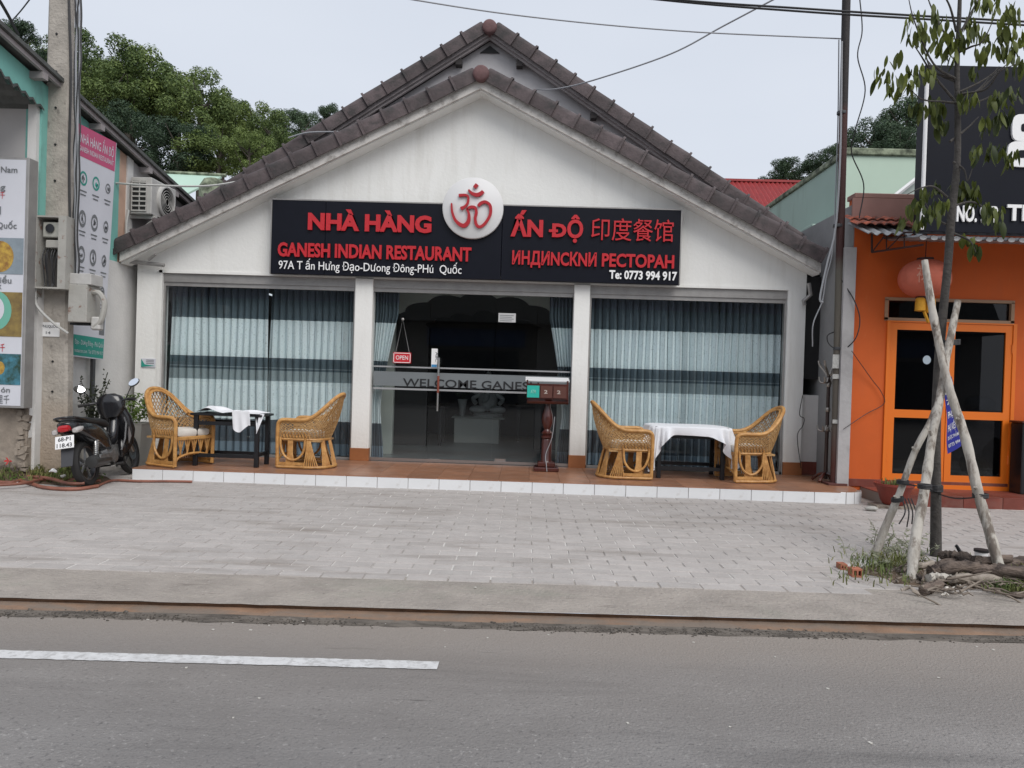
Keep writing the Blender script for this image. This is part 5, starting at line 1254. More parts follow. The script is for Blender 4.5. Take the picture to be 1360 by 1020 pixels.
# interior box
mb = MB(); mb.box(OX0+.2, YO+.2, FZ-.02, OX1, 14.5, FZ); part('shop_floor', mb, intf, ob)
mb = MB(); mb.box(OX0+.2, 14.4, 0, OX1, 14.5, ZT-.3); mb.box(OX0+.2, YO+.2, ZT-.4, OX1, 14.5, ZT-.3); part('shop_inner_wall', mb, intw, ob)
mb = MB(); mb.box(OX0+.1, YO+.21, 0, OX0+.2, 14.4, ZT-.4); part('shop_inner_side', mb, intw, ob)
# tiled step
sp = struct('red_step'); SX0 = P(1262, 670, 9.65).x
sx0 = 4.62
mb = MB(); mb.box(sx0, 9.66, -.05, 11, YO-.001, FZ-.012); part('step_base', mb, joint, sp)
tm = MB(); tm.bev(.003, 0, 0, .497, .345, .012, .002); tme = tm.mesh('red_floor_tile', redt)
tm = MB(); tm.bev(.003, 0, 0, .497, .012, FZ+.03, .002); tre = tm.mesh('red_riser_tile', redt)
for k in range(9):
    x = sx0+.5*k
    for j in range(2): link('floor_tile', tme, sp, (x, 9.645+.347*j, FZ-.012))
    link('riser_tile', tre, sp, (x, 9.645, -.035))

# awning of scalloped galvanised sheet under the black sign
YA_ = 9.35
aw = thing('sheet_awning', (P(1228, 320, YA_).x, YA_, P(1228, 320, YA_).z), 'corrugated sheet awning with pale scalloped edge under the black sign', 'awning')
az = P(1290, 316, YA_).z; axl = P(1222, 320, YA_).x
def cor(x0, x1, y0, y1, z0, z1, amp, per, nm, m, par):
    mb = MB(); n = int((x1-x0)/per*8)
    mb.grid(lambda u, v: (x0+(x1-x0)*u, y0+(y1-y0)*v, z0+(z1-z0)*v+amp*math.sin(2*PI*(x1-x0)*u/per)), n, 2); m0 = len(mb.v)
    mb.grid(lambda u, v: (x0+(x1-x0)*u, y0+(y1-y0)*v, z0+(z1-z0)*v-.008+amp*math.sin(2*PI*(x1-x0)*u/per)), n, 2); part(nm, mb, m, par, 'all', fix=False)
cor(axl, OX1, YA_, YO, az, az+.16, .022, .135, 'corrugated_sheet', corr, aw)
mb = MB(); n = 120; wv = mat('sheet_lip', (.60, .60, .60), .5)
for k in range(int((OX1-axl)/.135)):
    x = axl+.034+k*.135; mb.add([(x+.045*math.cos(a), YA_-.006, az-.012+.03*math.sin(a)) for a in [2*PI*q_/10 for q_ in range(10)]], [tuple(reversed(range(10)))])
part('scalloped_lip', mb, wv, aw, kind='stuff', fix=False)
cl = P(1157, 298, 9.75)
cor(cl.x-.05, axl+.3, 9.7, YO, P(1190, 311, 9.7).z, P(1190, 303, YO).z+.05, .018, .135, 'side_sheet', corr, aw)
# bracket truss
trm = mat('truss_dark', (.05, .022, .018), .7)
A0, A1, A2 = P(1158, 310, YO-.1), P(1226, 308, 9.5), P(1158, 335, YO-.1); A3 = P(1226, 325, 9.5)
mb = MB(); mb.tube([A0, A1], .014, 6); part('truss_chord', mb, trm, aw); mb = MB(); mb.tube([A2, A3], .014, 6); part('truss_chord', mb, trm, aw); mb = MB(); mb.tube([A0, A2], .014, 6); part('truss_chord', mb, trm, aw)
mb = MB(); mb.tube([A0.lerp(A1, .3), A2.lerp(A3, .3)], .009, 5); mb.tube([A2, A0.lerp(A1, .3)], .009, 5); mb.tube([A2.lerp(A3, .3), A0.lerp(A1, .65)], .009, 5); mb.tube([A0.lerp(A1, .65), A2.lerp(A3, .65)], .009, 5); part('truss_web', mb, trm, aw, kind='stuff')
# little roof of old orange tiles
a, b_ = P(1137, 300, 9.95), P(1222, 302, 9.95); zt2 = P(1180, 288, YO-.03).z
tr_ = thing('small_tile_roof', (a.x, 9.95, a.z), 'short lean-to of old orange tiles against the pink parapet', 'roof')
n = 7; w = (b_.x-a.x)/n
for k in range(n):
    for j in range(2):
        mb = MB(); x = a.x+w*k; y0, y1 = 9.93+.21*j, 9.93+.21*(j+1)+.03; z0 = a.z+(zt2-a.z)*j/2; z1 = a.z+(zt2-a.z)*(j+1)/2
        mb.grid(lambda u, v: (x+w*1.05*u, y0+(y1-y0)*v, z0+.02+(z1-z0)*v+.03*math.sin(PI*u)-.02*(v)), 6, 1); mb.grid(lambda u, v: (x+w*1.05*u, y0, z0-.012*v+.02+.03*math.sin(PI*u)), 6, 1)
        part('roof_tile', mb, oldtile, tr_, 'all', fix=False)
# black sign
YB = 9.25
q = rectY(1225, 88, 1420, 312, YB); bs = thing('black_shop_sign', (q[0], YB, q[1]), 'large black sign board with white street address above the orange shop', 'sign')
mb = MB(); mb.bev(q[0], YB, q[1]+.02, q[2]+1.5, YB+.16, q[3], .005); part('board', mb, signm, bs)
mb = MB(); a, b_ = P(1231.5, 100, YB-.03), P(1224, 305, YB-.03); mb.tube([a, b_], .024, 8); part('edge_tube', mb, whitep, bs, True)
a, b_ = P(1270, 291, YB-.02), P(1322, 292, YB-.02)
lettering('letter', 'NO. 97B', lett, bs, (a.x, YB-.02, a.z-.03), (1, 0, 0), (0, 0, 1), b_.x-a.x+.03, 21/107, .02, .03, True)
a = P(1337, 293, YB-.02); lettering('letter', 'TRẦN', lett, bs, (a.x, YB-.02, a.z-.0), (1, 0, 0), (0, 0, 1), .72, 21/107, .02, .03, True)
# white numeral-like emblem cut off by the picture edge
c_ = P(1350, 185, YB-.02)
for (dx_, dz_, w_, h_) in ((.02, .14, .26, .36), (0, -.18, .30, .34)):
    pts = []
    for k in range(20):
        a = 2*PI*k/20; pts.append((c_.x+.08+dx_+w_/1.0*math.copysign(abs(math.cos(a))**.5, math.cos(a))*.62, c_.z+dz_+h_/2*math.copysign(abs(math.sin(a))**.6, math.sin(a))*.92))
    mb = MB(); mb.prism(pts, YB-.03, YB-.001); part('emblem_shape', mb, lett, bs)
    mb = MB(); mb.prism([(c_.x+.08+dx_+(p[0]-c_.x-.08-dx_)*.35, c_.z+dz_+(p[1]-c_.z-dz_)*.3) for p in pts], YB-.034, YB-.0305); part('emblem_eye', mb, signm, bs)
# lantern
lc = P(1228, 370, 9.95); rx_ = 31/97
ln = thing('silk_lantern', (lc.x, 9.95, lc.z), 'faded round red silk lantern with yellow tassels hung over the orange door', 'lantern')
mb = MB(); pr = []
for k in range(19):
    a = -PI/2+PI*k/18; pr.append((max(.06, rx_*abs(math.cos(a))**.8), .25*math.sin(a)))
n = 48; v = []; f = []
for rr, z in pr:
    for k in range(n):
        a = 2*PI*k/n; q_ = rr*(1-.035*abs(math.sin(a*8))); v.append((lc.x+q_*math.cos(a), 9.95+q_*math.sin(a), lc.z+z))
for i in range(18):
    for k in range(n): f.append((i*n+k, i*n+(k+1) % n, (i+1)*n+(k+1) % n, (i+1)*n+k))
mb.add(v, f); part('silk_body', mb, lantm, ln, True)
mb = MB(); mb.lathe([(.10, .23), (.10, .27), (.08, .27)], lc, 16); mb.lathe([(.10, -.27), (.10, -.23)], lc, 16); mb.tube([lc+Vector((0, 0, .26)), lc+Vector((.01, 0, .62))], .006, 5); part('cap_ring', mb, trm, ln)
for i, (px, h) in enumerate(((-.05, .17), (.08, .19))):
    mb = MB(); x = lc.x-.02+px*1.0
    mb.lathe([(.045, 0), (.06, -.02), (.065, -.16), (.07, -h), (.02, -h-.01)], (x, 9.9, lc.z-.26), 12); part('tassel', mb, gold, ln, True)
mb = MB(); mb.tube(smoothpath([(lc.x-.03, 9.88, lc.z-.44), (lc.x+.0, 9.87, lc.z-.52), (lc.x+.03, 9.88, lc.z-.58)]), .02, 5); part('loose_strands', mb, gold, ln)
lettering('gold_writing', '福', mat('goldp', (.42, .22, .12), .6), ln, (lc.x+.06, 9.95-rx_*.99, lc.z-.07), (.93, .36, 0), (0, 0, 1), .15, .16, .003, 0)
lettering('gold_writing', '禄', mat('goldq', (.42, .20, .14), .6), ln, (lc.x-.24, 9.95-rx_*.84, lc.z-.07), (.9, -.42, 0), (0, 0, 1), .14, .17, .003, 0)
# blue banner tied to the tree supports
bc = [P(1254, 503, 6.75), P(1263, 500, 6.75), P(1275, 575, 6.75), P(1275, 592, 6.75), P(1259, 603, 6.75), P(1259, 560, 6.75)]
bn = thing('blue_banner', bc[4], 'crumpled narrow blue banner with white lettering tied between the tree supports', 'banner')
def bf(u, v):
    l = bc[0].lerp(bc[4], v) if True else 0; rr_ = bc[1].lerp(bc[3], v); p = l.lerp(rr_, u); return p+Vector((0, .012*math.sin(9*v+3*u)-.012*u, 0))
mb = MB(); mb.grid(bf, 8, 24); part('cloth', mb, blueb, bn, 'all', fix=False)
def btext(body, v0, h, m=lett):
    vv, ff = textdata(body, .01, 0); xa = min(a[0] for a in vv); xb = max(a[0] for a in vv); lo, hi = capheight(.01)
    mb = MB(); mb.add([bf(.1+.8*(a[0]-xa)/(xb-xa), v0-h*(a[1]-lo)/(hi-lo))+Vector((0, -.004, 0)) for a in vv], ff); part('lettering', mb, m, bn, fix=False)
btext('N', .22, .10); btext('7A', .36, .07); btext('PHỤC', .54, .09); btext('PHỤ KIỆN', .72, .09); btext('DƯỢC PHẨM', .83, .045); btext('0773 994', .93, .045)
# things behind the orange door glass
for k, (px, py, rx2, rz2, col, lb_) in enumerate(((1301, 538, .20, .14, (.20, .22, .24), 'round grey bundle on the shelf behind the right door leaf'), (1322, 606, .15, .26, (.09, .10, .11), 'dark grey bundle low behind the right door leaf'), (1293, 618, .19, .16, (.14, .12, .04), 'dull yellow bundle on the floor behind the right door leaf'))):
    c_ = P(px, py, 10.72); sk = mat('bundle%d' % k, col, .9, .3, 12, bump=.3); r = random.Random(k)
    mb = MB(); mb.ell(c_, (rx2, .18, rz2), 18, 12); mb.v = [(x+.012*math.sin(23*z+9*x), y+.015*math.sin(31*x), z+.01*math.sin(27*x+5*z)) for x, y, z in mb.v]
    bd = thing('cloth_bundle', (c_.x, 10.72, c_.z-rz2), lb_, 'bundle'); part('sack', mb, sk, bd, True); mb = MB(); mb.tube([(c_.x+rx2*.6*math.cos(a), 10.72-.17*abs(math.cos(a*.5)), c_.z+rz2*.85*math.sin(a)) for a in [2*PI*q_/16 for q_ in range(16)]], .006, 4); part('tie', mb, trm, bd)
mb = MB(); mb.box(P(1283, 550, 10.6).x-.9, 10.6, P(1283, 551, 10.6).z-.03, 7.4, 10.95, P(1283, 551, 10.6).z); solo('shelf_board', mb, intw, 'dark shelf board behind the glass of the orange door', 'shelf')
q = rectY(1354, 563, 1420, 652, 10.1)
cb = thing('dark_cabinet', (q[0], 10.1, FZ), 'dark cabinet standing at the right edge beside the orange door', 'cabinet')
mb = MB(); mb.bev(q[0], 10.05, FZ, q[0]+.7, 10.3, q[3], .01); part('body', mb, blackw, cb); mb = MB(); mb.bev(q[0]-.03, 10.02, q[3], q[0]+.73, 10.3, q[3]+.03, .005); part('top', mb, wood, cb)

# ================================================================== BUILDINGS BEHIND
XM = 7.15; YM = 16.0; zmt = P(1170, 201, YM).z; xmr = 14
XM = P(1122, 250, YM).x
mg = thing('mint_building', (XM, YM, 0), 'pale mint green building with a mouldy flat parapet behind the orange shop', 'building')
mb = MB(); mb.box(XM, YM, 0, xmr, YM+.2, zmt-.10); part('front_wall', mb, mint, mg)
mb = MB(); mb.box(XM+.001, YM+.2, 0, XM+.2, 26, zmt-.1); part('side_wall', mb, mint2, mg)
mb = MB(); mb.bev(XM-.05, YM-.06, zmt-.10, xmr, YM+.3, zmt+.05, .02); mb.bev(XM-.05, YM+.3, zmt-.1, XM+.25, 26, zmt+.03, .02); part('parapet_coping', mb, mould, mg)
a = P(1085, 282, 17.2); 
q = P(1120, 290, YM-.3)
mb = MB(); mb.bev(XM-.55, YM+.3, q.z-.15, XM-.0, YM+2.2, q.z+.0, .01); mb.bev(XM-.35, YM+.4, q.z-.45, XM-.0, YM+2.1, q.z-.151, .01); part('window_hood', mb, mint2, mg)
# stair-like pale roof end seen at the sign's edge
a, b_, c_ = P(1190, 262, 13.5), P(1222, 236, 13.5), P(1222, 262, 13.5)
mb = MB(); mb.prism([(a.x, a.z-.6), (c_.x+1, c_.z-.6), (c_.x+1, b_.z+.5), (b_.x, b_.z), (a.x, a.z)], 13.5, 13.7); m_s = thing('pale_gable', (a.x, 13.5, a.z-.6), 'small pale grey gable end rising behind the pink parapet', 'roof'); part('gable_wall', mb, mat('pale_grey', (.42, .48, .45), .8), m_s)
mb = MB(); mb.tube([Vector(P(1186, 262, 13.4)), Vector(P(1224, 232, 13.4))], .04, 5); part('verge_trim', mb, whitep, m_s)
# red metal roof far behind
YR = 27
pa, pb, pc, pd = P(962, 240, YR), P(1064, 235, YR+2), P(1010, 290, YR-4), P(930, 290, YR-4)
rr_ = thing('red_roofed_house', (pa.x, YR, 0), 'house with a red metal roof far behind the right roof slope', 'house')
mb = MB(); xs0, xs1, zr, ze = pa.x-1.5, pb.x+.6, pa.z, pa.z-3.0
n = 70
mb.grid(lambda u, v: (xs0+(xs1-xs0)*u, YR-4*v, zr-3*v+.04*math.sin(2*PI*u*n/2.0)), n*2, 6); part('roof', mb, redroof, rr_, fix=False)
mb = MB(); mb.box(xs0, YR-.1, zr-.02, xs1, YR+.1, zr+.06); part('ridge_cap', mb, redroof, rr_)
mb = MB(); mb.box(xs0+.3, YR-3.6, 0, xs1-.3, YR, ze+.3); part('wall', mb, mint2, rr_)
# pale green sheet roof on the left
YG = 19
g0, g1, g2 = P(216, 226, YG), P(295, 234, YG), P(258, 268, YG-2.5)
gr = thing('mint_roofed_shed', (g0.x, YG, 0), 'shed with a pale mint sheet roof between the turquoise shop and the tiled roof', 'shed')
mrf = mat('mint_sheet_roof', (.42, .58, .48), .6, .06, 1)
mb = MB(); v = [g0+Vector((-3, 0, 0)), g1, g1+Vector((-.6, -4, -2.2)), g0+Vector((-3, -4, -2.2))]; w_ = [p+Vector((0, 0, -.05)) for p in v]
mb.add(v+w_, [(0, 3, 2, 1), (4, 5, 6, 7), (0, 1, 5, 4), (1, 2, 6, 5), (2, 3, 7, 6), (3, 0, 4, 7)]); part('roof', mb, mrf, gr)
mb = MB(); mb.tube([g0+Vector((-3, 0, .02)), g1+Vector((.1, 0, .02))], .05, 6); part('ridge_cap', mb, mould, gr)
mb = MB(); mb.box(g0.x-2.8, YG-3.6, 0, g1.x-1, YG-.2, g0.z-2.3); part('wall', mb, mint2, gr)
mb = MB(); a = P(283, 240, 17); mb.lathe([(.28, -1.2), (.30, -.05), (.2, .12), (.08, .16)], (a.x, 17, a.z-.1), 16); solo('roof_tank', mb, mould, 'rounded mouldy vent just behind the left roof slope', 'tank', True)

# ================================================================== TREES BEHIND
def crown_mesh(name, seed, m, nclump=44, per=620, leaf=.037, flat_=.85):
    r = random.Random(seed); v = []; f = []; cs = []
    while len(cs) < nclump:
        p = Vector((r.uniform(-1, 1), r.uniform(-1, 1), r.uniform(-1, 1)))
        if .30 < p.length < .92: cs.append((Vector((p.x, p.y, p.z*flat_)), r.uniform(.13, .31)))
    for c, R_ in cs:
        for k in range(int(per*(R_/.3)**2)):
            d = Vector((r.gauss(0, 1), r.gauss(0, 1), r.gauss(0, 1)+.25)).normalized(); p = c+d*R_*(r.uniform(.55, 1.08)); 
            n = (d+Vector((r.uniform(-.8, .8), r.uniform(-.8, .8), r.uniform(-.3, .9)))).normalized(); a = n.orthogonal().normalized(); a.rotate(Matrix.Rotation(r.uniform(0, 6.28), 3, n)); b_ = n.cross(a)
            s_ = leaf*r.uniform(.6, 1.25); i = len(v)
            v += [p-a*s_, p-b_*s_*.45+n*s_*.1, p+a*s_, p+b_*s_*.45+n*s_*.1]; f.append((i, i+1, i+2, i+3))
    mb = MB(); mb.v = [tuple(q_) for q_ in v]; mb.f = f; return mb.mesh(name, m, fix=False)
def branch_mesh(seed, h=1.0):
    r = random.Random(seed); mb = MB(); mb.tube([(0, 0, -h*3.2), (.02, 0, -h), (0, .03, 0), (.03, 0, .5)], [.10, .075, .05, .015], 7)
    for k in range(9):
        a = r.uniform(0, 6.28); z = r.uniform(-.9, .1); L = r.uniform(.5, .85); p0 = Vector((0, 0, z)); d = Vector((math.cos(a), math.sin(a), .75))
        mb.tube([p0, p0+d*L*.4+Vector((0, 0, .02)), p0+d*L*.8+Vector((0, 0, .12))], [.035, .022, .008], 5)
    return mb.mesh('trunk', trunkm)
crA = [crown_mesh('crown', s_, leafbg) for s_ in (1, 2, 3)]; crB = [crown_mesh('crown', s_, leafbg2) for s_ in (11, 12)]; trs = [branch_mesh(s_) for s_ in (1, 2)]
def tree(px, py, rpx, Y, label, dark=0, var=0, squash=1.0, cat='tree', group='trees behind the buildings', rot=0):
    c = P(px, py, Y); R_ = rpx*Y/F
    o = thing('forest_tree', (c.x, Y, c.z), label, cat, group, (0, 0, rot))
    k = link('crown', (crB if dark else crA)[var % (2 if dark else 3)], o); k.scale = (R_, R_, R_*squash)
    t_ = link('trunk', trs[var % 2], o); t_.scale = (R_, R_, R_)
    return o
TR = [(22, 62, 38, 26, 'sparse dark tree peeking over the turquoise shop at the far left', 1, 0, 1), (62, 100, 52, 30, 'green tree half hidden by the concrete pole', 0, 0, 1), (108, 85, 46, 33, 'darker tree just right of the concrete pole', 0, 1, 1), (140, 130, 55, 31, 'broad tree low over the sheet roof', 0, 2, 1),
      (176, 110, 60, 32, 'tallest rounded tree left of the roof, its top level with the poster pole', 0, 0, 1), (206, 122, 60, 33, 'full crown tree left of the pale sky gap', 0, 1, 1), (268, 145, 50, 31, 'tree with thin pale limbs in the middle of the left wood', 0, 2, 1.1), (296, 165, 44, 34, 'tall tree right of the sky gap', 0, 1, 1),
      (238, 200, 52, 28, 'dense lower tree above the air conditioner', 1, 0, .9), (175, 190, 55, 29, 'shady lower tree behind the turquoise shop roof', 1, 1, 1), (290, 205, 50, 28, 'lower tree above the mint shed', 0, 0, .8), (330, 205, 40, 27, 'bright leafy bush tree near the left roof slope', 0, 2, .9),
      (335, 175, 42, 34, 'mid-green tree above the left roof slope', 0, 0, 1), (368, 188, 42, 33, 'tree whose crown meets the middle of the left roof slope', 0, 1, 1), (398, 178, 34, 36, 'dark tree just left of the small lone crown', 1, 0, 1), (437, 160, 24, 40, 'small lone dark crown highest along the left roof slope', 1, 1, 1),
      (1043, 232, 32, 40, 'low dark tree just above the red roof', 1, 0, .7), (1090, 225, 34, 38, 'dark tree between the red roof and the black post', 1, 1, .7), (1115, 212, 26, 36, 'small dark tree behind the black post', 1, 0, 1), (1160, 195, 42, 36, 'dark rounded tree above the mint building', 1, 1, 1.0), (1205, 175, 48, 38, 'largest dark tree, running behind the black sign', 1, 0, 1), (1195, 205, 40, 34, 'dark lower tree touching the mint parapet', 1, 1, .8)]
for i, (px, py, rp_, Y, lb_, dk, va, sq) in enumerate(TR): tree(px, py, rp_, Y, lb_, dk, va, sq, rot=i*1.7)
# black back and top sheets added to darken the gap; a dark cover hangs in front
gp = thing('gap_dark_sheets', (WR+.2, 12.2, 0), 'dark hanging cover and black sheets added to darken the narrow gap behind the coat rack', 'screen')
mb = MB(); mb.box(WR+.002, 12.2, 0, OX0-.022, 12.23, 3.35); part('darkening_back', mb, blackm, gp); mb = MB(); mb.box(WR+.002, 11.45, 3.2, OX0-.022, 12.198, 3.23); part('darkening_top', mb, blackm, gp)
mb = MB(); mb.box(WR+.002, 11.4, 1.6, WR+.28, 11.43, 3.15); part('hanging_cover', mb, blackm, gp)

# ================================================================== SCOOTER
sc = thing('parked_scooter', (-5.16, 8.92, 0), 'black motor scooter leaning on its stand beside the concrete pole', 'motor scooter')
def sp_(nm, mb, m, par=None, smooth=True, **k): return lpart(nm, mb, m, par or sc, smooth, **k)
silverp = mat('silver_panel', (.40, .40, .41), .3, metal=.5); mirrf = mirrg; petalm = mat('petal', (.5, .03, .03), .6)
RW = .285; WB = 1.22
def wheel(y, w, nm):
    wh = None
    M = Matrix.Translation((0, y, RW)) @ Matrix.Rotation(PI/2, 4, 'Y')
    mb = MB(); mb.lathe([(RW-w*.9, -w*.45), (RW-w*.3, -w*.52), (RW-.008, -w*.3), (RW, 0), (RW-.008, w*.3), (RW-w*.3, w*.52), (RW-w*.9, w*.45), (RW-w*.95, 0), (RW-w*.9, -w*.45)], n=40, M=M, cap=False)
    wh = sp_(nm, mb, rubber)
    mb = MB(); mb.lathe([(RW-w*.85, -w*.38), (RW-w*.85-.022, -w*.34), (RW-w*.85-.022, w*.34), (RW-w*.85, w*.38)], n=40, M=M, cap=False); lpart('rim', mb, mat('rim_'+nm, (.14, .14, .15), .35, metal=.7), wh, True)
    mb = MB(); mb.lathe([(.001, -.06), (.04, -.06), (.045, -.02), (.045, .02), (.04, .06), (.001, .06)], n=18, M=M)
    for k in range(5):
        a = 2*PI*k/5+.3; 
        mb.tube([M @ Vector((.03*math.cos(a), .03*math.sin(a), 0)), M @ Vector(((RW-w)*math.cos(a+.12), (RW-w)*math.sin(a+.12), 0))], [.018, .011], 6)
    lpart('spokes', mb, engm, wh, True)
    return wh
wheel(0, .085, 'rear_wheel'); wheel(WB, .07, 'front_wheel')
# rear body: tail and side panels
mb = MB(); mb.loft([(-.38, .78, .03, .02), (-.35, .765, .085, .05), (-.24, .725, .135, .085), (-.05, .675, .155, .125), (.15, .62, .165, .155), (.32, .56, .155, .165), (.46, .50, .135, .16), (.56, .46, .09, .12)], 20, .7); sp_('rear_body', mb, scblack)
mb = MB(); mb.loft([(-.27, .815, .06, .02), (-.20, .82, .11, .035), (0, .80, .135, .045), (.20, .77, .13, .045), (.30, .765, .12, .055), (.48, .735, .11, .05), (.62, .71, .07, .035), (.66, .70, .04, .02)], 18, .6); sp_('seat', mb, seatm)
mb = MB(); mb.tube(smoothpath([(-.11, -.02, .80), (-.13, -.20, .83), (-.11, -.33, .85), (-.05, -.40, .86), (.05, -.40, .86), (.11, -.33, .85), (.13, -.20, .83), (.11, -.02, .80)]), .016, 8); sp_('grab_rail', mb, scblack)
mb = MB(); mb.loft([(-.405, .735, .035, .02), (-.395, .735, .06, .038), (-.34, .74, .075, .045), (-.28, .745, .07, .045)], 16, .7); tl = sp_('tail_light', mb, taill)
for s_ in (-1, 1):
    mb = MB(); mb.loft([(-.375, .70, .02, .022, s_*.115), (-.36, .70, .035, .032, s_*.115), (-.27, .71, .03, .035, s_*.125), (-.20, .72, .01, .02, s_*.13)], 12, .8); sp_('indicator', mb, clearl)
    mb = MB(); mb.add([(s_*.137, -.20, .70), (s_*.150, .05, .66), (s_*.158, .25, .63), (s_*.154, .40, .56), (s_*.152, .25, .61), (s_*.146, .05, .635), (s_*.132, -.18, .685)], [tuple(range(7))]); sp_('side_stripe', mb, scgrey, smooth=False)
# rear mudguard with plate
mb = MB(); v = []
for k in range(9):
    t_ = k/8; y = -.30-.13*t_; z = .66-.36*t_; w = .075-.02*abs(t_-.4)
    v += [(-w, y, z), (w, y, z), (w*.8, y+.02, z-.005), (-w*.8, y+.02, z-.005)]
f = [(k*4+j, k*4+(j+1) % 4, k*4+4+(j+1) % 4, k*4+4+j) for k in range(8) for j in range(4)]+[(0, 1, 2, 3), (35, 34, 33, 32)]
mb.add(v, f); sp_('rear_mudguard', mb, scgrey)
Mp = Matrix.Translation((0, -.385, .575)) @ Matrix.Rotation(math.radians(-16), 4, 'X')
mb = MB(); mb.bev(-.105, -.02, -.075, .105, -.012, .075, .003, Mp); npl = sp_('number_plate', mb, whitep, smooth=False)
for body, z, w in (('68-P1', .012, .14), ('118.43', -.06, .17)):
    vv, ff = textdata(body, .02, 0); xa = min(a[0] for a in vv); xb = max(a[0] for a in vv); lo, hi = capheight(.02)
    mb = MB(); mb.add([Mp @ Vector((-w/2+w*(a[0]-xa)/(xb-xa), -.0215, z+.048*(a[1]-lo)/(hi-lo))) for a in vv], ff); lpart('plate_lettering', mb, black, npl, fix=False)
# shock absorbers, swing arm, exhaust
mb = MB(); mb.tube([(.12, .02, .30), (.12, .10, .62)], .016, 8); 
for k in range(9): mb.lathe([(.03, -.008), (.034, 0), (.03, .008)], n=12, M=Matrix.Translation((.12, .04+.0075*k, .36+.022*k)) @ Matrix.Rotation(-.24, 4, 'X'), cap=False)
sp_('rear_shock', mb, steel)
mb = MB(); mb.box(.065, -.06, .25, .105, .42, .32); mb.box(-.105, -.06, .25, -.065, .42, .32); sp_('swing_arm', mb, engm, smooth=False)
mb = MB(); mb.lathe([(.03, -.32), (.070, -.31), (.078, -.24), (.074, .06), (.055, .14), (.02, .20)], n=20, M=Matrix.Translation((.17, .10, .30)) @ Matrix.Rotation(PI/2+PI, 4, 'X') @ Matrix.Rotation(0, 4, 'Y')); ex_ = sp_('exhaust', mb, mat('exhaust_dark', (.03, .03, .03), .45))
mb = MB(); mb.bev(.225, -.12, .29, .242, .22, .375, .008); lpart('heat_shield', mb, engm, ex_, False)
mb = MB(); mb.lathe([(.03, 0), (.066, 0), (.070, .012), (.06, .02)], n=20, M=Matrix.Translation((.17, -.19, .30)) @ Matrix.Rotation(PI/2, 4, 'X')); lpart('tail_ring', mb, MATS['exhaust_dark'], ex_, True)
mb = MB(); mb.tube(smoothpath([(.17, .28, .30), (.15, .42, .24), (.08, .52, .20), (.03, .62, .25)]), .018, 8); sp_('exhaust_pipe', mb, engm)
mb = MB(); mb.loft([(.30, .33, .08, .07), (.36, .34, .12, .11), (.52, .33, .13, .12), (.62, .35, .10, .11), (.74, .36, .07, .09), (.80, .37, .055, .07)], 14, .7)
for k in range(6): mb.box(-.085, .64+.02*k, .29, .085, .648+.02*k, .44)
sp_('engine', mb, engm, smooth=False)
mb = MB(); mb.lathe([(.001, 0), (.085, 0), (.09, .03), (.05, .045)], n=20, M=Matrix.Translation((.12, .48, .32)) @ Matrix.Rotation(PI/2, 4, 'Y')); sp_('clutch_cover', mb, engm)
mb = MB(); mb.box(-.20, .46, .185, .20, .49, .205); 
for s_ in (-1, 1): mb.tube([(s_*.11, .475, .195), (s_*.24, .475, .20)], .02, 8)
sp_('foot_pegs', mb, rubber)
mb = MB(); mb.tube(smoothpath([(.14, .42, .22), (.20, .32, .20), (.22, .18, .20)]), .010, 6); sp_('kick_lever', mb, steel)
mb = MB(); mb.tube([(-.10, .44, .20), (-.23, .38, .03)], .012, 6); mb.box(-.26, .35, .0, -.20, .41, .012); sp_('side_stand', mb, scgrey, smooth=False)
# centre frame, leg shield, front fork and mudguard
mb = MB(); mb.tube(smoothpath([(0, .42, .52), (0, .62, .46), (0, .80, .52), (0, .92, .72), (0, .96, .88)]), [.07]*25, 10); sp_('frame_tunnel', mb, scblack)
for s_ in (-1, 1):
    mb = MB(); poly = [(.78, .26), (.92, .34), (1.02, .50), (1.04, .72), (1.00, .90), (.95, .92), (.90, .70), (.80, .50), (.72, .36)]
    v = [(s_*(.06+.10*math.sin(PI*min(1, max(0, (z-.2)/.8)))), y, z) for y, z in poly]; v2 = [(x+s_*.018, y+.005, z) for x, y, z in v]; n = len(poly)
    mb.add(v+v2, [tuple(range(n)), tuple(reversed(range(n, 2*n)))]+[(i, (i+1) % n, (i+1) % n+n, i+n) for i in range(n)]); ls = sp_('leg_shield', mb, scblack, smooth=False)
    mb = MB(); q_ = [(.90, .42), (.97, .52), (.93, .66), (.86, .56)]; mb.add([(s_*(.082+.10*math.sin(PI*(z-.2)/.8)), y, z) for y, z in q_], [(0, 1, 2, 3)]); lpart('shield_panel', mb, silverp, ls)
mb = MB(); mb.loft([(.28, 1.05, .05, .03), (.42, 1.04, .16, .05), (.60, 1.02, .215, .07), (.78, .99, .20, .085), (.92, .96, .15, .08), (1.0, .93, .09, .06)], 18, .75, axis='z'); sp_('front_cover', mb, scblack)
mb = MB(); mb.loft([(.80, .87, .10, .06), (.88, .90, .165, .085), (.98, .92, .185, .10), (1.06, .91, .155, .085), (1.11, .90, .07, .05)], 18, .75, axis='z'); sp_('handlebar_cowl', mb, scblack)
mb = MB(); mb.bev(-.07, .835, .985, .07, .85, 1.055, .008, None); sp_('dashboard', mb, scgrey, smooth=False)
mb = MB(); mb.ell((0, 1.0, .93), (.09, .04, .055), 14, 8); sp_('headlight', mb, clearl)
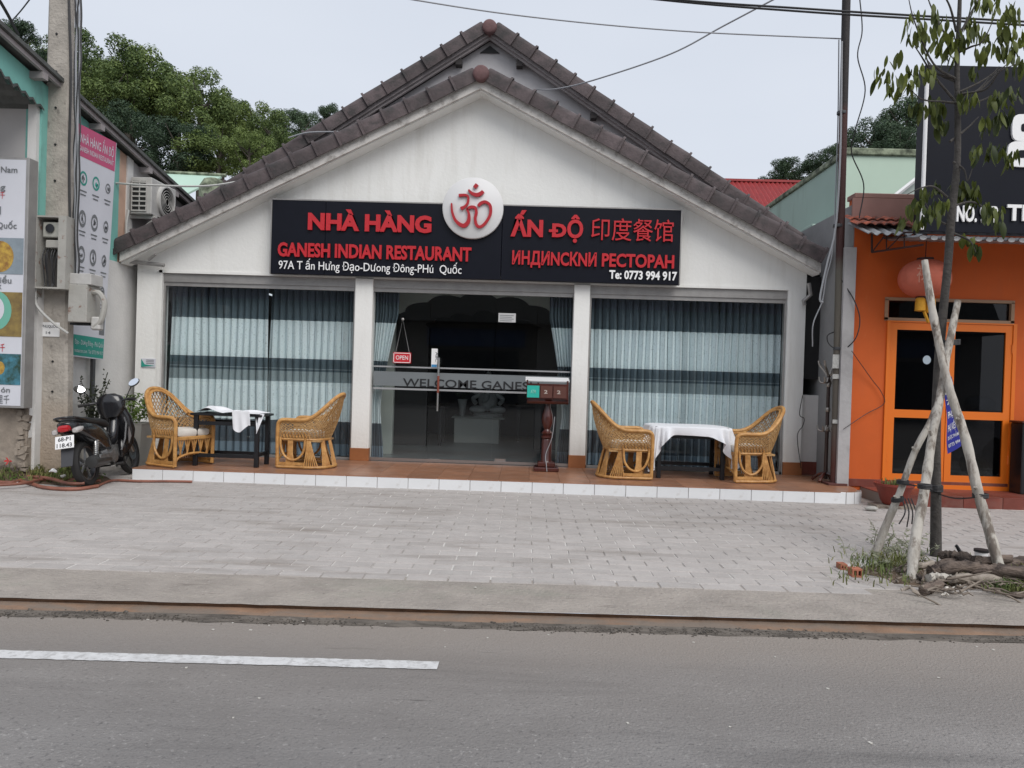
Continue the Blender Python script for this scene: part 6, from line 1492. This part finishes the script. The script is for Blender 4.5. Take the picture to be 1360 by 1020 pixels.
for s_ in (-1, 1):
    mb = MB(); mb.tube(smoothpath([(s_*.10, .90, 1.0), (s_*.22, .88, 1.01), (s_*.34, .80, 1.0)]), .014, 8); hb = sp_('handlebar', mb, scgrey)
    mb = MB(); mb.tube([(s_*.25, .862, 1.008), (s_*.36, .788, .998)], .021, 10); lpart('grip', mb, rubber, hb, True)
    mb = MB(); mb.tube(smoothpath([(s_*.22, .93, 1.0), (s_*.33, .88, .99), (s_*.37, .85, .985)]), .007, 6); lpart('brake_lever', mb, steel, hb, True)
    mb = MB(); mb.tube(smoothpath([(s_*.20, .89, 1.01), (s_*.25, .90, 1.10), (s_*.31, .88, 1.18)]), .007, 6); st_ = sp_('mirror_stem', mb, scblack)
    Mm = Matrix.Translation((s_*.35, .875, 1.215)) @ Matrix.Rotation(math.radians(24 if s_ < 0 else 0), 4, 'Z') @ Matrix.Rotation(math.radians(-24), 4, 'X') @ Matrix.Rotation(s_*-.5, 4, 'Y'); 
    mb = MB(); mb.ell((0, 0, 0), (.075, .02, .05), 20, 10); mb.v = [tuple(Mm @ Vector(p)) for p in mb.v]; lpart('mirror_shell', mb, scblack, st_, True)
    mb = MB(); mb.add([Mm @ Vector((.068*math.cos(2*PI*k/24), -.0215, .044*math.sin(2*PI*k/24))) for k in range(24)], [tuple(range(24))]); lpart('mirror_glass', mb, mirrf, st_)
    mb = MB(); mb.tube([(s_*.07, 1.03, .62), (s_*.075, 1.20, .30)], [.022, .026], 10); sp_('fork_leg', mb, steel if s_ > 0 else engm)
mb = MB(); v = []; n = 12
for k in range(n+1):
    a = math.radians(-25+150*k/n); R_ = RW+.035; y = WB-R_*math.cos(a)*1.0; z = RW+R_*math.sin(a)
    v += [(-.055, y, z-.02), (-.035, y, z+.0), (.035, y, z+.0), (.055, y, z-.02)]
mb.add(v, [(k*4+j, k*4+j+1, k*4+5+j, k*4+4+j) for k in range(n) for j in range(3)]); sp_('front_mudguard', mb, scblack)
mb = MB(); mb.lathe([(.05, 0), (.10, 0), (.10, .006), (.05, .006)], n=24, M=Matrix.Translation((.05, WB, RW)) @ Matrix.Rotation(PI/2, 4, 'Y')); sp_('brake_disc', mb, steel)
sc.rotation_euler = (0, math.radians(-9.5), math.radians(6))
rb0 = P(121, 646, 8.9)
sc.location = (rb0.x-.03, 8.90, .008)

# ================================================================== PLANTS, HOSES, LITTER ON THE LEFT
def foliage(nm, c, rad, n, leaf, m, parent, r, sq=1.0, upb=0.0):
    mb = MB()
    for k in range(n):
        d = Vector((r.gauss(0, 1), r.gauss(0, 1), r.gauss(0, 1)+upb)).normalized()*rad*r.uniform(.4, 1)**.6; p = Vector(c)+Vector((d.x, d.y, d.z*sq))
        nn = (d.normalized()+Vector((r.uniform(-.7, .7), r.uniform(-.7, .7), r.uniform(0, .8)))).normalized(); a = nn.orthogonal().normalized(); a.rotate(Matrix.Rotation(r.uniform(0, 6.28), 3, nn)); b_ = nn.cross(a); s_ = leaf*r.uniform(.6, 1.2)
        mb.add([p-a*s_, p-b_*s_*.45, p+a*s_, p+b_*s_*.45], [(0, 1, 2, 3)])
    return part(nm, mb, m, parent, fix=False, kind='stuff')
r = random.Random(41)
pc = P(180, 585, 9.75); px_ = P(179, 585, 10.6).x; PLZ = P(179, 561, 10.6).z-.45
pw = thing('pale_planter', (px_, 10.6, PLZ), 'pale square planter with a green bush between the scooter and the first armchair', 'planter')
mb = MB(); v = []
for z, w in ((-PLZ, .12), (0, .15), (.42, .19), (.45, .20), (.45, .17), (.40, .165)): v += [(px_-w, 10.6-w, PLZ+z), (px_+w, 10.6-w, PLZ+z), (px_+w, 10.6+w, PLZ+z), (px_-w, 10.6+w, PLZ+z)]
mb.add(v, [(0, 3, 2, 1)]+[(k*4+j, k*4+(j+1) % 4, k*4+4+(j+1) % 4, k*4+4+j) for k in range(5) for j in range(4)]+[(20, 21, 22, 23)]); part('pot', mb, potw, pw)
foliage('bush', (px_, 10.6, PLZ+.66), .24, 420, .035, leafp, pw, r, 1.0)
tx2 = P(122, 545, 9.9)
dp = thing('thin_dark_plant', (tx2.x, 9.9, 0), 'thin dark-leaved plant in a pot rising behind the scooter mirror', 'plant')
for k in range(9):
    mb = MB(); a = r.uniform(0, 6.28); h = r.uniform(.45, .85); tip = Vector((tx2.x+.20*math.cos(a), 9.9+.2*math.sin(a), .6+h)); base_ = Vector((tx2.x, 9.9, .5)); mid = base_.lerp(tip, .5)+Vector((0, 0, .08)); pp_ = smoothpath([base_, mid, tip]); mb.tube(pp_, .006, 4)
    for q_ in range(26):
        p = pp_[min(len(pp_)-1, 3+int(q_*.36))]+Vector((r.uniform(-.04, .04), r.uniform(-.04, .04), r.uniform(-.03, .03))); d = Vector((r.uniform(-1, 1), r.uniform(-1, 1), r.uniform(-.3, 1))).normalized(); b_ = d.orthogonal().normalized(); s_ = .026; mb.add([p, p+d*s_+b_*s_*.5, p+d*s_*2, p+d*s_-b_*s_*.5], [(0, 1, 2, 3)])
    part('stem', mb, leafd, dp, fix=False)
mb = MB(); mb.lathe([(.10, 0), (.15, .28), (.16, .5), (.14, .5), (.13, .44)], (tx2.x, 9.9, 0), 16); part('pot', mb, potw, dp, True)
# weeds and soil mound
mb = MB()
def mound(u, v):
    x = -7.6+2.3*u; y = 8.93+.55*v+.06*math.sin(3*x); e = math.sin(PI*min(1, max(0, u)))**.5*math.sin(PI*min(1, v*.55+.0))**.8
    return (x, y+.04*math.sin(6*x), .002+.20*e*(.8+.2*math.sin(9*x+5*y))+.02*math.sin(17*x)*e)
mb.grid(mound, 30, 14); mo = link('soil_mound', mb.mesh('soil_mound', soil, 'all')); mo['kind'] = 'structure'
mb = MB(); r = random.Random(50)
def blade(mb, p, h, lean, w=.006):
    a = r.uniform(0, 6.28); d = Vector((math.cos(a), math.sin(a), 0)); sd_ = Vector((-d.y, d.x, 0))*w
    p = Vector(p); q1 = p+Vector((0, 0, h*.6))+d*lean*.3; q2 = p+Vector((0, 0, h*.9))+d*lean
    mb.add([p-sd_, p+sd_, q1+sd_*.8, q1-sd_*.8, q2], [(0, 1, 2, 3), (3, 2, 4)])
for k in range(2600):
    u, v = r.uniform(.02, .86), r.uniform(.05, 1); 
    if r.random() > .35+.65*max(0, math.sin(5*u+3)+math.sin(4*v+u*9)): 
        if r.random() < .55: continue
    p = mound(u, v); blade(mb, p, r.uniform(.03, .11), r.uniform(.02, .09))
tag(link('weeds', mb.mesh('weeds', grassm, fix=False)), 'green and straw weeds growing on the soil round the concrete pole', 'weeds', kind='stuff')
mb = MB()
for k in range(420):
    u, v = r.uniform(.0, 1), r.uniform(.0, .95); p = Vector(mound(u, v))+Vector((0, 0, r.uniform(.01, .06))); d = Vector((r.uniform(-1, 1), r.uniform(-1, 1), r.uniform(-.2, .7))).normalized(); b_ = d.orthogonal().normalized(); s_ = r.uniform(.012, .03); mb.add([p-d*s_, p+b_*s_*.5, p+d*s_, p-b_*s_*.5], [(0, 1, 2, 3)])
tag(link('ground_cover', mb.mesh('ground_cover', leafp, fix=False)), 'small leafy ground cover at the foot of the concrete pole', 'ground cover', kind='stuff')
fp = P(12, 612, 8.95)
fl = thing('red_flower', (fp.x, 8.95, .1), 'small red flower among the weeds at the far left', 'flower')
mb = MB(); mb.tube([(fp.x, 8.95, .05), (fp.x+.01, 8.95, fp.z)], .004, 4); part('stem', mb, leafp, fl)
for k in range(6):
    a = k*PI/3; d = Vector((math.cos(a), -.5, math.sin(a))); c = Vector((fp.x+.01, 8.94, fp.z)); mb = MB(); mb.add([c, c+d*.03+Vector((0, 0, .014)), c+d*.055, c+d*.03-Vector((0, 0, .014))], [(0, 1, 2, 3)]); part('petal', mb, petalm, fl, fix=False)
# coiled hose, lengths one over another
hz = [([(-40, 622), (20, 640), (60, 650), (100, 652), (130, 648)], .022), ([(-40, 640), (10, 645), (50, 638), (90, 642), (118, 640)], .020), ([(-30, 652), (30, 648), (70, 640), (112, 644), (150, 640)], .018), ([(-40, 632), (15, 630), (55, 642), (90, 650), (112, 650)], .020)]
hl = ['red-brown hose length lying nearest the street at the far left', 'red-brown hose length crossing the middle of the coil by the scooter wheel', 'red-brown hose length running under the rear wheel of the scooter', 'red-brown hose length at the back of the coil by the weeds']
for k, (pp_, rr2) in enumerate(hz):
    pts = []
    for px, py in pp_: q_ = PZ(px, py, .0); q_.y = min(q_.y, 9.05+.02*k); pts.append((q_.x, q_.y, rr2+.018*k))
    mb = MB(); mb.tube(smoothpath(pts, 8), rr2, 8); solo('garden_hose', mb, hose, hl[k], 'hose', True, 'lengths of hose on the left')
pts = [PZ(130, 647, 0), PZ(150, 640, 0), PZ(185, 641, 0), PZ(225, 641, 0), PZ(255, 641.5, 0)]
mb = MB(); mb.tube(smoothpath([(p.x, p.y-.04*0, .018) for p in pts], 8), .016, 8); solo('garden_hose', mb, hose, 'red-brown hose end stretched along the foot of the white-tiled step', 'hose', True, 'lengths of hose on the left')
for k, (px, py, s_, lb_) in enumerate(((71, 625, .05, 'white scrap of paper on the weeds beside the concrete pole'), (84, 632, .04, 'crumpled grey scrap by the pole foot, nearer the scooter'), (22, 645, .03, 'small white scrap in front of the hoses'))):
    q_ = P(px, py, 8.9); mb = MB(); mb.ell((q_.x, 8.9, max(.03, q_.z)), (s_, s_*.6, s_*.45), 9, 6); mb.v = [(x+.008*math.sin(90*z+50*x), y, z+.008*math.sin(80*x)) for x, y, z in mb.v]; solo('paper_scrap', mb, whitep if k != 1 else potw, lb_, 'scrap')

# ================================================================== RED POT BY THE STEP
pp_ = PZ(1184, 673, 0)
rp2 = thing('red_plant_pot', (pp_.x, 9.50, 0), 'wide brick red plant pot between the white step and the dark red step', 'plant pot')
mb = MB(); x = pp_.x; mb.lathe([(.12, .02), (.15, .06), (.20, .22), (.235, .26), (.235, .285), (.205, .285), (.20, .24)], (x, 9.48, .02), 28); part('bowl', mb, potm, rp2, True)
mb = MB(); mb.lathe([(.001, .25), (.2, .25)], (x, 9.48, .02), 20); part('potting_soil', mb, soil, rp2)
mb = MB(); r = random.Random(6)
for k in range(90): blade(mb, (x+r.uniform(-.12, .12), 9.48+r.uniform(-.1, .1), .27), r.uniform(.03, .13), r.uniform(.01, .06))
part('seedlings', mb, grassm, rp2, kind='stuff', fix=False)
mb = MB(); mb.box(x-.26, 9.36, 0, x+.28, 9.62, .035, None); mb.v = [(a, b_+.02*math.sin(20*a), c) for a, b_, c in mb.v]; solo('mortar_slab', mb, plinth, 'broken slab of mortar under the red plant pot', 'slab')
q_ = PZ(1158, 675, .03); mb = MB(); mb.ell(q_, (.08, .05, .03), 9, 6); mb.v = [(a+.01*math.sin(70*c+40*a), b_, c) for a, b_, c in mb.v]; solo('paper_scrap', mb, potw, 'pale crumpled scrap at the end of the white-tiled step', 'scrap')

# ================================================================== YOUNG TREE, ITS SUPPORTS AND THE LOG PILE
YT = 6.78
yt = thing('young_tree', (PZ(1243, 738, 0).x, YT, 0), 'slender young street tree with drooping leaves, tied to whitewashed poles', 'tree')
tp = [(1243, 742), (1243, 660), (1243, 570), (1247, 480), (1253, 410), (1259, 350), (1264, 280), (1271, 220), (1272, 160), (1271, 90), (1274, 20), (1276, -40), (1279, -110)]
tr_r = [.050, .044, .040, .040, .036, .034, .036, .028, .026, .022, .018, .013, .008]
pts = [P(a, b_, YT) for a, b_ in tp]; pts[0].z = -.05; rs = []
for k in range(len(tr_r)-1): rs += [tr_r[k]+(tr_r[k+1]-tr_r[k])*j/6 for j in range(6)]
rs.append(tr_r[-1])
mb = MB(); mb.tube(smoothpath(pts, 6), rs, 10); part('trunk', mb, bark, yt, True)
def T(px, py, dy=0.0): return P(px, py, YT+dy)
BR = [((1271, 106), (1240, 85), (1215, 30), (1205, -10), -.25), ((1270, 104), (1240, 95), (1228, 70), (1222, 50), .2), ((1272, 70), (1290, 62), (1305, 55), (1320, 25), -.2), ((1271, 124), (1295, 122), (1318, 100), (1345, 80), .25), ((1277, 125), (1310, 118), (1328, 95), (1350, 85), -.3),
      ((1272, 65), (1252, 40), (1235, 5), (1228, -20), .25), ((1273, 50), (1288, 20), (1305, -10), (1320, -40), .1), ((1270, 42), (1262, 10), (1250, -15), (1240, -50), -.2), ((1276, 128), (1300, 120), (1322, 100), (1325, 93), .1), ((1273, 140), (1240, 100), (1222, 72), (1215, 62), -.1),
      ((1272, 137), (1252, 135), (1225, 132), (1208, 118), -.2), ((1276, 142), (1300, 135), (1330, 125), (1370, 138), .2), ((1262, 188), (1285, 170), (1295, 160), (1300, 155), .15), ((1258, 262), (1240, 248), (1222, 250), (1205, 258), -.15), ((1262, 275), (1290, 268), (1310, 278), (1325, 285), .15), ((1268, 108), (1245, 98), (1238, 88), (1232, 80), .3),
      ((1266, 215), (1280, 225), (1285, 240), (1292, 222), -.1), ((1262, 300), (1245, 292), (1232, 275), (1225, 262), .1), ((1262, 308), (1285, 318), (1292, 325), (1296, 335), -.15), ((1275, 122), (1300, 110), (1318, 98), (1327, 88), 0)]
for a, b_, c, d, dy in BR:
    mb = MB(); pp2 = smoothpath([T(*a), T(b_[0], b_[1], dy*.4), T(c[0], c[1], dy*.8), T(d[0], d[1], dy)], 5); mb.tube(pp2, [.012-.009*i/(len(pp2)-1) for i in range(len(pp2))], 6); part('branch', mb, bark, yt, True)
# leaves: folded, drooping, one object each
def leaf_mesh(seed, L=.125, w=.030, droop=.05):
    r = random.Random(seed); v = []; f = []; n = 5
    for k in range(n+1):
        t_ = k/n; ww = w*math.sin(PI*min(1, t_*.92+.05))**.8; y = L*t_; z = -droop*t_*t_; v += [(-ww, y, z-ww*.35), (0, y, z+.0), (ww, y, z-ww*.35)]
    for k in range(n):
        a = k*3; f += [(a, a+1, a+4, a+3), (a+1, a+2, a+5, a+4)]
    mb = MB(); mb.add(v, f); return mb.mesh('leaf', leafy, 'all', fix=False)
LM = [leaf_mesh(1, .13, .024), leaf_mesh(2, .15, .027, .07), leaf_mesh(3, .11, .021, .02)]
CLU = [(1176, 108, 9, 14), (1190, 120, 8, 12), (1205, 112, 9, 14), (1215, 98, 7, 10), (1188, 85, 4, 10), (1210, 48, 8, 14), (1222, 60, 8, 12), (1228, 44, 5, 8), (1212, 25, 4, 8), (1240, 22, 5, 10), (1250, 40, 8, 14), (1258, 58, 8, 12), (1262, 78, 8, 12), (1246, 62, 8, 12), (1235, 105, 6, 10), (1280, 55, 9, 14), (1290, 38, 8, 14), (1302, 50, 8, 14), (1310, 72, 6, 10), (1300, 10, 8, 14), (1318, 8, 8, 12),
       (1330, 18, 9, 14), (1342, 28, 8, 12), (1350, 60, 9, 16), (1335, 45, 9, 14), (1325, 65, 7, 12), (1340, 78, 9, 14), (1352, 92, 9, 14), (1230, 145, 10, 14), (1248, 150, 9, 12), (1250, 172, 7, 8), (1222, 150, 6, 10), (1285, 138, 10, 12), (1293, 105, 5, 8), (1308, 168, 5, 8), (1325, 135, 8, 12), (1330, 158, 11, 14), (1318, 170, 7, 10), (1322, 205, 12, 14), (1340, 215, 7, 10), (1345, 130, 6, 10), (1295, 208, 5, 8), (1270, 255, 10, 12), (1285, 258, 10, 12), (1292, 275, 7, 10), (1250, 275, 7, 10), (1230, 262, 7, 10), (1212, 280, 8, 10), (1222, 300, 6, 8), (1200, 300, 3, 6), (1240, 288, 7, 10), (1308, 285, 8, 10), (1322, 288, 8, 10), (1325, 305, 4, 6), (1285, 325, 7, 8), (1295, 335, 6, 6), (1250, 255, 3, 8)]
r = random.Random(77); cnt = 0; extra = MB()
for ci, (px, py, n, sp2) in enumerate(CLU):
    n = int(n*1.5)+1
    base = T(px, py-10, r.uniform(-.25, .25)); 
    for k in range(n):
        o_ = Vector((r.uniform(-1, 1)*sp2, 0, r.uniform(-1, 1)*sp2*.7))/146*(.75 if k % 3 else 1.0)
        az_ = r.uniform(0, 6.28); pit = math.radians(r.uniform(-88, -45)); s_ = r.uniform(.65, 1.02)
        M = Matrix.Translation(base+o_+Vector((0, r.uniform(-.06, .06), 0))) @ Matrix.Rotation(az_, 4, 'Z') @ Matrix.Rotation(pit, 4, 'X') @ Matrix.Rotation(r.uniform(-.6, .6), 4, 'Y') @ Matrix.Scale(s_, 4)
        me = LM[cnt % 3]
        if cnt < 300:
            o = link('leaf', me, yt); o.matrix_local = Matrix.Translation(-yt.location) @ M
        else: extra.add([M @ v_.co for v_ in me.vertices], [tuple(p.vertices) for p in me.polygons])
        cnt += 1
part('more_leaves', extra, leafy, yt, 'all', kind='stuff', fix=False)
# three whitewashed poles
def support(pp2, ys, rr3, label, m=whbark):
    n = len(pp2); pts = [P(a[0], a[1], ys[0]+(ys[1]-ys[0])*i/(n-1)) for i, a in enumerate(pp2)]
    if pts[-1].z < .1: pts[-1].z = -.02
    q2 = smoothpath(pts, 5); r = random.Random(int(pp2[0][0])); mb = MB(); mb.tube(q2, [rr3*(.72+.33*i/(len(q2)-1))*r.uniform(.9, 1.08) for i in range(len(q2))], 9)
    o = thing('support_pole', (pts[-1].x, pts[-1].y, 0), label, 'pole', 'whitewashed poles propping the young tree'); part('pole', mb, m, o, True)
    for k in (int(len(q2)*.22), int(len(q2)*.5), int(len(q2)*.7)):
        mb = MB(); d = (q2[k+1]-q2[k]).normalized(); a = d.orthogonal().normalized(); mb.tube([q2[k], q2[k]+a*rr3*1.9+Vector((0, 0, .02))], [.016, .010], 6); part('knot_stub', mb, m, o)
    return q2
sA = support([(1228, 346), (1238, 410), (1250, 470), (1262, 520), (1283, 585), (1298, 650), (1315, 710), (1333, 776)], (6.7, 6.0), .042, 'whitewashed pole crossing the trunk from upper left to the right foot')
sB = support([(1272, 400), (1258, 470), (1250, 520), (1238, 580), (1228, 650), (1216, 715), (1210, 776)], (6.75, 5.88), .042, 'middle whitewashed pole standing left of the trunk')
sC = support([(1268, 430), (1254, 490), (1240, 550), (1215, 600), (1195, 655), (1176, 700), (1160, 744)], (6.85, 6.6), .034, 'thinner grey whitewashed pole leaning out to the far left')
r = random.Random(3)
def tie(c, rx2, ry2, z, tilt, lb_, n=3):
    mb = MB()
    for k in range(n):
        mb.tube([Vector((c.x+rx2*math.cos(a), c.y+ry2*math.sin(a), c.z+k*.012+tilt*math.cos(a))) for a in [2*PI*q_/20 for q_ in range(21)]], .008, 5)
    return solo('rubber_tie', mb, wire, lb_, 'tie')
c = T(1258, 458); tie(c, .10, .09, 0, .01, 'black rubber tie binding the poles to the trunk at the crossing', 4)
c = P(1243, 652, YT); tie(c, .052, .052, 0, 0, 'black tie wound low on the young tree trunk', 5)
c = P(1302, 660, 6.2); tie(c, .055, .05, 0, 0, 'black tie round the right prop pole'); c = P(1199, 642, 6.66); tie(c, .045, .045, 0, 0, 'black tie round the left prop pole'); c = P(1192, 665, 6.63); tie(c, .045, .045, 0, .01, 'lower black tie with loose ends on the left prop pole'); c = P(1228, 648, 6.05); tie(c, .048, .045, 0, 0, 'black tie round the middle prop pole')
wire_thing('tie_wire', [P(1243, 655, YT), P(1270, 662, 6.5), P(1302, 660, 6.22)], .006, wire, 'thin wire from the trunk to the right prop pole')
wire_thing('tie_wire', [P(1199, 643, 6.66), P(1222, 646, 6.5), P(1243, 652, YT)], .006, wire, 'thin wire from the trunk to the left prop pole')
for k in range(4):
    wire_thing('loose_strand', [P(1198+k*4, 662, 6.55), P(1202+k*5, 680, 6.5), P(1196+k*8+r.uniform(-4, 4), 700-abs(k-1)*4, 6.5)], .006, wire, ['leftmost loose black strand under the left pole tie', 'loose black strand second from left under the pole tie', 'loose black strand third from left under the pole tie', 'rightmost loose black strand under the left pole tie'][k], group='loose strands under the tie')

# soil, rubbish and weeds round the tree
mb = MB()
def tpatch(u, v):
    a = 2*PI*u; c = Vector((3.95, 6.05, 0)); rx2 = 1.30*(1+.10*math.sin(3*a+1)+.05*math.sin(7*a)); ry2 = .44*(1+.12*math.sin(4*a)); k = v
    return (c.x+rx2*k*math.cos(a)+ (.35 if math.cos(a) > 0 else 0)*k, c.y+ry2*k*math.sin(a), -.002+.055*(1-k*k)+.008*math.sin(13*a+9*k)*k*(1-k)*4)
mb.grid(tpatch, 60, 10); sp3 = link('soil_patch', mb.mesh('soil_patch', soil, 'all')); sp3['kind'] = 'structure'
mb = MB(); r = random.Random(60)
for k in range(1500):
    a = r.uniform(0, 2*PI); q_ = tpatch(a/(2*PI), r.uniform(.1, 1.02)); s_ = r.uniform(.005, .022); mb.box(-s_, -s_*.6, -s_*.3, s_, s_*.6, s_*.5, Matrix.Translation(q_) @ Matrix.Rotation(r.uniform(0, 3), 4, 'Z') @ Matrix.Rotation(r.uniform(-.6, .6), 4, 'X'))
tag(link('rubble_litter', mb.mesh('rubble_litter', litter)), 'small rubble and bark litter round the young tree', 'litter', kind='stuff')
mb = MB()
for k in range(1500):
    px, py = (r.gauss(1345, 16), r.gauss(776, 6)) if k < 900 else ((r.gauss(1180, 26), r.gauss(748, 8)) if k < 1300 else (r.uniform(1100, 1360), r.uniform(745, 780)))
    q_ = PZ(px, min(py, 788), .02); blade(mb, q_, r.uniform(.03, .10), r.uniform(.02, .09), .005)
tag(link('grass_tufts', mb.mesh('grass_tufts', grassm, fix=False)), 'tufts of grass at the edges of the log pile', 'grass', kind='stuff')
mb = MB()
for k in range(70):
    q_ = PZ(r.gauss(1185, 22), r.gauss(735, 12), .03); a = r.uniform(0, 6.28); L = r.uniform(.06, .22); d = Vector((math.cos(a), math.sin(a)*.6, r.uniform(.1, .9))); mb.tube([q_, q_+d*L*.6+Vector((0, 0, .02)), q_+d*L], .003, 3)
    for j in range(5):
        p = q_+d*L*r.uniform(.3, 1); e = Vector((r.uniform(-1, 1), r.uniform(-1, 1), r.uniform(-.5, 1))).normalized(); b_ = e.orthogonal().normalized(); mb.add([p, p+e*.02+b_*.01, p+e*.045, p+e*.02-b_*.01], [(0, 1, 2, 3)])
wilt = leafmat('wilted_leaves', (.12, .14, .07), (.32, .33, .24), 4)
tag(link('wilted_twigs', mb.mesh('wilted_twigs', wilt, fix=False)), 'wilted grey-green twigs at the left of the log pile', 'twigs', kind='stuff')
LG = [((1240, 752, .05), (1345, 742, .16), .045, 1, 'dark brown log lying nearest the trunk, pointing right'), ((1236, 760, .09), (1300, 752, .15), .06, 0, 'thick log end in the middle of the pile'), ((1288, 757, .12), (1400, 765, .12), .055, 0, 'long dark log running out of the picture on the right'), ((1233, 768, .06), (1270, 766, .06), .035, 2, 'short whitewashed log at the front of the pile'), ((1262, 770, .07), (1345, 768, .07), .038, 2, 'pale grey log across the front of the pile'), ((1250, 738, .12), (1300, 745, .15), .05, 0, 'dark log against the foot of the trunk'), ((1225, 787, .02), (1248, 776, .05), .045, 0, 'short black stump lying in front of the pile'), ((1196, 757, .03), (1240, 748, .08), .028, 2, 'pale stick left of the middle pole'), ((1330, 750, .06), (1420, 740, .07), .04, 0, 'brown log behind the right prop pole'), ((1196, 784, .02), (1222, 790, .01), .014, 2, 'thin pale stick in front of the middle pole'), ((1300, 760, .07), (1330, 752, .16), .03, 0, 'bent branch stub resting on the logs'), ((1225, 770, .03), (1205, 757, .05), .02, 0, 'small dark stick under the middle pole')]
for k, (a, b_, rr4, ty_, lb_) in enumerate(LG):
    p0, p1 = PZ(*a), PZ(*b_); mid = p0.lerp(p1, .5)+Vector((0, r.uniform(-.03, .03), r.uniform(.0, .03)))
    pp5 = smoothpath([p0, p0.lerp(p1, .25)+Vector((0, .01, .01)), mid, p1], 4); mb = MB(); mb.tube(pp5, [rr4*.78*r.uniform(.72, 1.2) for _ in pp5], 12); mb.v = [(a+.006*math.sin(130*b_+70*c2), b_+.005*math.sin(90*a), c2+.007*math.sin(60*a+150*b_)) for a, b_, c2 in mb.v]; o = solo('dead_log', mb, whbark if (ty_ == 2 and k == 3) else (loglt if ty_ == 2 else logm), lb_, 'log', True, 'logs and sticks piled round the tree')
wire_thing('burnt_twig', [PZ(1280, 755, .1), P(1276, 735, 6.3), P(1270, 725, 6.3), P(1272, 728, 6.3), P(1278, 740, 6.3)], .014, wire, 'burnt crooked twig sticking up from the logs', 'twig')
q_ = rectY(1297, 734, 1313, 746, 6.4)
wc = thing('white_tub', (q_[0], 6.4, q_[1]), 'small white tub with a black lid on the logs', 'tub'); cxx = (q_[0]+q_[2])/2
mb = MB(); mb.lathe([(.045, 0), (.052, .09), (.052, .10)], (cxx, 6.42, q_[1]-.02), 18); part('cup', mb, whitep, wc, True); mb = MB(); mb.lathe([(.058, 0), (.058, .02)], (cxx, 6.42, q_[1]+.081), 18); part('lid', mb, blackm, wc)
mb = MB(); r = random.Random(44)
for k in range(90):
    px, py = r.gauss(1285, 42), r.gauss(772, 9)
    q_ = PZ(px, min(py, 790), r.uniform(.01, .10)); a = r.gauss(0, .7); L = r.uniform(.05, .32); d = Vector((math.cos(a), math.sin(a)*.7, r.gauss(0, .18))); mb.tube([q_, q_+d*L*.5+Vector((0, 0, r.uniform(-.01, .025))), q_+d*L], [r.uniform(.004, .012), .007, .003], 5)
tag(link('dry_twigs', mb.mesh('dry_twigs', mat('dry_twig', (.10, .075, .06), .9, col2=(.26, .22, .18), scale=5))), 'dry brown and pale twigs scattered over the log pile', 'twigs', kind='stuff')
# hollow bricks
for k, (px, py, s_, lb_) in enumerate(((1139, 767, .85, 'orange hollow brick with two dark holes at the left of the pile'), (1121, 757, .6, 'broken orange brick lying in the weeds left of the hollow one'))):
    c = PZ(px, py, 0); hb_ = thing('hollow_brick', (c.x, c.y, 0), lb_, 'brick'); w, h, d = .095*s_, .075*s_, .09
    mb = MB(); x0, y0 = c.x-w/2, c.y; t2 = .012
    for (a, b2, e, f2) in ((0, 0, w, t2), (0, h-t2, w, h), (0, t2, t2, h-t2), (w-t2, t2, w, h-t2), (w/2-t2/2, t2, w/2+t2/2, h-t2)): mb.box(x0+a, y0, b2, x0+e, y0+d, f2)
    part('brick_body', mb, brickm, hb_); mb = MB(); mb.box(x0+t2, y0+.03, t2, x0+w-t2, y0+.035, h-t2); part('hole_shadow', mb, blackm, hb_)
r = random.Random(91)
for k, (px, py, s_, lb_) in enumerate(((1262, 781, .035, 'largest white plastic scrap before the logs'), (1280, 778, .025, 'white scrap right of the largest one'), (1247, 772, .022, 'white scrap under the whitewashed log'), (1255, 788, .02, 'white scrap nearest the street'))):
    c = PZ(px, py, .03); mb = MB(); mb.grid(lambda u, v: (c.x+s_*2*(u-.5)+.01*math.sin(9*v), c.y+s_*1.2*(v-.5), .022+.010*math.sin(8*u+k)+.008*math.cos(7*v+2*k)), 8, 6); solo('plastic_scrap', mb, cush, lb_, 'scrap', 'all', 'plastic scraps round the tree')
c = PZ(1352, 790, .02); mb = MB(); mb.ell((c.x, c.y, .02), (.06, .035, .022), 12, 7); solo('dark_stone', mb, logm, 'dark flat stone on the pavement edge near the right corner', 'stone', True)
for k, (px, py) in enumerate(((552, 807),)):
    c = PZ(px, py, -.03); mb = MB(); mb.ell((c.x, c.y, -.03), (.035, .025, .02), 9, 6); mb.v = [(a+.006*math.sin(80*c2), b_, c2) for a, b_, c2 in mb.v]; solo('stone', mb, kerbm, 'small stone lying on the clay ledge under the kerb', 'stone')

# ================================================================== ACROSS THE STREET (seen only mirrored in the glass)
osb = thing('opposite_shop_row', (0, -16, 0), 'low shop row across the street, mirrored faintly in the restaurant glass', 'building')
mb = MB(); mb.box(-22, -17, 0, 22, -16, 4.2); part('wall', mb, mat('opp_wall', (.25, .24, .22), .9, .2, 1), osb)
for k in range(6):
    x = -19+7*k; mb = MB(); mb.box(x, -16, .1, x+4.5, -15.95, 2.8); part('shutter', mb, mat('opp_dark%d' % k, (.04, .05, .06), .6), osb)
    mb = MB(); mb.box(x-.3, -15.9, 3.0, x+4.8, -15.8, 3.9); part('sign_board', mb, mat('opp_sign%d' % k, ((.05, .08, .22), (.2, .05, .04), (.06, .10, .20))[k % 3], .6), osb)
mb = MB(); mb.prism([(-17.5, 4.2), (-15.0, 4.2), (-16.3, 6.2)], -22.5, 22.5, 'X'); part('roof', mb, darkroof, osb)
